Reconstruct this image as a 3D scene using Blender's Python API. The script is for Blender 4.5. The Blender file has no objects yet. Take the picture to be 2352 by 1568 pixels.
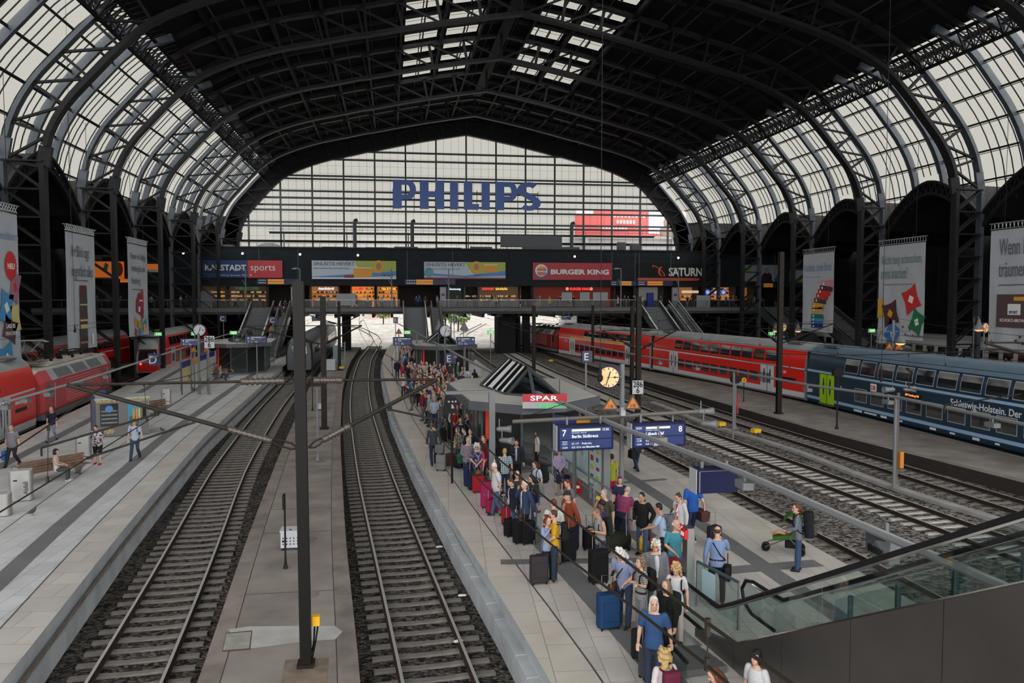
import bpy,bmesh,math,random
from mathutils import Vector,Matrix
random.seed(7)
C=bpy.context.scene.collection
R=math.radians
SC=bpy.context.scene
# ---------------------------------------------------------------- camera
FPX,PCX,PCY,CAMH=1850.0,1176.0,784.0,7.15
YAW=math.atan((1176-897)/FPX)
PITCH=math.atan((784-686)/FPX)
cd=bpy.data.cameras.new('camera');cam=bpy.data.objects.new('camera',cd);C.objects.link(cam)
cd.sensor_width=36.0;cd.lens=36.0*FPX/2352.0;cd.clip_start=0.1;cd.clip_end=2000
cam.location=(0,0,CAMH);cam.rotation_euler=(R(90)-PITCH,0,-YAW)
SC.camera=cam
# ---------------------------------------------------------------- sky, added fill lamp, exposure
SC.view_settings.view_transform='Standard';SC.view_settings.look='None'
SC.view_settings.gamma=1.0;SC.view_settings.use_curve_mapping=False
SC.view_settings.exposure=0.0
W=bpy.data.worlds.new('overcast');SC.world=W;W.use_nodes=True
nt=W.node_tree;nt.nodes.clear()
o_=nt.nodes.new('ShaderNodeOutputWorld');b_=nt.nodes.new('ShaderNodeBackground')
tc_=nt.nodes.new('ShaderNodeTexCoord');sx_=nt.nodes.new('ShaderNodeSeparateXYZ')
mr_=nt.nodes.new('ShaderNodeMapRange');mr_.interpolation_type='SMOOTHSTEP'
mr_.inputs['From Min'].default_value=0.66;mr_.inputs['From Max'].default_value=-0.25
mx_=nt.nodes.new('ShaderNodeMix');mx_.data_type='RGBA'
SKY_FRONT=(0.63,0.615,0.56,1);SKY_SOUTH=(3.9,3.9,3.95,1)
mx_.inputs[6].default_value=SKY_FRONT;mx_.inputs[7].default_value=SKY_SOUTH
nt.links.new(tc_.outputs['Generated'],sx_.inputs[0]);nt.links.new(sx_.outputs['Y'],mr_.inputs['Value'])
nt.links.new(mr_.outputs['Result'],mx_.inputs[0]);nt.links.new(mx_.outputs[2],b_.inputs['Color'])
nt.links.new(b_.outputs[0],o_.inputs[0])
sd=bpy.data.lights.new('fill_sun','SUN');fill_sun=bpy.data.objects.new('fill_sun',sd);C.objects.link(fill_sun)
sd.energy=0.6;sd.angle=R(40);sd.color=(1.0,0.97,0.92)
fill_sun.rotation_euler=(R(52),0,R(-22)) # broad lamp added to brighten the overcast hall, from the south-west behind the camera
SC.cycles.max_bounces=8;SC.cycles.transparent_max_bounces=16
SC.cycles.diffuse_bounces=4;SC.cycles.glossy_bounces=3;SC.cycles.transmission_bounces=4
SC.cycles.sample_clamp_indirect=3.0;SC.cycles.caustics_reflective=False;SC.cycles.caustics_refractive=False
# ---------------------------------------------------------------- pixel of the photograph -> place in the hall
def ray(x,y):
 r,f,u=(x-PCX)/FPX,1.0,-(y-PCY)/FPX
 c,s=math.cos(PITCH),math.sin(PITCH);f,u=f*c+u*s,-f*s+u*c
 c,s=math.cos(YAW),math.sin(YAW)
 return Vector((r*c+f*s,f*c-r*s,u))
def G(x,y,z=0.0):
 d=ray(x,y);t=(z-CAMH)/d.z
 return Vector((d.x*t,d.y*t,z))
def PY(x,y,Y):
 d=ray(x,y);t=Y/d.y
 return Vector((d.x*t,Y,d.z*t+CAMH))
def PX(x,y,X):
 d=ray(x,y);t=X/d.x
 return Vector((X,d.y*t,d.z*t+CAMH))
def PD(x,y,dep):
 d=ray(x,y);return Vector((d.x*dep,d.y*dep,d.z*dep+CAMH))
def interp(tab,v):
 if v<=tab[0][0]:
  a,b=tab[0],tab[1]
 elif v>=tab[-1][0]:
  a,b=tab[-2],tab[-1]
 else:
  for a,b in zip(tab,tab[1:]):
   if a[0]<=v<=b[0]:break
 return a[1]+(b[1]-a[1])*(v-a[0])/(b[0]-a[0])
def smooth_interp(tab,v,h=5.0):
 return (interp(tab,v-h)+2*interp(tab,v)+interp(tab,v+h))/4
 # ---------------------------------------------------------------- materials
MATS={}
def node_mat(name):
 m=bpy.data.materials.new(name);m.use_nodes=True
 n=m.node_tree;b=n.nodes['Principled BSDF']
 return m,n,b
def lin(c):
 return tuple((v/12.92 if v<=0.04045 else ((v+0.055)/1.055)**2.4) for v in c)
def mat(name,col,rough=0.6,metal=0.0,vary=0.0,scale=3.0,bump=0.0,emit=0.0,spec=0.5):
 """plain surface, optionally mottled by a noise (wear and dirt) and a little bumpy; col is linear"""
 if name in MATS:return MATS[name]
 m,n,b=node_mat(name);MATS[name]=m
 if max(col)<.04 and rough>.3 and spec==.5:spec=.12 # matt: dark surfaces mirror the bright sky behind the camera less
 b.inputs['Base Color'].default_value=(*col,1);b.inputs['Roughness'].default_value=rough
 b.inputs['Metallic'].default_value=metal;b.inputs['Specular IOR Level'].default_value=spec
 if vary>0 or bump>0:
  tc=n.nodes.new('ShaderNodeTexCoord');nz=n.nodes.new('ShaderNodeTexNoise')
  nz.inputs['Scale'].default_value=scale;nz.inputs['Detail'].default_value=5
  n.links.new(tc.outputs['Object'],nz.inputs['Vector'])
  if vary>0:
   rp=n.nodes.new('ShaderNodeValToRGB')
   rp.color_ramp.elements[0].position=0.3;rp.color_ramp.elements[1].position=0.7
   rp.color_ramp.elements[0].color=(*[max(0,c*(1-vary)) for c in col],1)
   rp.color_ramp.elements[1].color=(*[min(1,c*(1+vary)) for c in col],1)
   n.links.new(nz.outputs['Fac'],rp.inputs['Fac']);n.links.new(rp.outputs['Color'],b.inputs['Base Color'])
  if bump>0:
   bp=n.nodes.new('ShaderNodeBump');bp.inputs['Strength'].default_value=bump
   n.links.new(nz.outputs['Fac'],bp.inputs['Height']);n.links.new(bp.outputs[0],b.inputs['Normal'])
 if emit>0:
  b.inputs['Emission Color'].default_value=(*col,1);b.inputs['Emission Strength'].default_value=emit
 return m
def fab(rgb,rough=0.85):
 """cloth of a colour given as sRGB 0-255"""
 k='cloth_%02x%02x%02x' % tuple(rgb)
 g=sum(rgb)/3;q=[(v*.86+g*.14)*.84/255 for v in rgb]
 return mat(k,lin(q),rough,0,0.12,40,0,0,0.2)
def srgb(name,rgb,rough=0.5,metal=0.0,**kw):
 return mat(name,lin([v/255 for v in rgb]),rough,metal,**kw)
def glass_mat(name,tint,refl=0.06,rough=0.02):
 if name in MATS:return MATS[name]
 m=bpy.data.materials.new(name);m.use_nodes=True;n=m.node_tree;n.nodes.clear();MATS[name]=m
 o=n.nodes.new('ShaderNodeOutputMaterial');mx=n.nodes.new('ShaderNodeMixShader')
 t=n.nodes.new('ShaderNodeBsdfTransparent');g=n.nodes.new('ShaderNodeBsdfGlossy')
 t.inputs[0].default_value=(*tint,1);g.inputs['Roughness'].default_value=rough
 mx.inputs[0].default_value=refl
 n.links.new(t.outputs[0],mx.inputs[1]);n.links.new(g.outputs[0],mx.inputs[2]);n.links.new(mx.outputs[0],o.inputs[0])
 return m
def gravel(name,dark,light,scale=9.0):
 if name in MATS:return MATS[name]
 m,n,b=node_mat(name);MATS[name]=m
 tc=n.nodes.new('ShaderNodeTexCoord');vo=n.nodes.new('ShaderNodeTexVoronoi');vo.inputs['Scale'].default_value=scale
 nz=n.nodes.new('ShaderNodeTexNoise');nz.inputs['Scale'].default_value=0.35;nz.inputs['Detail'].default_value=4
 n.links.new(tc.outputs['Object'],vo.inputs['Vector']);n.links.new(tc.outputs['Object'],nz.inputs['Vector'])
 sp=n.nodes.new('ShaderNodeSeparateColor');n.links.new(vo.outputs['Color'],sp.inputs[0])
 rp=n.nodes.new('ShaderNodeValToRGB')
 rp.color_ramp.elements[0].color=(*dark,1);rp.color_ramp.elements[1].color=(*light,1)
 rp.color_ramp.elements[0].position=0.1;rp.color_ramp.elements[1].position=1.0
 n.links.new(sp.outputs[0],rp.inputs['Fac'])
 mu=n.nodes.new('ShaderNodeMix');mu.data_type='RGBA';mu.blend_type='MULTIPLY';mu.inputs[0].default_value=0.7
 r2=n.nodes.new('ShaderNodeValToRGB');r2.color_ramp.elements[0].position=0.35;r2.color_ramp.elements[1].position=0.65
 r2.color_ramp.elements[0].color=(.55,.5,.45,1);r2.color_ramp.elements[1].color=(1,1,1,1)
 n.links.new(nz.outputs['Fac'],r2.inputs['Fac'])
 n.links.new(rp.outputs['Color'],mu.inputs[6]);n.links.new(r2.outputs['Color'],mu.inputs[7])
 n.links.new(mu.outputs[2],b.inputs['Base Color']);b.inputs['Roughness'].default_value=0.95
 b.inputs['Specular IOR Level'].default_value=0.15
 bp=n.nodes.new('ShaderNodeBump');bp.inputs['Strength'].default_value=1.0;bp.inputs['Distance'].default_value=0.06
 n.links.new(vo.outputs['Distance'],bp.inputs['Height']);bp.invert=True
 n.links.new(bp.outputs[0],b.inputs['Normal'])
 return m
def paving(name,col,joint,w=0.8,h=0.4,rot=0.0,rough=0.45,vary=0.08,mortar=0.012):
 """stone slabs with narrow joints laid along the platform"""
 if name in MATS:return MATS[name]
 m,n,b=node_mat(name);MATS[name]=m
 tc=n.nodes.new('ShaderNodeTexCoord');mp=n.nodes.new('ShaderNodeMapping');mp.inputs['Rotation'].default_value=(0,0,rot)
 br=n.nodes.new('ShaderNodeTexBrick');br.inputs['Scale'].default_value=1.0
 br.inputs['Brick Width'].default_value=w;br.inputs['Row Height'].default_value=h;br.inputs['Mortar Size'].default_value=mortar
 br.inputs['Mortar Smooth'].default_value=0.3
 br.inputs['Color1'].default_value=(*[c*(1-vary) for c in col],1);br.inputs['Color2'].default_value=(*[c*(1+vary) for c in col],1)
 br.inputs['Mortar'].default_value=(*joint,1)
 n.links.new(tc.outputs['Object'],mp.inputs[0]);n.links.new(mp.outputs[0],br.inputs['Vector'])
 nz=n.nodes.new('ShaderNodeTexNoise');nz.inputs['Scale'].default_value=0.8;nz.inputs['Detail'].default_value=6
 n.links.new(tc.outputs['Object'],nz.inputs['Vector'])
 r2=n.nodes.new('ShaderNodeValToRGB');r2.color_ramp.elements[0].position=0.3;r2.color_ramp.elements[1].position=0.7
 r2.color_ramp.elements[0].color=(.82,.81,.8,1);r2.color_ramp.elements[1].color=(1,1,1,1)
 n.links.new(nz.outputs['Fac'],r2.inputs['Fac'])
 mu=n.nodes.new('ShaderNodeMix');mu.data_type='RGBA';mu.blend_type='MULTIPLY';mu.inputs[0].default_value=1.0
 n.links.new(br.outputs['Color'],mu.inputs[6]);n.links.new(r2.outputs['Color'],mu.inputs[7])
 n.links.new(mu.outputs[2],b.inputs['Base Color']);b.inputs['Roughness'].default_value=rough
 return m
STEEL=mat('dark_steel',(.010,.010,.011),0.55,0.0,0.3,2)
STEELB=mat('blue_grey_steel',(.036,.046,.058),0.5,0.0,0.2,2)
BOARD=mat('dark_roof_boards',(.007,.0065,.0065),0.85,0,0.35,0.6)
BLACK=mat('black_paint',(.012,.012,.013),0.4)
RUBBER=mat('black_rubber',(.012,.012,.012),0.35)
IRON=mat('brown_black_iron',(.018,.015,.012),0.5,0.0,0.3,5)
WHITE=mat('white_paint',(.75,.75,.74),0.5)
GREY=mat('grey_paint',(.13,.135,.14),0.5)
LGREY=mat('light_grey_paint',(.33,.335,.335),0.5,vary=0.08)
DGREY=mat('dark_grey_paint',(.06,.065,.07),0.5)
STAIN=mat('stainless_steel',(.42,.41,.39),0.32,1.0,0.06,2)
CHROME=mat('bright_metal',(.7,.7,.7),0.15,1.0)
CONC=mat('concrete',(.26,.25,.24),0.85,0,0.25,1.2,0.15)
NAVY=mat('navy_sign',(.005,.007,.036),0.45,spec=.2)
GLASS=glass_mat('clear_glass',(.93,.95,.95),0.05)
GREEN_GLASS=glass_mat('greenish_glass',(.80,.88,.87),0.08)
DARKGLASS=mat('dark_window_glass',(.012,.015,.018),0.06,0,spec=0.7)
DARKGLASS.node_tree.nodes['Principled BSDF'].inputs['IOR'].default_value=2.2
# ---------------------------------------------------------------- mesh building
class MB:
 def __init__(self):self.v,self.f,self.mi,self.cur=[],[],[],0
 def add(self,vs,fs):
  o=len(self.v);self.v+=[tuple(p) for p in vs]
  for f in fs:self.f.append([i+o for i in f]);self.mi.append(self.cur)
  return self
 def m(self,i):self.cur=i;return self
 def box(self,c,s,rz=0.0):
  x,y,z=[k/2 for k in s];cz,sz=math.cos(rz),math.sin(rz)
  vs=[]
  for dx,dy,dz in ((-x,-y,-z),(x,-y,-z),(x,y,-z),(-x,y,-z),(-x,-y,z),(x,-y,z),(x,y,z),(-x,y,z)):
   vs.append((c[0]+dx*cz-dy*sz,c[1]+dx*sz+dy*cz,c[2]+dz))
  return self.add(vs,[(3,2,1,0),(4,5,6,7),(0,1,5,4),(1,2,6,5),(2,3,7,6),(3,0,4,7)])
 def rbox(self,c,s,r=0.02,rz=0.0,seg=2):
  """box whose upright edges are rounded"""
  x,y,z=s[0]/2,s[1]/2,s[2]/2;pts=[]
  for cx,cy,a0 in ((x-r,y-r,0),(-x+r,y-r,90),(-x+r,-y+r,180),(x-r,-y+r,270)):
   for k in range(seg+1):
    a=R(a0+90*k/seg);pts.append((cx+r*math.cos(a),cy+r*math.sin(a)))
  cz,sz=math.cos(rz),math.sin(rz)
  pts=[(c[0]+px*cz-py*sz,c[1]+px*sz+py*cz) for px,py in pts]
  return self.prism(pts,c[2]-z,c[2]+z)
 def prism(self,pts,z0,z1):
  n=len(pts)
  vs=[(p[0],p[1],z0) for p in pts]+[(p[0],p[1],z1) for p in pts]
  fs=[tuple(range(n-1,-1,-1)),tuple(range(n,2*n))]+[(i,(i+1) % n,n+(i+1) % n,n+i) for i in range(n)]
  return self.add(vs,fs)
 def extr(self,pts,d):
  """closed planar outline pushed along the vector d"""
  n=len(pts);d=Vector(d)
  vs=[Vector(p) for p in pts];vs=vs+[p+d for p in vs]
  fs=[tuple(range(n-1,-1,-1)),tuple(range(n,2*n))]+[(i,(i+1) % n,n+(i+1) % n,n+i) for i in range(n)]
  return self.add(vs,fs)
 def bar(self,p,q,w,h=None,up=(0,0,1)):
  h=h or w;p,q=Vector(p),Vector(q);d=(q-p)
  if d.length<1e-6:return self
  d.normalize();u=Vector(up)
  if abs(d.dot(u))>0.98:u=Vector((0,1,0)) if abs(d.y)<.9 else Vector((1,0,0))
  s=d.cross(u).normalized()*(w/2);t=s.normalized().cross(d)*(h/2)
  vs=[p-s-t,p+s-t,p+s+t,p-s+t,q-s-t,q+s-t,q+s+t,q-s+t]
  return self.add(vs,[(3,2,1,0),(4,5,6,7),(0,1,5,4),(1,2,6,5),(2,3,7,6),(3,0,4,7)])
 def tube(self,pts,r,n=8,caps=True):
  pts=[Vector(p) for p in pts];rs=r if isinstance(r,(list,tuple)) else [r]*len(pts)
  rings=[];ref=None
  for i,p in enumerate(pts):
   a=pts[max(i-1,0)];b=pts[min(i+1,len(pts)-1)];d=(b-a)
   d=d.normalized() if d.length>1e-9 else Vector((0,0,1))
   if ref is None:
    ref=Vector((0,0,1)) if abs(d.z)<.9 else Vector((1,0,0))
   s=d.cross(ref)
   if s.length<1e-4:s=d.cross(Vector((0.3,1,0.2)))
   s.normalize();t=s.cross(d);ref=t
   rings.append([p+(s*math.cos(2*math.pi*k/n)+t*math.sin(2*math.pi*k/n))*rs[i] for k in range(n)])
  vs=[v for rg in rings for v in rg];fs=[]
  for i in range(len(pts)-1):
   for k in range(n):
    fs.append((i*n+k,(i+1)*n+k,(i+1)*n+(k+1) % n,i*n+(k+1) % n))
  if caps:fs+=[tuple(range(n)),tuple(reversed(range((len(pts)-1)*n,len(pts)*n)))]
  return self.add(vs,fs)
 def lathe(self,prof,n=12,c=(0,0,0),axis='z'):
  vs,fs=[],[]
  for r,z in prof:
   for k in range(n):
    a=2*math.pi*k/n;x,y=r*math.cos(a),r*math.sin(a)
    p=(x,y,z) if axis=='z' else ((x,z,y) if axis=='y' else (z,x,y))
    vs.append((c[0]+p[0],c[1]+p[1],c[2]+p[2]))
  for i in range(len(prof)-1):
   for k in range(n):fs.append((i*n+k,i*n+(k+1) % n,(i+1)*n+(k+1) % n,(i+1)*n+k))
  fs+=[tuple(reversed(range(n))),tuple(range((len(prof)-1)*n,len(prof)*n))]
  return self.add(vs,fs)
 def ell(self,c,r,n=10,m=7,M=None):
  vs,fs=[],[]
  for i in range(m+1):
   ph=math.pi*i/m-math.pi/2
   for k in range(n):
    a=2*math.pi*k/n
    p=Vector((r[0]*math.cos(ph)*math.cos(a),r[1]*math.cos(ph)*math.sin(a),r[2]*math.sin(ph)))
    if M is not None:p=M @ p
    vs.append(p+Vector(c))
  for i in range(m):
   for k in range(n):fs.append((i*n+k,i*n+(k+1) % n,(i+1)*n+(k+1) % n,(i+1)*n+k))
  return self.add(vs,fs)
 def quad(self,a,b,c,d):return self.add([a,b,c,d],[(0,1,2,3)])
 def data(self,name,mats,smooth=False):
  me=bpy.data.meshes.new(name);me.from_pydata(self.v,[],self.f)
  for mm in (mats if isinstance(mats,(list,tuple)) else [mats]):me.materials.append(mm)
  me.polygons.foreach_set('material_index',self.mi)
  if smooth:me.polygons.foreach_set('use_smooth',[True]*len(me.polygons))
  me.update();return me
 def build(self,name,mats,parent=None,smooth=False,loc=None,rz=0.0):
  return link(name,self.data(name,mats,smooth),parent,loc,rz)
def link(name,me,parent=None,loc=None,rz=0.0):
 o=bpy.data.objects.new(name,me);C.objects.link(o)
 if parent is not None:o.parent=parent
 if loc is not None:o.location=loc
 if rz:o.rotation_euler=(0,0,rz)
 return o
def smooth_by_angle(o,deg=40):
 me=o.data
 me.polygons.foreach_set('use_smooth',[True]*len(me.polygons))
 try:me.set_sharp_from_angle(angle=R(deg))
 except Exception:pass
 return o
LABELS=set()
def tag(o,label,cat,group=None,kind=None):
 if label:o['label']=label
 if cat:o['category']=cat
 if group:o['group']=group
 if kind:o['kind']=kind
 return o
def thing(name,label,cat,loc=(0,0,0),rz=0.0,group=None,kind=None):
 o=bpy.data.objects.new(name,None);C.objects.link(o);o.location=loc;o.rotation_euler=(0,0,rz)
 o.empty_display_size=0.2
 return tag(o,label,cat,group,kind)
def solo(name,label,cat,mb,mats,loc=(0,0,0),rz=0.0,group=None,smooth=False):
 o=mb.build(name,mats,None,smooth,loc,rz);return tag(o,label,cat,group)
def struct(name,mb,mats,parent=None,smooth=False):
 o=mb.build(name,mats,parent,smooth)
 if parent is None:o['kind']='structure'
 return o
def copy_tree(o,loc=None,rz=None,parent=None,label=None,group=None):
 c=o.copy();C.objects.link(c)
 if parent is not None:c.parent=parent
 if loc is not None:c.location=loc
 if rz is not None:c.rotation_euler=(0,0,rz)
 if label:c['label']=label
 if group:c['group']=group
 for ch in list(o.children):copy_tree(ch,parent=c)
 return c
FONTN={}
def text(s,size,parent,loc,m,rz=0.0,name='lettering',ext=0.004,bold=0.0,align='LEFT',sx=1.0,shear=0.0,rx=None,valign='BOTTOM_BASELINE',spacing=1.0):
 """upright lettering facing local -Y"""
 cu=bpy.data.curves.new(name,'FONT');cu.body=s;cu.size=size;cu.extrude=ext;cu.offset=bold
 cu.align_x=align;cu.align_y=valign;cu.shear=shear;cu.space_character=spacing;cu.resolution_u=3
 cu.materials.append(m)
 o=bpy.data.objects.new(name,cu);C.objects.link(o)
 if parent is not None:o.parent=parent
 o.location=loc;o.rotation_euler=(R(90) if rx is None else rx,0,rz);o.scale=(sx,1,1)
 return o
 # ================================================================= the hall: ground, platforms, roof, glazing
XC,HW=12.3,35.6 # middle line of the hall, half span at the springing
PROF0=[(35.6,16.1),(35.15,18.3),(34.1,20.3),(32.5,22.2),(30.5,24.4),(28.4,26.25),(25.1,27.85),(21.6,29.0),
(18.0,29.85),(14.5,30.65),(11.0,31.45),(7.5,32.2),(3.8,32.9),(0.0,33.57)]
def dense(P,n=3):
 out=[]
 for i in range(len(P)-1):
  p0,p1,p2,p3=P[max(i-1,0)],P[i],P[i+1],(P[i+2] if i+2<len(P) else (-P[i][0] if P[i+1][0]<.1 else P[i+1][0],P[i][1]))
  for k in range(n):
   t=k/n;out.append(tuple(.5*(2*b+(c-a)*t+(2*a-5*b+4*c-d)*t*t+(3*b-a-3*c+d)*t**3) for a,b,c,d in zip(p0,p1,p2,p3)))
 return out+[P[-1]]
PROF=dense(PROF0[:10])[:-1]+PROF0[9:]
def offset_profile(d):
 out=[]
 for i,(x,z) in enumerate(PROF):
  a=PROF[max(i-1,0)];b=PROF[min(i+1,len(PROF)-1)]
  tx,tz=b[0]-a[0],b[1]-a[1]
  if i==len(PROF)-1:tx,tz=-7.2,1.35
  L=math.hypot(tx,tz);nx,nz=tz/L,-tx/L
  out.append((max(0,x+nx*d) if i<len(PROF)-1 else 0.0,z+nz*d))
 return out
OUT1,OUT2,SKIN=offset_profile(1.9),offset_profile(2.5),offset_profile(2.9)
def skew(Y):return 0.0 if Y>120 else 0.05
RIBS=[131.0]+[117.3-14*k for k in range(9)]
def ypt(dx,Y):return Y+skew(Y)*dx
# ---- ground
BALLAST=gravel('brown_ballast',(.010,.009,.008),(.115,.103,.092),11)
BALLAST2=gravel('grey_ballast',(.02,.019,.018),(.30,.28,.26),9)
mb=MB();mb.quad((-120,-10,-0.98),(8,-10,-0.98),(4,132,-0.98),(-120,132,-0.98))
struct('ground',mb,BALLAST)
mb=MB();mb.quad((8,-10,-0.98),(140,-10,-0.98),(140,132,-0.98),(4,132,-0.98))
struct('ground',mb,BALLAST2)
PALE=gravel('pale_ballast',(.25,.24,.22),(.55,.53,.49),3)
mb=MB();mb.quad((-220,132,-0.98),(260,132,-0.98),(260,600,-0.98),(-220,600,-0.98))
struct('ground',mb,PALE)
# ---- platforms
D_R=[(5,-6.5),(15.7,-7.15),(18.6,-7.5),(27.2,-8.36),(43.8,-9.68),(67,-10.5),(94.5,-11.5),(130,-12.2)]
D_L=[(5,-16.2),(25,-17.7),(42.7,-19.0),(57.7,-20.3),(72,-21.8),(103,-25.0),(130,-28)]
E_L=[(5,3.4),(14.4,2.94),(18,2.65),(24,2.07),(35.3,1.14),(50.4,0.17),(68.8,-0.48),(84,-0.85),(99.9,-0.9),(115,-.55),(130,0.2),(150,1.0)]
E_R=[(5,12.5),(18.6,12.15),(24,12.0),(31.8,11.7),(38.6,11.2),(50,10.6),(62,10.3),(80,9.9),(100,9.9),(130,10.6),(150,11.2)]
MID_L=[(5,-3.2),(16.2,-3.8),(24,-4.4),(38.2,-5.3),(52,-6.0),(70,-6.9),(90,-7.3),(130,-8)]
MID_R=[(5,.1),(15.7,-.62),(25.4,-1.45),(45,-2.8),(66,-3.9),(85,-4.55),(98.6,-4.8),(120,-4.7),(143,-4.4)]
R_L=[(10,27.5),(29.5,25.7),(41.4,24.3),(60,23.55),(75,22.95),(92,22.2),(110,22.2),(130,22.8)]
R_R=[(10,29.7),(30,29.9),(55,29.9),(66,29.0),(75,27.6),(92,25.2),(105,23.6),(112,23.0),(130,23.4)]
PAVE_D=paving('grey_stone_paving',(.50,.515,.515),(.30,.30,.30),1.0,0.5,R(94))
PAVE_E=paving('warm_stone_paving',(.50,.475,.44),(.30,.28,.26),1.0,0.5,R(94),0.32)
EDGE_D=paving('edge_stone',(.46,.435,.405),(.26,.24,.22),1.0,0.9,R(4))
EDGE_E=paving('warm_edge_stone',(.51,.475,.42),(.28,.26,.23),1.2,1.0,R(94),0.4)
STRIP=paving('dark_ribbed_strip',(.165,.165,.168),(.11,.11,.112),0.3,0.06,R(94),0.6,0.05)
ASPH=mat('old_asphalt',(.185,.165,.145),0.9,0,0.3,0.7,0.2)
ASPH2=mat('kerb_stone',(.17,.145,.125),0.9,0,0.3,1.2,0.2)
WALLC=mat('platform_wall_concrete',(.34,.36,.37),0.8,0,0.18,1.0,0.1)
def ys(a,b,st=4.0):
 n=max(1,int(math.ceil((b-a)/st)));return [a+(b-a)*k/n for k in range(n+1)]
def band(mb,fl,fr,z,Y,zs=None):
 """strip of ground between two curves x=f(y)"""
 for a,b in zip(Y,Y[1:]):
  mb.quad((fl(a),a,z),(fr(a),a,z),(fr(b),b,z),(fl(b),b,z))
def wall_strip(mb,f,z0,z1,Y,flip=False):
 for a,b in zip(Y,Y[1:]):
  q=[(f(a),a,z0),(f(b),b,z0),(f(b),b,z1),(f(a),a,z1)]
  mb.quad(*(q[::-1] if flip else q))
def f_(tab,d=0.0):return lambda y:smooth_interp(tab,y,3)+d
def platform(name,L,Rr,z,y0,y1,mtop,medge,wl,wr):
 Y=ys(y0,y1,3);mb=MB()
 band(mb.m(0),f_(L,.95),f_(Rr,-.95),z,Y)
 band(mb.m(1),f_(L),f_(L,.95),z,Y);band(mb.m(1),f_(Rr,-.95),f_(Rr),z,Y)
 wall_strip(mb.m(2),f_(L),z-.22,z,Y);wall_strip(mb.m(2),f_(Rr),z-.22,z,Y,True)
 wall_strip(mb.m(2),f_(L,wl),-1.0,z-.22,Y);wall_strip(mb.m(2),f_(Rr,-wr),-1.0,z-.22,Y,True)
 for a in (y0,y1):
  mb.quad((f_(L)(a),a,-1),(f_(Rr)(a),a,-1),(f_(Rr)(a),a,z),(f_(L)(a),a,z))
 o=struct(name,mb,[mtop,medge,WALLC])
 o['label']=None or o['kind']
 del o['label']
 return o
pd_=platform('platform',D_L,D_R,0.0,5,128,PAVE_D,EDGE_D,.05,.05)
pe_=platform('platform',E_L,E_R,0.0,5,150,PAVE_E,EDGE_E,.05,.05)
# ribbed guidance strips, drain slot and concrete footing blocks belong to their platform
for par,tab,sg,d0,d1,m_ in ((pd_,D_R,-1,1.75,2.3,STRIP),(pd_,D_L,1,1.75,2.3,STRIP),(pe_,E_L,1,1.85,2.5,STRIP),(pe_,E_R,-1,2.0,2.55,STRIP)):
 mb=MB();Y=ys(6,126,3)
 band(mb,f_(tab,sg*d0 if sg>0 else -d1),f_(tab,d1 if sg>0 else -d0),0.004,Y)
 mb.build('guidance_strip',m_,par)
for par,tab,sg,d0 in ((pd_,D_R,-1,.95),(pe_,E_L,1,.95),(pd_,D_R,-1,3.6)):
 mb=MB();band(mb,f_(tab,sg*d0-.02),f_(tab,sg*d0+.02),0.003,ys(6,126,3))
 mb.build('joint_line',DGREY,par)
 # cross strips of darker stone on the crowded platform
mb=MB()
for p,q,w in (((1150,1290),(1560,1285),.42),((1640,1312),(1880,1292),.55),((1530,1100),(1300,1118),.3)):
 a,b=G(*p,.005),G(*q,.005);d=(b-a).normalized();s=Vector((-d.y,d.x,0))*w/2
 mb.quad(a-s,b-s,b+s,a+s)
mb.build('cross_strip',STRIP,pe_)
mb=MB();k=0 # precast footing blocks standing out below the edge
for tab,sg in ((E_L,-1),):
 y=12.0
 while y<128:
  x=interp(tab,y);a=math.atan2(interp(tab,y+1)-interp(tab,y-1),2.0)
  mb.box((x+sg*.09,y,-.74+.02*((k*7) % 3)),(.26,.97,.62),-a);y+=1.0;k+=1
mb.build('footing_block',WALLC,pe_)
mb=MB();y=8.0
while y<126:
 x=interp(D_R,y);a=math.atan2(interp(D_R,y+1)-interp(D_R,y-1),2.0)
 mb.box((x+.05,y,-.8),(.12,.98,.5),-a);y+=1.0
mb.build('footing_block',WALLC,pd_)
mb=MB();wall_strip(mb,f_(D_R,.06),-.47,-.36,ys(6,126,3),True)
mb.build('dirt_line',mat('brown_grime',(.16,.125,.095),.9,0,.4,2),pd_)
def service(name,L,Rr,z,y0,y1):
 Y=ys(y0,y1,3);mb=MB()
 band(mb.m(0),f_(L,.45),f_(Rr,-.45),z,Y);band(mb.m(1),f_(L),f_(L,.43),z,Y);band(mb.m(1),f_(Rr,-.43),f_(Rr),z,Y)
 band(mb.m(2),f_(L,.43),f_(L,.45),z-.01,Y);band(mb.m(2),f_(Rr,-.45),f_(Rr,-.43),z-.01,Y)
 wall_strip(mb.m(3),f_(L),-1.0,z,Y);wall_strip(mb.m(3),f_(Rr),-1.0,z,Y,True)
 for a in (y0,y1):mb.quad((f_(L)(a),a,-1),(f_(Rr)(a),a,-1),(f_(Rr)(a),a,z),(f_(L)(a),a,z))
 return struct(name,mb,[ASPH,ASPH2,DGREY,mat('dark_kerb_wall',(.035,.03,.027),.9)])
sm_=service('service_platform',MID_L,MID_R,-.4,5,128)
sr_=service('service_platform',R_L,R_R,-.4,8,128)
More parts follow.
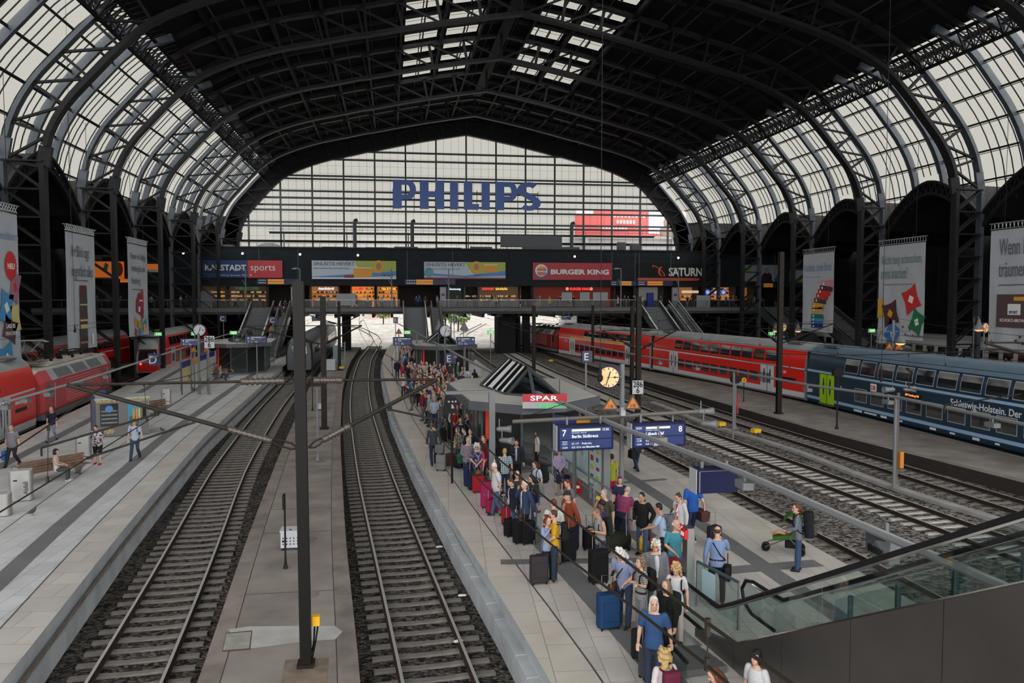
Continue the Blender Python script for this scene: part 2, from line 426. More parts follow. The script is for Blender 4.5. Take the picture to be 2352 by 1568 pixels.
# patches, cable covers and slab joints of the middle service strip
mb=MB();P_=[G(x,y,-.393) for x,y in ((522,1445),(570,1438),(700,1437),(770,1437),(787,1450),(770,1468),(700,1473),(578,1489))]
mb.add([tuple(p) for p in P_],[list(range(len(P_)))[::-1]])
mb.build('cement_patch',mat('pale_cement',(.33,.32,.30),.9,0,.12,2),sm_)
mb=MB();P_=[G(x,y,-.388) for x,y in ((520,1455),(577,1450),(572,1488),(512,1493))]
mb.quad(*P_[::-1]);mb.build('cover_plate',mat('old_cover',(.24,.24,.21),.8,0,.2,3),sm_)
mb=MB();P_=[G(x,y,-.391) for x,y in ((519,1453),(580,1447),(575,1491),(510,1496))]
mb.quad(*P_[::-1]);mb.build('cover_frame',mat('rusty_frame',(.09,.05,.03),.9),sm_)
mb=MB()
for (x,y,r) in ((705,1364,.3),(715,1236,.17),(735,1059,.25)):
 p=G(x,y,-.39);mb.lathe([(r,-.004),(r,.006)],18,p)
mb.build('manhole_cover',mat('manhole_iron',(.15,.14,.125),.8,0,.2,4),sm_)
mb=MB();P_=[G(x,y,-.394) for x,y in ((655,1515),(755,1510),(750,1568),(645,1568))]
mb.quad(*P_[::-1]);mb.build('mast_footing',mat('rusty_concrete',(.15,.115,.085),.9,0,.35,3),sm_)
mb=MB()
for Yv in (21.0,26.5,29.5,37,44,52):
 mb.box(((interp(MID_L,Yv)+interp(MID_R,Yv))/2,Yv,-.397),(interp(MID_R,Yv)-interp(MID_L,Yv)-.9,.03,.01))
mb.build('slab_joint',DGREY,sm_)
# ---- roof
def roofpt(prof,dxs):
 out=[]
 tab=sorted(prof)
 for d in dxs:out.append((d,interp(tab,abs(d))))
 return out
edges=[-30.9,-27,-22.5,-18,-14.4,-11.1,-10.6,-7.2,-6.2,-2.9,-2.2,0,2.2,2.9,6.2,7.2,10.6,11.1,14.4,18,22.5,27,30.9]
sk=roofpt(SKIN,edges)
open_cols={(-10.6,-7.2),(-6.2,-2.9),(2.9,6.2),(7.2,10.6)}
Yb=[] # skylight slots: between rafters of each bay
ycur=-14.0
slots=[]
for k in range(len(RIBS)-1,0,-1):
 a,b=RIBS[k],RIBS[k-1]
 for j in range(3):
  c0=a+(b-a)*(j+.5)/3
  slots.append((c0-1.15,c0+1.15) if b<110 else None)
Yb=sorted({-14.0,131.5} | {v for s_ in slots if s_ for v in s_} | set(RIBS[1:]))
slotset={s_ for s_ in slots if s_}
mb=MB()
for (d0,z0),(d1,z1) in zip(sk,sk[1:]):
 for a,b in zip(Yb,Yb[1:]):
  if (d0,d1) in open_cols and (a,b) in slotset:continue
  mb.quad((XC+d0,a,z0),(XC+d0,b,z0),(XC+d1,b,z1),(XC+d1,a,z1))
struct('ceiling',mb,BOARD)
mb=MB();mg=MB()
for (d0,z0),(d1,z1) in zip(sk,sk[1:]):
 if (d0,d1) in open_cols:
  for a,b in slotset:
   for (u,v) in ((a,a+.12),(b-.12,b)):
    mb.quad((XC+d0,u,z0-.25),(XC+d0,v,z0-.25),(XC+d1,v,z1-.25),(XC+d1,u,z1-.25))
   mid=(d0+d1)/2+.2;zm=(z0+z1)/2
   mb.box((XC+mid,(a+b)/2,zm-.1),(.12,b-a,.3))
   mg.quad((XC+d0,a,z0+.05),(XC+d0,b,z0+.05),(XC+d1,b,z1+.05),(XC+d1,a,z1+.05))
wnum=2
struct('window_%d' % wnum,mg,glass_mat('roof_glass',(.9,.9,.88),.04))
struct('trim_1',mb,STEEL)
# lantern along the ridge with a small lit louvre near the gable
mb=MB();zr=SKIN[-1][1]
mb.box((XC,55,zr-.5),(1.2,120,.35))
struct('trim_2',mb,STEEL)
# purlins and rafters
mb=MB()
for d in (-27,-22.5,-18,-14.4,-11,-6.7,-2.6,2.6,6.7,11,14.4,18,22.5,27):
 z=interp(sorted(SKIN),abs(d))-.35
 mb.box((XC+d,58,z),(.28,146,.5))
struct('trim_3',mb,STEEL)
mb=MB()
for k in range(1,len(RIBS)):
 for j in range(0,3):
  Y=RIBS[k]+14*j/3+4.67/2*0+2.33*0+ (0 if j else .0)
  if j==0:continue
  pts=[Vector((XC+d,Y,z-.22)) for d,z in sk]
  for p,q in zip(pts,pts[1:]):mb.bar(p,q,.22,.35)
struct('trim_4',mb,STEEL)
# thin board battens between the rafters, dull lines on the dark boarding
mb=MB()
for d in [x*.5 for x in range(-58,60,5)]:
 z=interp(sorted(SKIN),abs(d))-.08
 mb.box((XC+d,58,z),(.10,146,.12))
struct('trim_5',mb,mat('dusty_batten',(.05,.047,.044),.8))
# ---- arched trussed ribs, every one standing on its own pair of columns
RIBM=mat('rib_steel',(.013,.0135,.0145),.45,0,.2,1.5)
def full(prof):return [(-d,z) for d,z in prof]+[(d,z) for d,z in reversed(prof[:-1])]
def make_rib(Y):
 root=thing('arched_roof_rib','dark steel lattice arch spanning the hall roof and its columns','roof arch',(0,0,0),0,'arched ribs of the hall roof','structure')
 def P(d,z):return Vector((XC+d,ypt(d,Y),z))
 inn,out=full(PROF),full(OUT2)
 mb=MB();pts=[P(d,z) for d,z in inn]
 for p,q in zip(pts,pts[1:]):mb.bar(p,q,.85,.32)
 for s in (-1,1):mb.bar(P(s*HW,-.9),P(s*HW,16.2),.7,.34,up=(1,0,0))
 mb.build('inner_chord',RIBM,root)
 mb=MB();pts=[P(d,z) for d,z in out]
 mt=MB()
 for p,q in zip(pts,pts[1:]):(mb if max(p.z,q.z)<27.5 else mt).bar(p,q,.7,.3)  # chord steel darkens above the haunch: roof shade put into its colour
 mt.build('top_chord',RIBM,root)
 for s in (-1,1):mb.bar(P(s*(HW+2.5),-.9),P(s*(HW+2.5),16.4),.62,.34,up=(1,0,0))
 mb.build('outer_chord',STEELB,root)
 mb=MB();ki=[i for i in range(len(inn)) if min(abs(i-j) for j in (list(range(0,28,3))+[28,29,30,31]+[len(inn)-1-q for q in list(range(0,28,3))+[28,29,30]]))==0];inn=[inn[i] for i in ki];out=[out[i] for i in ki];n=len(inn)
 for i in range(n-1):
  a,b=P(*inn[i]),P(*out[i]);c,d=P(*inn[i+1]),P(*out[i+1])
  mb.bar(a,b,.28,.2);mb.bar(b,c,.24,.16) if inn[i][0]<0 else mb.bar(a,d,.24,.16)
 for s in (-1,1):
  zs=[-.6+1.9*k for k in range(10)]
  for z0,z1 in zip(zs,zs[1:]):
   for oy in (-.25,.25):
    p,q=P(s*HW,z0),P(s*(HW+2.5),z1);p.y+=oy;q.y+=oy
    mb.bar(p,q,.14,.12)
   mb.bar(P(s*HW,z1),P(s*(HW+2.5),z1),.5,.12)
 mb.build('lattice',RIBM,root)
 return root
for Y in RIBS:make_rib(Y)
# ---- curved side glazing between the ribs: one window per bay and side
GLAZ=glass_mat('hall_glass',(.96,.96,.94),.03,.15)
def arcade_z(t):return 14.3+3.9*(1-abs(2*t-1)**1.7)
GP=[(HW+3.4,10.0)]+[(d,z) for d,z in offset_profile(3.3) if z<27.4]
GP.append((29.6,28.0))
def gp_len():
 L=[0]
 for a,b in zip(GP,GP[1:]):L.append(L[-1]+math.hypot(b[0]-a[0],b[1]-a[1]))
 return L
GL=gp_len()
def gpt(s,t):
 s=s*GL[-1]
 for i in range(len(GP)-1):
  if s<=GL[i+1]+1e-6:
   u=(s-GL[i])/(GL[i+1]-GL[i]);a,b=GP[i],GP[i+1]
   return a[0]+(b[0]-a[0])*u,a[1]+(b[1]-a[1])*u
 return GP[-1]
def side_window(idx,Y0,Y1,s):
 root=thing('window_%d' % idx,None,None,kind='structure')
 def P(d,z,t,off=0.0):
  Yv=Y0+(Y1-Y0)*t
  return Vector((XC+s*(d+off),ypt(s*d,Yv),z))
 mb=MB();N=14;rows=16
 for i in range(rows):
  for k in range(N):
   q=[P(*gpt(i/rows,0),k/N),P(*gpt(i/rows,0),(k+1)/N),P(*gpt((i+1)/rows,0),(k+1)/N),P(*gpt((i+1)/rows,0),k/N)]
   lim=arcade_z((k+.5)/N)-.4
   if q[2].z<lim:continue
   mb.quad(*(q if s<0 else q[::-1]))
 mb.build('pane',GLAZ,root)
 mb=MB()
 for k in range(1,N): # thin glazing bars
  if k in (5,9):continue
  pts=[P(*gpt(i/20,0),k/N) for i in range(21)]
  pts=[p for p in pts if p.z>arcade_z(k/N)-.3]
  for p,q in zip(pts,pts[1:]):mb.bar(p,q,.07,.07)
 for i in range(1,9): # lines of purlins
  d,z=gpt(i/9,0)
  if z<15:continue
  mb.bar(P(d,z,0,-.1),P(d,z,1,-.1),.10,.14)
  mb.bar(P(d,z-.22,0,-.25),P(d,z-.22,1,-.25),.05,.05)
 mb.build('glazing_bar',STEEL,root)
 mb=MB()
 for k in (5,9): # two broad secondary ribs in each bay
  pts=[P(*gpt(i/20,0),k/N,-.3) for i in range(21)]
  pts=[p for p in pts if p.z>arcade_z(k/N)-.5]
  for p,q in zip(pts,pts[1:]):mb.bar(p,q,.42,.55)
 mb.build('secondary_rib',STEELB,root)
 # lattice girder along the top of the glass
 mb=MB();d,z=gpt(.87,0)
 top=[(d-.15,z+.55),(d-.5,z-.75),(d-1.7,z+.55)]
 for dd,zz in top:mb.bar(P(dd,zz,0),P(dd,zz,1),.22,.22)
 M=14
 for k in range(M):
  mb.bar(P(*top[0],k/M),P(*top[1],(k+.5)/M),.1,.1);mb.bar(P(*top[1],(k+.5)/M),P(*top[0],(k+1)/M),.1,.1)
  mb.bar(P(*top[2],k/M),P(*top[1],(k+.5)/M),.1,.1);mb.bar(P(*top[1],(k+.5)/M),P(*top[2],(k+1)/M),.1,.1)
  mb.bar(P(*top[0],k/M),P(*top[2],k/M),.08,.08)
 mb.build('top_girder',STEEL,root)
 return root
def arcade(idx,Y0,Y1,s):
 """lattice arch between two columns below the glass, dark boarding above it"""
 root=thing('trim_%d' % idx,None,None,kind='structure')
 def P(d,z,t):return Vector((XC+s*d,ypt(s*d,Y0+(Y1-Y0)*t),z))
 mb=MB();n=18
 for off in (0,-1.1):
  pts=[P(HW+2.6,arcade_z(k/n)+off,k/n) for k in range(n+1)]
  for p,q in zip(pts,pts[1:]):mb.bar(p,q,.3,.25)
 for k in range(n):
  mb.bar(P(HW+2.6,arcade_z(k/n),k/n),P(HW+2.6,arcade_z((k+.5)/n)-1.1,(k+.5)/n),.1,.1)
  mb.bar(P(HW+2.6,arcade_z((k+.5)/n)-1.1,(k+.5)/n),P(HW+2.6,arcade_z((k+1)/n),(k+1)/n),.1,.1)
 mb.build('arcade_arch',STEEL,root)
 # side hall roof behind the arch, pitched with the arch and running outwards
 mb=MB()
 for k in range(n):
  a,b=arcade_z(k/n)-.1,arcade_z((k+1)/n)-.1
  mb.quad(P(HW+2.8,a,k/n),P(HW+2.8,b,(k+1)/n),P(HW+25,b-.6,(k+1)/n),P(HW+25,a-.6,k/n))
 mb.build('side_roof',BOARD,root)
wi,ti=3,6
for k in range(len(RIBS)-1):
 for s in (-1,1):
  side_window(wi,RIBS[k+1],RIBS[k],s);wi+=1
  arcade(ti,RIBS[k+1],RIBS[k],s);ti+=1
  # outer walls of the side halls
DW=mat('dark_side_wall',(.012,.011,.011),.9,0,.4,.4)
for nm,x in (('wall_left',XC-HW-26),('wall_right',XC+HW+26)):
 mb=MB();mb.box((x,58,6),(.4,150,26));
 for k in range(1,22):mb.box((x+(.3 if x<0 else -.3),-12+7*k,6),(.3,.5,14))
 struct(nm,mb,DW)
 # ---- glazed gable at the far end
GY=131.5
root=thing('window_1',None,None,kind='structure')
prof_pts=[(XC+d,z) for d,z in full(PROF)]
mb=MB();ring=[(XC-HW,GY,15.2)]+[(x,GY,z) for x,z in prof_pts]+[(XC+HW,GY,15.2)]
mb.add(ring,[list(range(len(ring)))[::-1]]);mb.build('pane',GLAZ,root)
mbb,mbt=MB(),MB();tab=[(x,z) for x,z in prof_pts]
GB=15.2
for k in range(-7,8):
 x=XC+k*4.87
 if abs(k*4.87)<HW:mbb.bar((x,GY-.2,GB),(x,GY-.2,interp(tab,x)),.26,.3,up=(0,1,0))
for k in range(-28,29):
 x=XC+k*1.217
 if abs(k*1.217)<HW-.5 and k % 4:mbt.bar((x,GY-.05,GB),(x,GY-.05,interp(tab,x)),.035,.035,up=(0,1,0))
for j,(z,w) in enumerate(((18.6,.14),(19.2,.10),(21.1,.09),(21.9,.06),(23.0,.12),(24.1,.10),(26.0,.08),(26.5,.10),(29.1,.11),(30.4,.05))):
 xs_=[x for x,zz in tab if zz>=z]
 # half width of the arch at this height
 lo=next(d for d in [HW-q*.05 for q in range(712)] if interp(sorted(PROF),d)>=z or d<.1)
 mbb.bar((XC-lo,GY-.25,z),(XC+lo,GY-.25,z),w,.3)
for z in [17+1.24*q for q in range(12)]:
 lo=next(d for d in [HW-q*.05 for q in range(712)] if interp(sorted(PROF),d)>=z or d<.1)
 mbt.bar((XC-lo,GY-.02,z),(XC+lo,GY-.02,z),.022,.022)
mbb.build('frame',mat('gable_steel',(.07,.085,.09),.6),root)
mbt.build('glazing_bar',mat('gable_bar',(.16,.17,.165),.6),root)
mb=MB() # wall round the glass, up to the roof boards
outp=[(XC+d,z) for d,z in full(SKIN)]
ip,op=prof_pts,outp
for a,b,c,d in zip(ip,ip[1:],op,op[1:]):
 mb.quad((a[0],GY,a[1]),(b[0],GY,b[1]),(d[0],GY,d[1]),(c[0],GY,c[1]))
for s in (-1,1):
 x0,x1=XC+s*HW,XC+s*70
 q=[(x0,GY,5),(x1,GY,5),(x1,GY,20),(x0,GY,20)]
 mb.quad(*(q if s>0 else q[::-1]))
mb.quad((XC-HW,GY,14.0),(XC+HW,GY,14.0),(XC+HW,GY,15.2),(XC-HW,GY,15.2));mb.box((XC,GY-.3,16.2),(2*HW,.5,.35))
struct('wall_far',mb,STEEL)
# walkway with handrail across the gable, held on posts
mb=MB()
mb.box((12.5,GY-1.6,17.5),(62,1.4,.1));mb.box((12.5,GY-1.6,17.35),(62,.2,.2))
for k in range(-12,14):
 mb.bar((12.5+k*2.4,GY-2.25,17.5),(12.5+k*2.4,GY-2.25,18.4),.04)
 if k % 4==0:mb.bar((12.5+k*2.4,GY-1.6,14.6),(12.5+k*2.4,GY-1.6,17.4),.15)
for z in (17.9,18.4):mb.bar((-18.5,GY-2.25,z),(43.5,GY-2.25,z),.05)
o_=solo('maintenance_walkway','grey maintenance walkway with thin railing across the foot of the gable glass','walkway',mb,STEELB)
for i,px in enumerate((815,947,1313)):
 p=PY(px,555,GY-2.9);mb=MB()
 mb.tube([(0,0,-2.75),(0,0,1.6),(.05,0,2.0),(.45,0,2.15)],.3,10)
 solo('vent_pipe',['dark vent pipe with bent cap, leftmost of three before the gable glass','dark vent pipe with bent cap before the gable glass, under the first blue letter',
 'dark vent pipe with bent cap before the gable glass, beside the red billboard'][i],'pipe',mb,STEELB,(p.x,p.y,17.3),group='vent pipes before the gable')
 # ================================================================= concourse bridge across the far end
BY0,BY1=115.0,131.0 # front railing and rear of the concourse
SHOPY=124.0 # shop fronts
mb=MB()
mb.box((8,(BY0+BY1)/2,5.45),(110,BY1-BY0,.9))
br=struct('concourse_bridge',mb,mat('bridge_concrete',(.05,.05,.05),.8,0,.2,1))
mb=MB();mb.box((8,BY0-.02,5.6),(110,.25,.5));mb.build('edge_beam',mat('edge_beam_grey',(.11,.11,.11),.7),br)
mb=MB()
for k in range(-12,22):mb.box((8+k*2.6,(BY0+BY1)/2,4.75),(.35,BY1-BY0-.4,.5))
mb.build('girder',STEEL,br)
# black fascia band carrying the advertisements
FASC=mat('black_fascia',(.014,.018,.022),.6,0,.2,1)
mb=MB();mb.box((14.5,SHOPY-.2+1.5,11.75),(111,3.0,5.2))
struct('wall_fascia',mb,FASC)
mb=MB();mb.box((14.5,(SHOPY+BY1)/2,14.45),(111,BY1-SHOPY,.25));mb.box((14.5,SHOPY,14.6),(111,.2,.5))
struct('roof_deck',mb,STEEL)
# back wall of the concourse, shop interiors in front of it
mb=MB();mb.box((8,130.6,7.6),(110,.4,3.6));struct('wall_shops',mb,mat('dark_shop_wall',(.035,.032,.03),.8))
# pillars and abutments below
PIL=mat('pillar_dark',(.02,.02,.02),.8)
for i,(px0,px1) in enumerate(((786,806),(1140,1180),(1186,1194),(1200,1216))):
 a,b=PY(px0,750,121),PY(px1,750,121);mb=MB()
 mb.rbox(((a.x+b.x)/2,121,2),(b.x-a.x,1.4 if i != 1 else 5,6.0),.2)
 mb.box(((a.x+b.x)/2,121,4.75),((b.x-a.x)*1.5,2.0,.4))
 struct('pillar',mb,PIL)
mb=MB()
a,b=PY(655,750,128),PY(740,750,128)
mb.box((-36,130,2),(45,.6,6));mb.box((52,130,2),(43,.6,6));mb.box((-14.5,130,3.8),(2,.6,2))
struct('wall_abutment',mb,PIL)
# glass railing of the concourse
def railing(x0,x1,Y,z0,root):
 mb=MB();mb.bar((x0,Y,z0+1.1),(x1,Y,z0+1.1),.08);mb.build('handrail',mat('rail_brushed',(.30,.31,.31),.4,.5),root)
 n=max(2,int((x1-x0)/1.6))
 for k in range(n+1):
  mb=MB();mb.bar((x0+(x1-x0)*k/n,Y,z0),(x0+(x1-x0)*k/n,Y,z0+1.1),.06);mb.build('post',GREY,root)
 mb=MB();mb.quad((x0,Y,z0+.08),(x1,Y,z0+.08),(x1,Y,z0+1.02),(x0,Y,z0+1.02));mb.build('pane',glass_mat('railing_glass',(.86,.88,.88),.02,.2),root)
RX=[(-45,-19.8,'left of the left stair'),(-12.2,1.3,'between the left and the middle stair'),(7.6,36.1,'between the middle and the right stair'),(45,56,'right of the right stair')]
for x0,x1,w in RX:
 r_=thing('glass_railing','glass railing with bright handrail on the bridge edge, ' + w,'railing',(0,0,0),0,'railings along the bridge')
 railing(x0,x1,BY0+.15,5.9,r_)
 # ---- stairs and escalators from the bridge down to the platforms
STEP=mat('dark_steps',(.05,.055,.06),.6)
STEPE=mat('step_edge',(.22,.23,.24),.5)
STGL=glass_mat('stair_glass',(.62,.70,.72),.10)
def stair(name,label,x,w,ytop,ybot,ztop=5.9,esc=False,cat='stairs'):
 n=36;root=thing(name,label,cat,(x,ytop,0),0)
 mb=MB();me=MB();L=ytop-ybot
 for k in range(n):
  z=ztop*(1-(k+1)/n);y=-L*(k+.5)/n
  mb.box((0,y,z),(w,L/n+.02,ztop/n+.04));me.box((0,y-L/n/2,z+ztop/n/2),(w,.05,.06))
 mb.build('steps',STEP,root);me.build('step_edges',STEPE,root)
 for s in (-1,1):
  mb=MB();off=s*(w/2+.08)
  a,b=Vector((off,.6,ztop)),Vector((off,-L-.5,0))
  h=.95
  mb.extr([a+Vector((-.03,0,-.5)),b+Vector((-.03,0,0)),b+Vector((-.03,0,h-.1)),a+Vector((-.03,0,h-.1))],(.06,0,0))
  mb.build('balustrade_panel',STGL if esc else mat('stair_side',(.035,.04,.045),.5),root)
  mb=MB();mb.bar(a+Vector((0,0,h)),b+Vector((0,0,h)),.16,.12)
  if esc:mb.bar(a+Vector((0,0,.25)),b+Vector((0,0,.25)),.3,.35)
  mb.build('handrail',CHROME if not esc else STAIN,root)
  if esc:
   mb=MB();mb.bar(a+Vector((s*.2,0,-.1)),b+Vector((s*.2,0,-.1)),.2,.9);mb.build('side_cladding',mat('stair_cladding',(.10,.11,.12),.3,.6),root)
 mb=MB();mb.extr([Vector((-w/2,0,ztop-.1)),Vector((-w/2,-L,-.05)),Vector((-w/2,-L+1.2,-.05)),Vector((-w/2,0,ztop-.8))],(w,0,0))
 mb.build('underside',mat('stair_underside',(.03,.03,.032),.8),root)
 return root
def xat(px,Y):return PY(px,700,Y).x
xa,xb=xat(587,115),xat(620,115)
stair('stairs','wide dark staircase with bright handrails from the bridge down to the left platform',(xat(577,115)+xat(627,115))/2,2.8,115,101.5)
stair('escalator','escalator with bright metal balustrades beside the left staircase, two people riding it',xat(645,115)+.55,1.1,115,101.0,esc=True,cat='escalator')
stair('stairs','dark staircase from the bridge down to the crowded middle platform',xat(953,115)-.1,2.9,115,104,cat='stairs')
stair('escalator','narrow escalator beside the middle staircase, above the far kiosk',xat(997,115)+.2,1.0,115,104,esc=True,cat='escalator')
stair('escalator','bright escalator descending behind the red double-decker carriages on the right',xat(1532,115)+1.2,1.3,115,103,esc=True,cat='escalator')
stair('stairs','dark staircase descending beside the bright escalator behind the red train',xat(1470,115)+1.6,3.0,115,103)
stair('stairs','dark staircase on the far right platform below the leftmost right-hand banner',xat(1840,100)+1,3.0,112,98)
stair('stairs','dark staircase with glass side behind the blue train, right of the book stack banner',52,3.0,92,79)
# ================================================================= tracks
RAILM=mat('rail_steel',(.72,.70,.67),.38,.75)
RUST=mat('rail_rust',(.035,.024,.018),.8,0,.3,8)
SLP=mat('concrete_sleeper',(.125,.115,.10),.85,0,.25,3)
SLP2=mat('pale_concrete_sleeper',(.36,.34,.31),.85,0,.2,3)
SLPD=mat('dark_steel_sleeper',(.085,.078,.07),.55,.3,.3,3)
TRK={
'A':[(-4,-3.9),(17.2,-5.5),(24.4,-6.1),(38,-7.45),(51.5,-8.25),(62,-8.75),(78,-9.2),(95,-9.7),(130,-10.3),(200,-11)],
'B':[(-4,2.6),(16.2,0.97),(35.5,-.69),(44,-1.27),(52.6,-1.83),(59.9,-2.25),(73.6,-2.8),(87,-3.1),(107,-3.3),(130,-2.85),(158,-2.5),(180,-3.6),(222,-8),(300,-24)],
'C':[(-4,13.9),(20,13.7),(32,13.25),(41,12.75),(60,12.2),(80,11.6),(95,11.45),(115,11.7),(137,12.4),(180,16),(260,30)],
'D':[(-4,22.0),(23,19.6),(29,19.25),(38,18.6),(47,17.95),(60,17.3),(75,17.1),(90,17.0),(120,17.8),(150,19.5),(220,28)],
'F':[(-4,26.0),(27,23.8),(34,23.5),(43.4,22.9),(55,22.3),(67,21.9),(90,21.5),(112,21.5),(130,22),(200,28)],
'L':[(-4,-18.0),(30,-20.2),(48,-21.7),(75,-23.9),(92,-24.9),(110,-26),(132,-26.5)],
'T':[(-4,31.7),(30,31.7),(56,31.7),(67,30.9),(80,28.9),(92,27.0),(110,24.3),(130,22.5)],
'K':[(-4,-22.5),(30,-24.7),(48,-26.2),(75,-28.4),(132,-31)],
}
for k in TRK:TRK[k]=[(y,x) for y,x in TRK[k]]
def tx(k,y):return smooth_interp(TRK[k],y,4)
def sleeper_mesh(m,bend=True):
 mb=MB()
 mb.extr([Vector(p) for p in ((-1.28,-.09,-.10),(-1.28,-.09,.045),(-.6,-.08,.045),(-.3,-.08,.025),(.3,-.08,.025),(.6,-.08,.045),(1.28,-.09,.045),(1.28,-.09,-.10))],(0,.17,0))
 return mb.data('sleeper',m)
def track(k,label,y0,y1,smat,step=.62,ymax=140):
 root=thing('railway_track',label,'railway track',(0,0,0))
 for s in (-1,1):
  Y=ys(y0,y1,2.0);mb=MB()
  pts=[]
  for y in Y:
   x=tx(k,y);t=Vector((tx(k,y+1)-tx(k,y-1),2,0)).normalized();nrm=Vector((t.y,-t.x,0))
   pts.append((Vector((x,y,0))+nrm*s*.753,nrm))
  sec=[(-.035,0),(.035,0),(.035,-.05),(.012,-.06),(.012,-.13),(.065,-.15),(-.065,-.15),(-.012,-.13),(-.012,-.06),(-.035,-.05)]
  n=len(sec);vs=[tuple(p+nr*a+Vector((0,0,-.76+b))) for p,nr in pts for a,b in sec]
  mb.v=vs
  for i in range(len(pts)-1):
   for j in range(n):
    mb.f.append([i*n+j,i*n+(j+1) % n,(i+1)*n+(j+1) % n,(i+1)*n+j][::-1]);mb.mi.append(0 if j==0 else 1)
  mb.build('rail',[RAILM,RUST],root)
 me=sleeper_mesh(smat);first=None;y=y0+.3;cnt=0;rest=MB()
 while y<ymax:
  a=math.atan2(tx(k,y+1)-tx(k,y-1),2.0);x=tx(k,y)
  if cnt<100:
   o=link('sleeper',me,root,(x,y,-.965),-a)
  else:
   rest.box((x,y,-.975),(2.56,.17,.10),-a)
  y+=step;cnt+=1
 if rest.v:
  o=rest.build('sleeper',smat,root);o['kind']='stuff'
 return root
track('A','railway track between the left platform and the middle strip, bright rails',6,132,SLP)
track('B','curving railway track along the crowded platform, right of the tall black mast',6,300,SLP)
track('C','railway track along the right-hand edge of the crowded platform',8,260,SLP)
track('D','railway track with pale sleepers on grey ballast, first beyond the pram',8,220,SLP2)
track('F','railway track with pale sleepers beside the low strip of the red and blue train',12,106,SLP,ymax=106)
track('L','railway track under the red locomotive on the left',30,130,SLP)
track('T','railway track under the red and blue double-decker train',20,118,SLP,ymax=118)
# cable trough between the two pale tracks
mb=MB();pts=[]
for y in ys(14,60,1.5):
 x=(tx('D',y)+tx('F',y))/2+.1+.25*math.sin(y*.35)
 pts.append((x,y))
for p,q in zip(pts,pts[1:]):mb.bar((p[0],p[1],-.9),(q[0],q[1],-.9),.45,.14)
solo('cable_trough','low winding concrete cable trough between the two pale tracks','cable trough',mb,CONC)
# ================================================================= the world beyond the bridge
def tree(x,y,h,rr,seed):
 rnd=random.Random(seed)
 root=thing('tree',None,'tree',(x,y,-1),0,'trees beyond the bridge')
 mb=MB();mb.tube([(0,0,0),(.1,0,h*.5),(.2,.1,h*.8)],[.25,.18,.08],7);mb.build('trunk',mat('bark',(.06,.045,.03),.9),root)
 mb=MB()
 for k in range(420):
  a,b,r_=rnd.uniform(0,6.28),rnd.uniform(-1,1),rr*rnd.uniform(.5,1)
  c=Vector((math.cos(a)*math.sqrt(1-b*b)*r_,math.sin(a)*math.sqrt(1-b*b)*r_,h*.7+b*r_*.8))
  s=rnd.uniform(.25,.5);u=Vector((rnd.uniform(-1,1),rnd.uniform(-1,1),rnd.uniform(-1,1))).normalized();v=u.cross(Vector((.3,.2,.9))).normalized()
  mb.quad(c-u*s-v*s*.6,c+u*s-v*s*.6,c+u*s+v*s*.6,c-u*s+v*s*.6)
 mb.build('foliage',mat('leaf_green',(.16,.26,.06),.7,0,.4,.8),root)
 return root
for i,(px,Y,h,l) in enumerate(((1022,190,7,'bright green tree beyond the bridge right beside the middle escalator'),(1052,200,6,'small bright green tree beyond the bridge, right of the bushier one'),(880,260,6,'green tree seen far beyond the bridge left of the middle stairs'))):
 t=tree(xat(px,Y),Y,h,3.2,i);t['label']=l
for i,(px0,px1,Y,h,col,l) in enumerate(((815,850,340,12,(.5,.45,.42),'far pale apartment house seen through the bridge opening over the curving track'),(850,905,330,10,(.45,.25,.2),'far reddish house seen through the bridge opening, right of the pale one'),(1060,1140,360,9,(.5,.5,.5),'far grey house seen under the bridge between middle stairs and pillar'))):
 a,b=xat(px0,Y),xat(px1,Y);root=thing('house',l,'building',((a+b)/2,Y,-1));w=b-a
 mb=MB();mb.box((0,4,h/2),(w,8,h));mb.build('wall',mat('house_%d' % i,col,.8),root)
 mb=MB();mb.extr([(-w/2-.3,-.3,h),(-w/2-.3,8.3,h),(-w/2-.3,4,h+2.5)],(w+.6,0,0));mb.build('roof',mat('roof_tile',(.2,.09,.06),.8),root)
 for r_ in range(3):
  for c_ in range(int(w/2.2)):
   mb=MB();mb.box((-w/2+1.2+c_*2.2,-.02,1.6+r_*2.8),(1.0,.08,1.5));mb.build('window',DARKGLASS,root)
   # building with red billboard behind the gable glass
bx0,bx1=PY(1322,500,150).x,PY(1575,500,150).x
root=thing('billboard','large red and white billboard seen through the right side of the gable glass','billboard',((bx0+bx1)/2,150,0));w=bx1-bx0
zt,zb=PY(1440,481,150).z,PY(1440,541,150).z
mb=MB();mb.box((0,.3,(zt+zb)/2),(w,.4,zt-zb));mb.build('board',mat('billboard_red',(.62,.10,.09),.5),root)
mb=MB();mb.box((w*.33,.06,(zt+zb)/2+.1),(w*.34,.06,zt-zb-.6));mb.box((-w*.42,.06,zt-.6),(w*.16,.06,1.2));mb.build('white_field',WHITE,root)
mb=MB();mb.ell((w*.34,0,zb+2.6),(1.0,.15,1.2));mb.ell((w*.34,0,zb+.9),(1.8,.15,1.1));mb.build('portrait_shape',mat('portrait',(.30,.2,.16),.7),root)
mb=MB()
for j,(z,n,xs0) in enumerate(((zt-1.3,9,-.15),(zb+2.6,6,-.12),(zb+1.2,8,-.25))):
 for k in range(n):mb.box((w*xs0+k*.9*(.7 if j else .8),.05,z),(.5,.06,.7 if j else .45))
mb.build('block_lettering',mat('pale_pink',(.75,.5,.48),.6),root)
mb=MB();
for x in (-w*.4,w*.4):mb.bar((x,.6,0),(x,.6,zb),.6)
mb.box((0,3,zb/2-1),(w+4,4,zb+1));mb.build('support',mat('support_grey',(.4,.4,.4),.8),root)
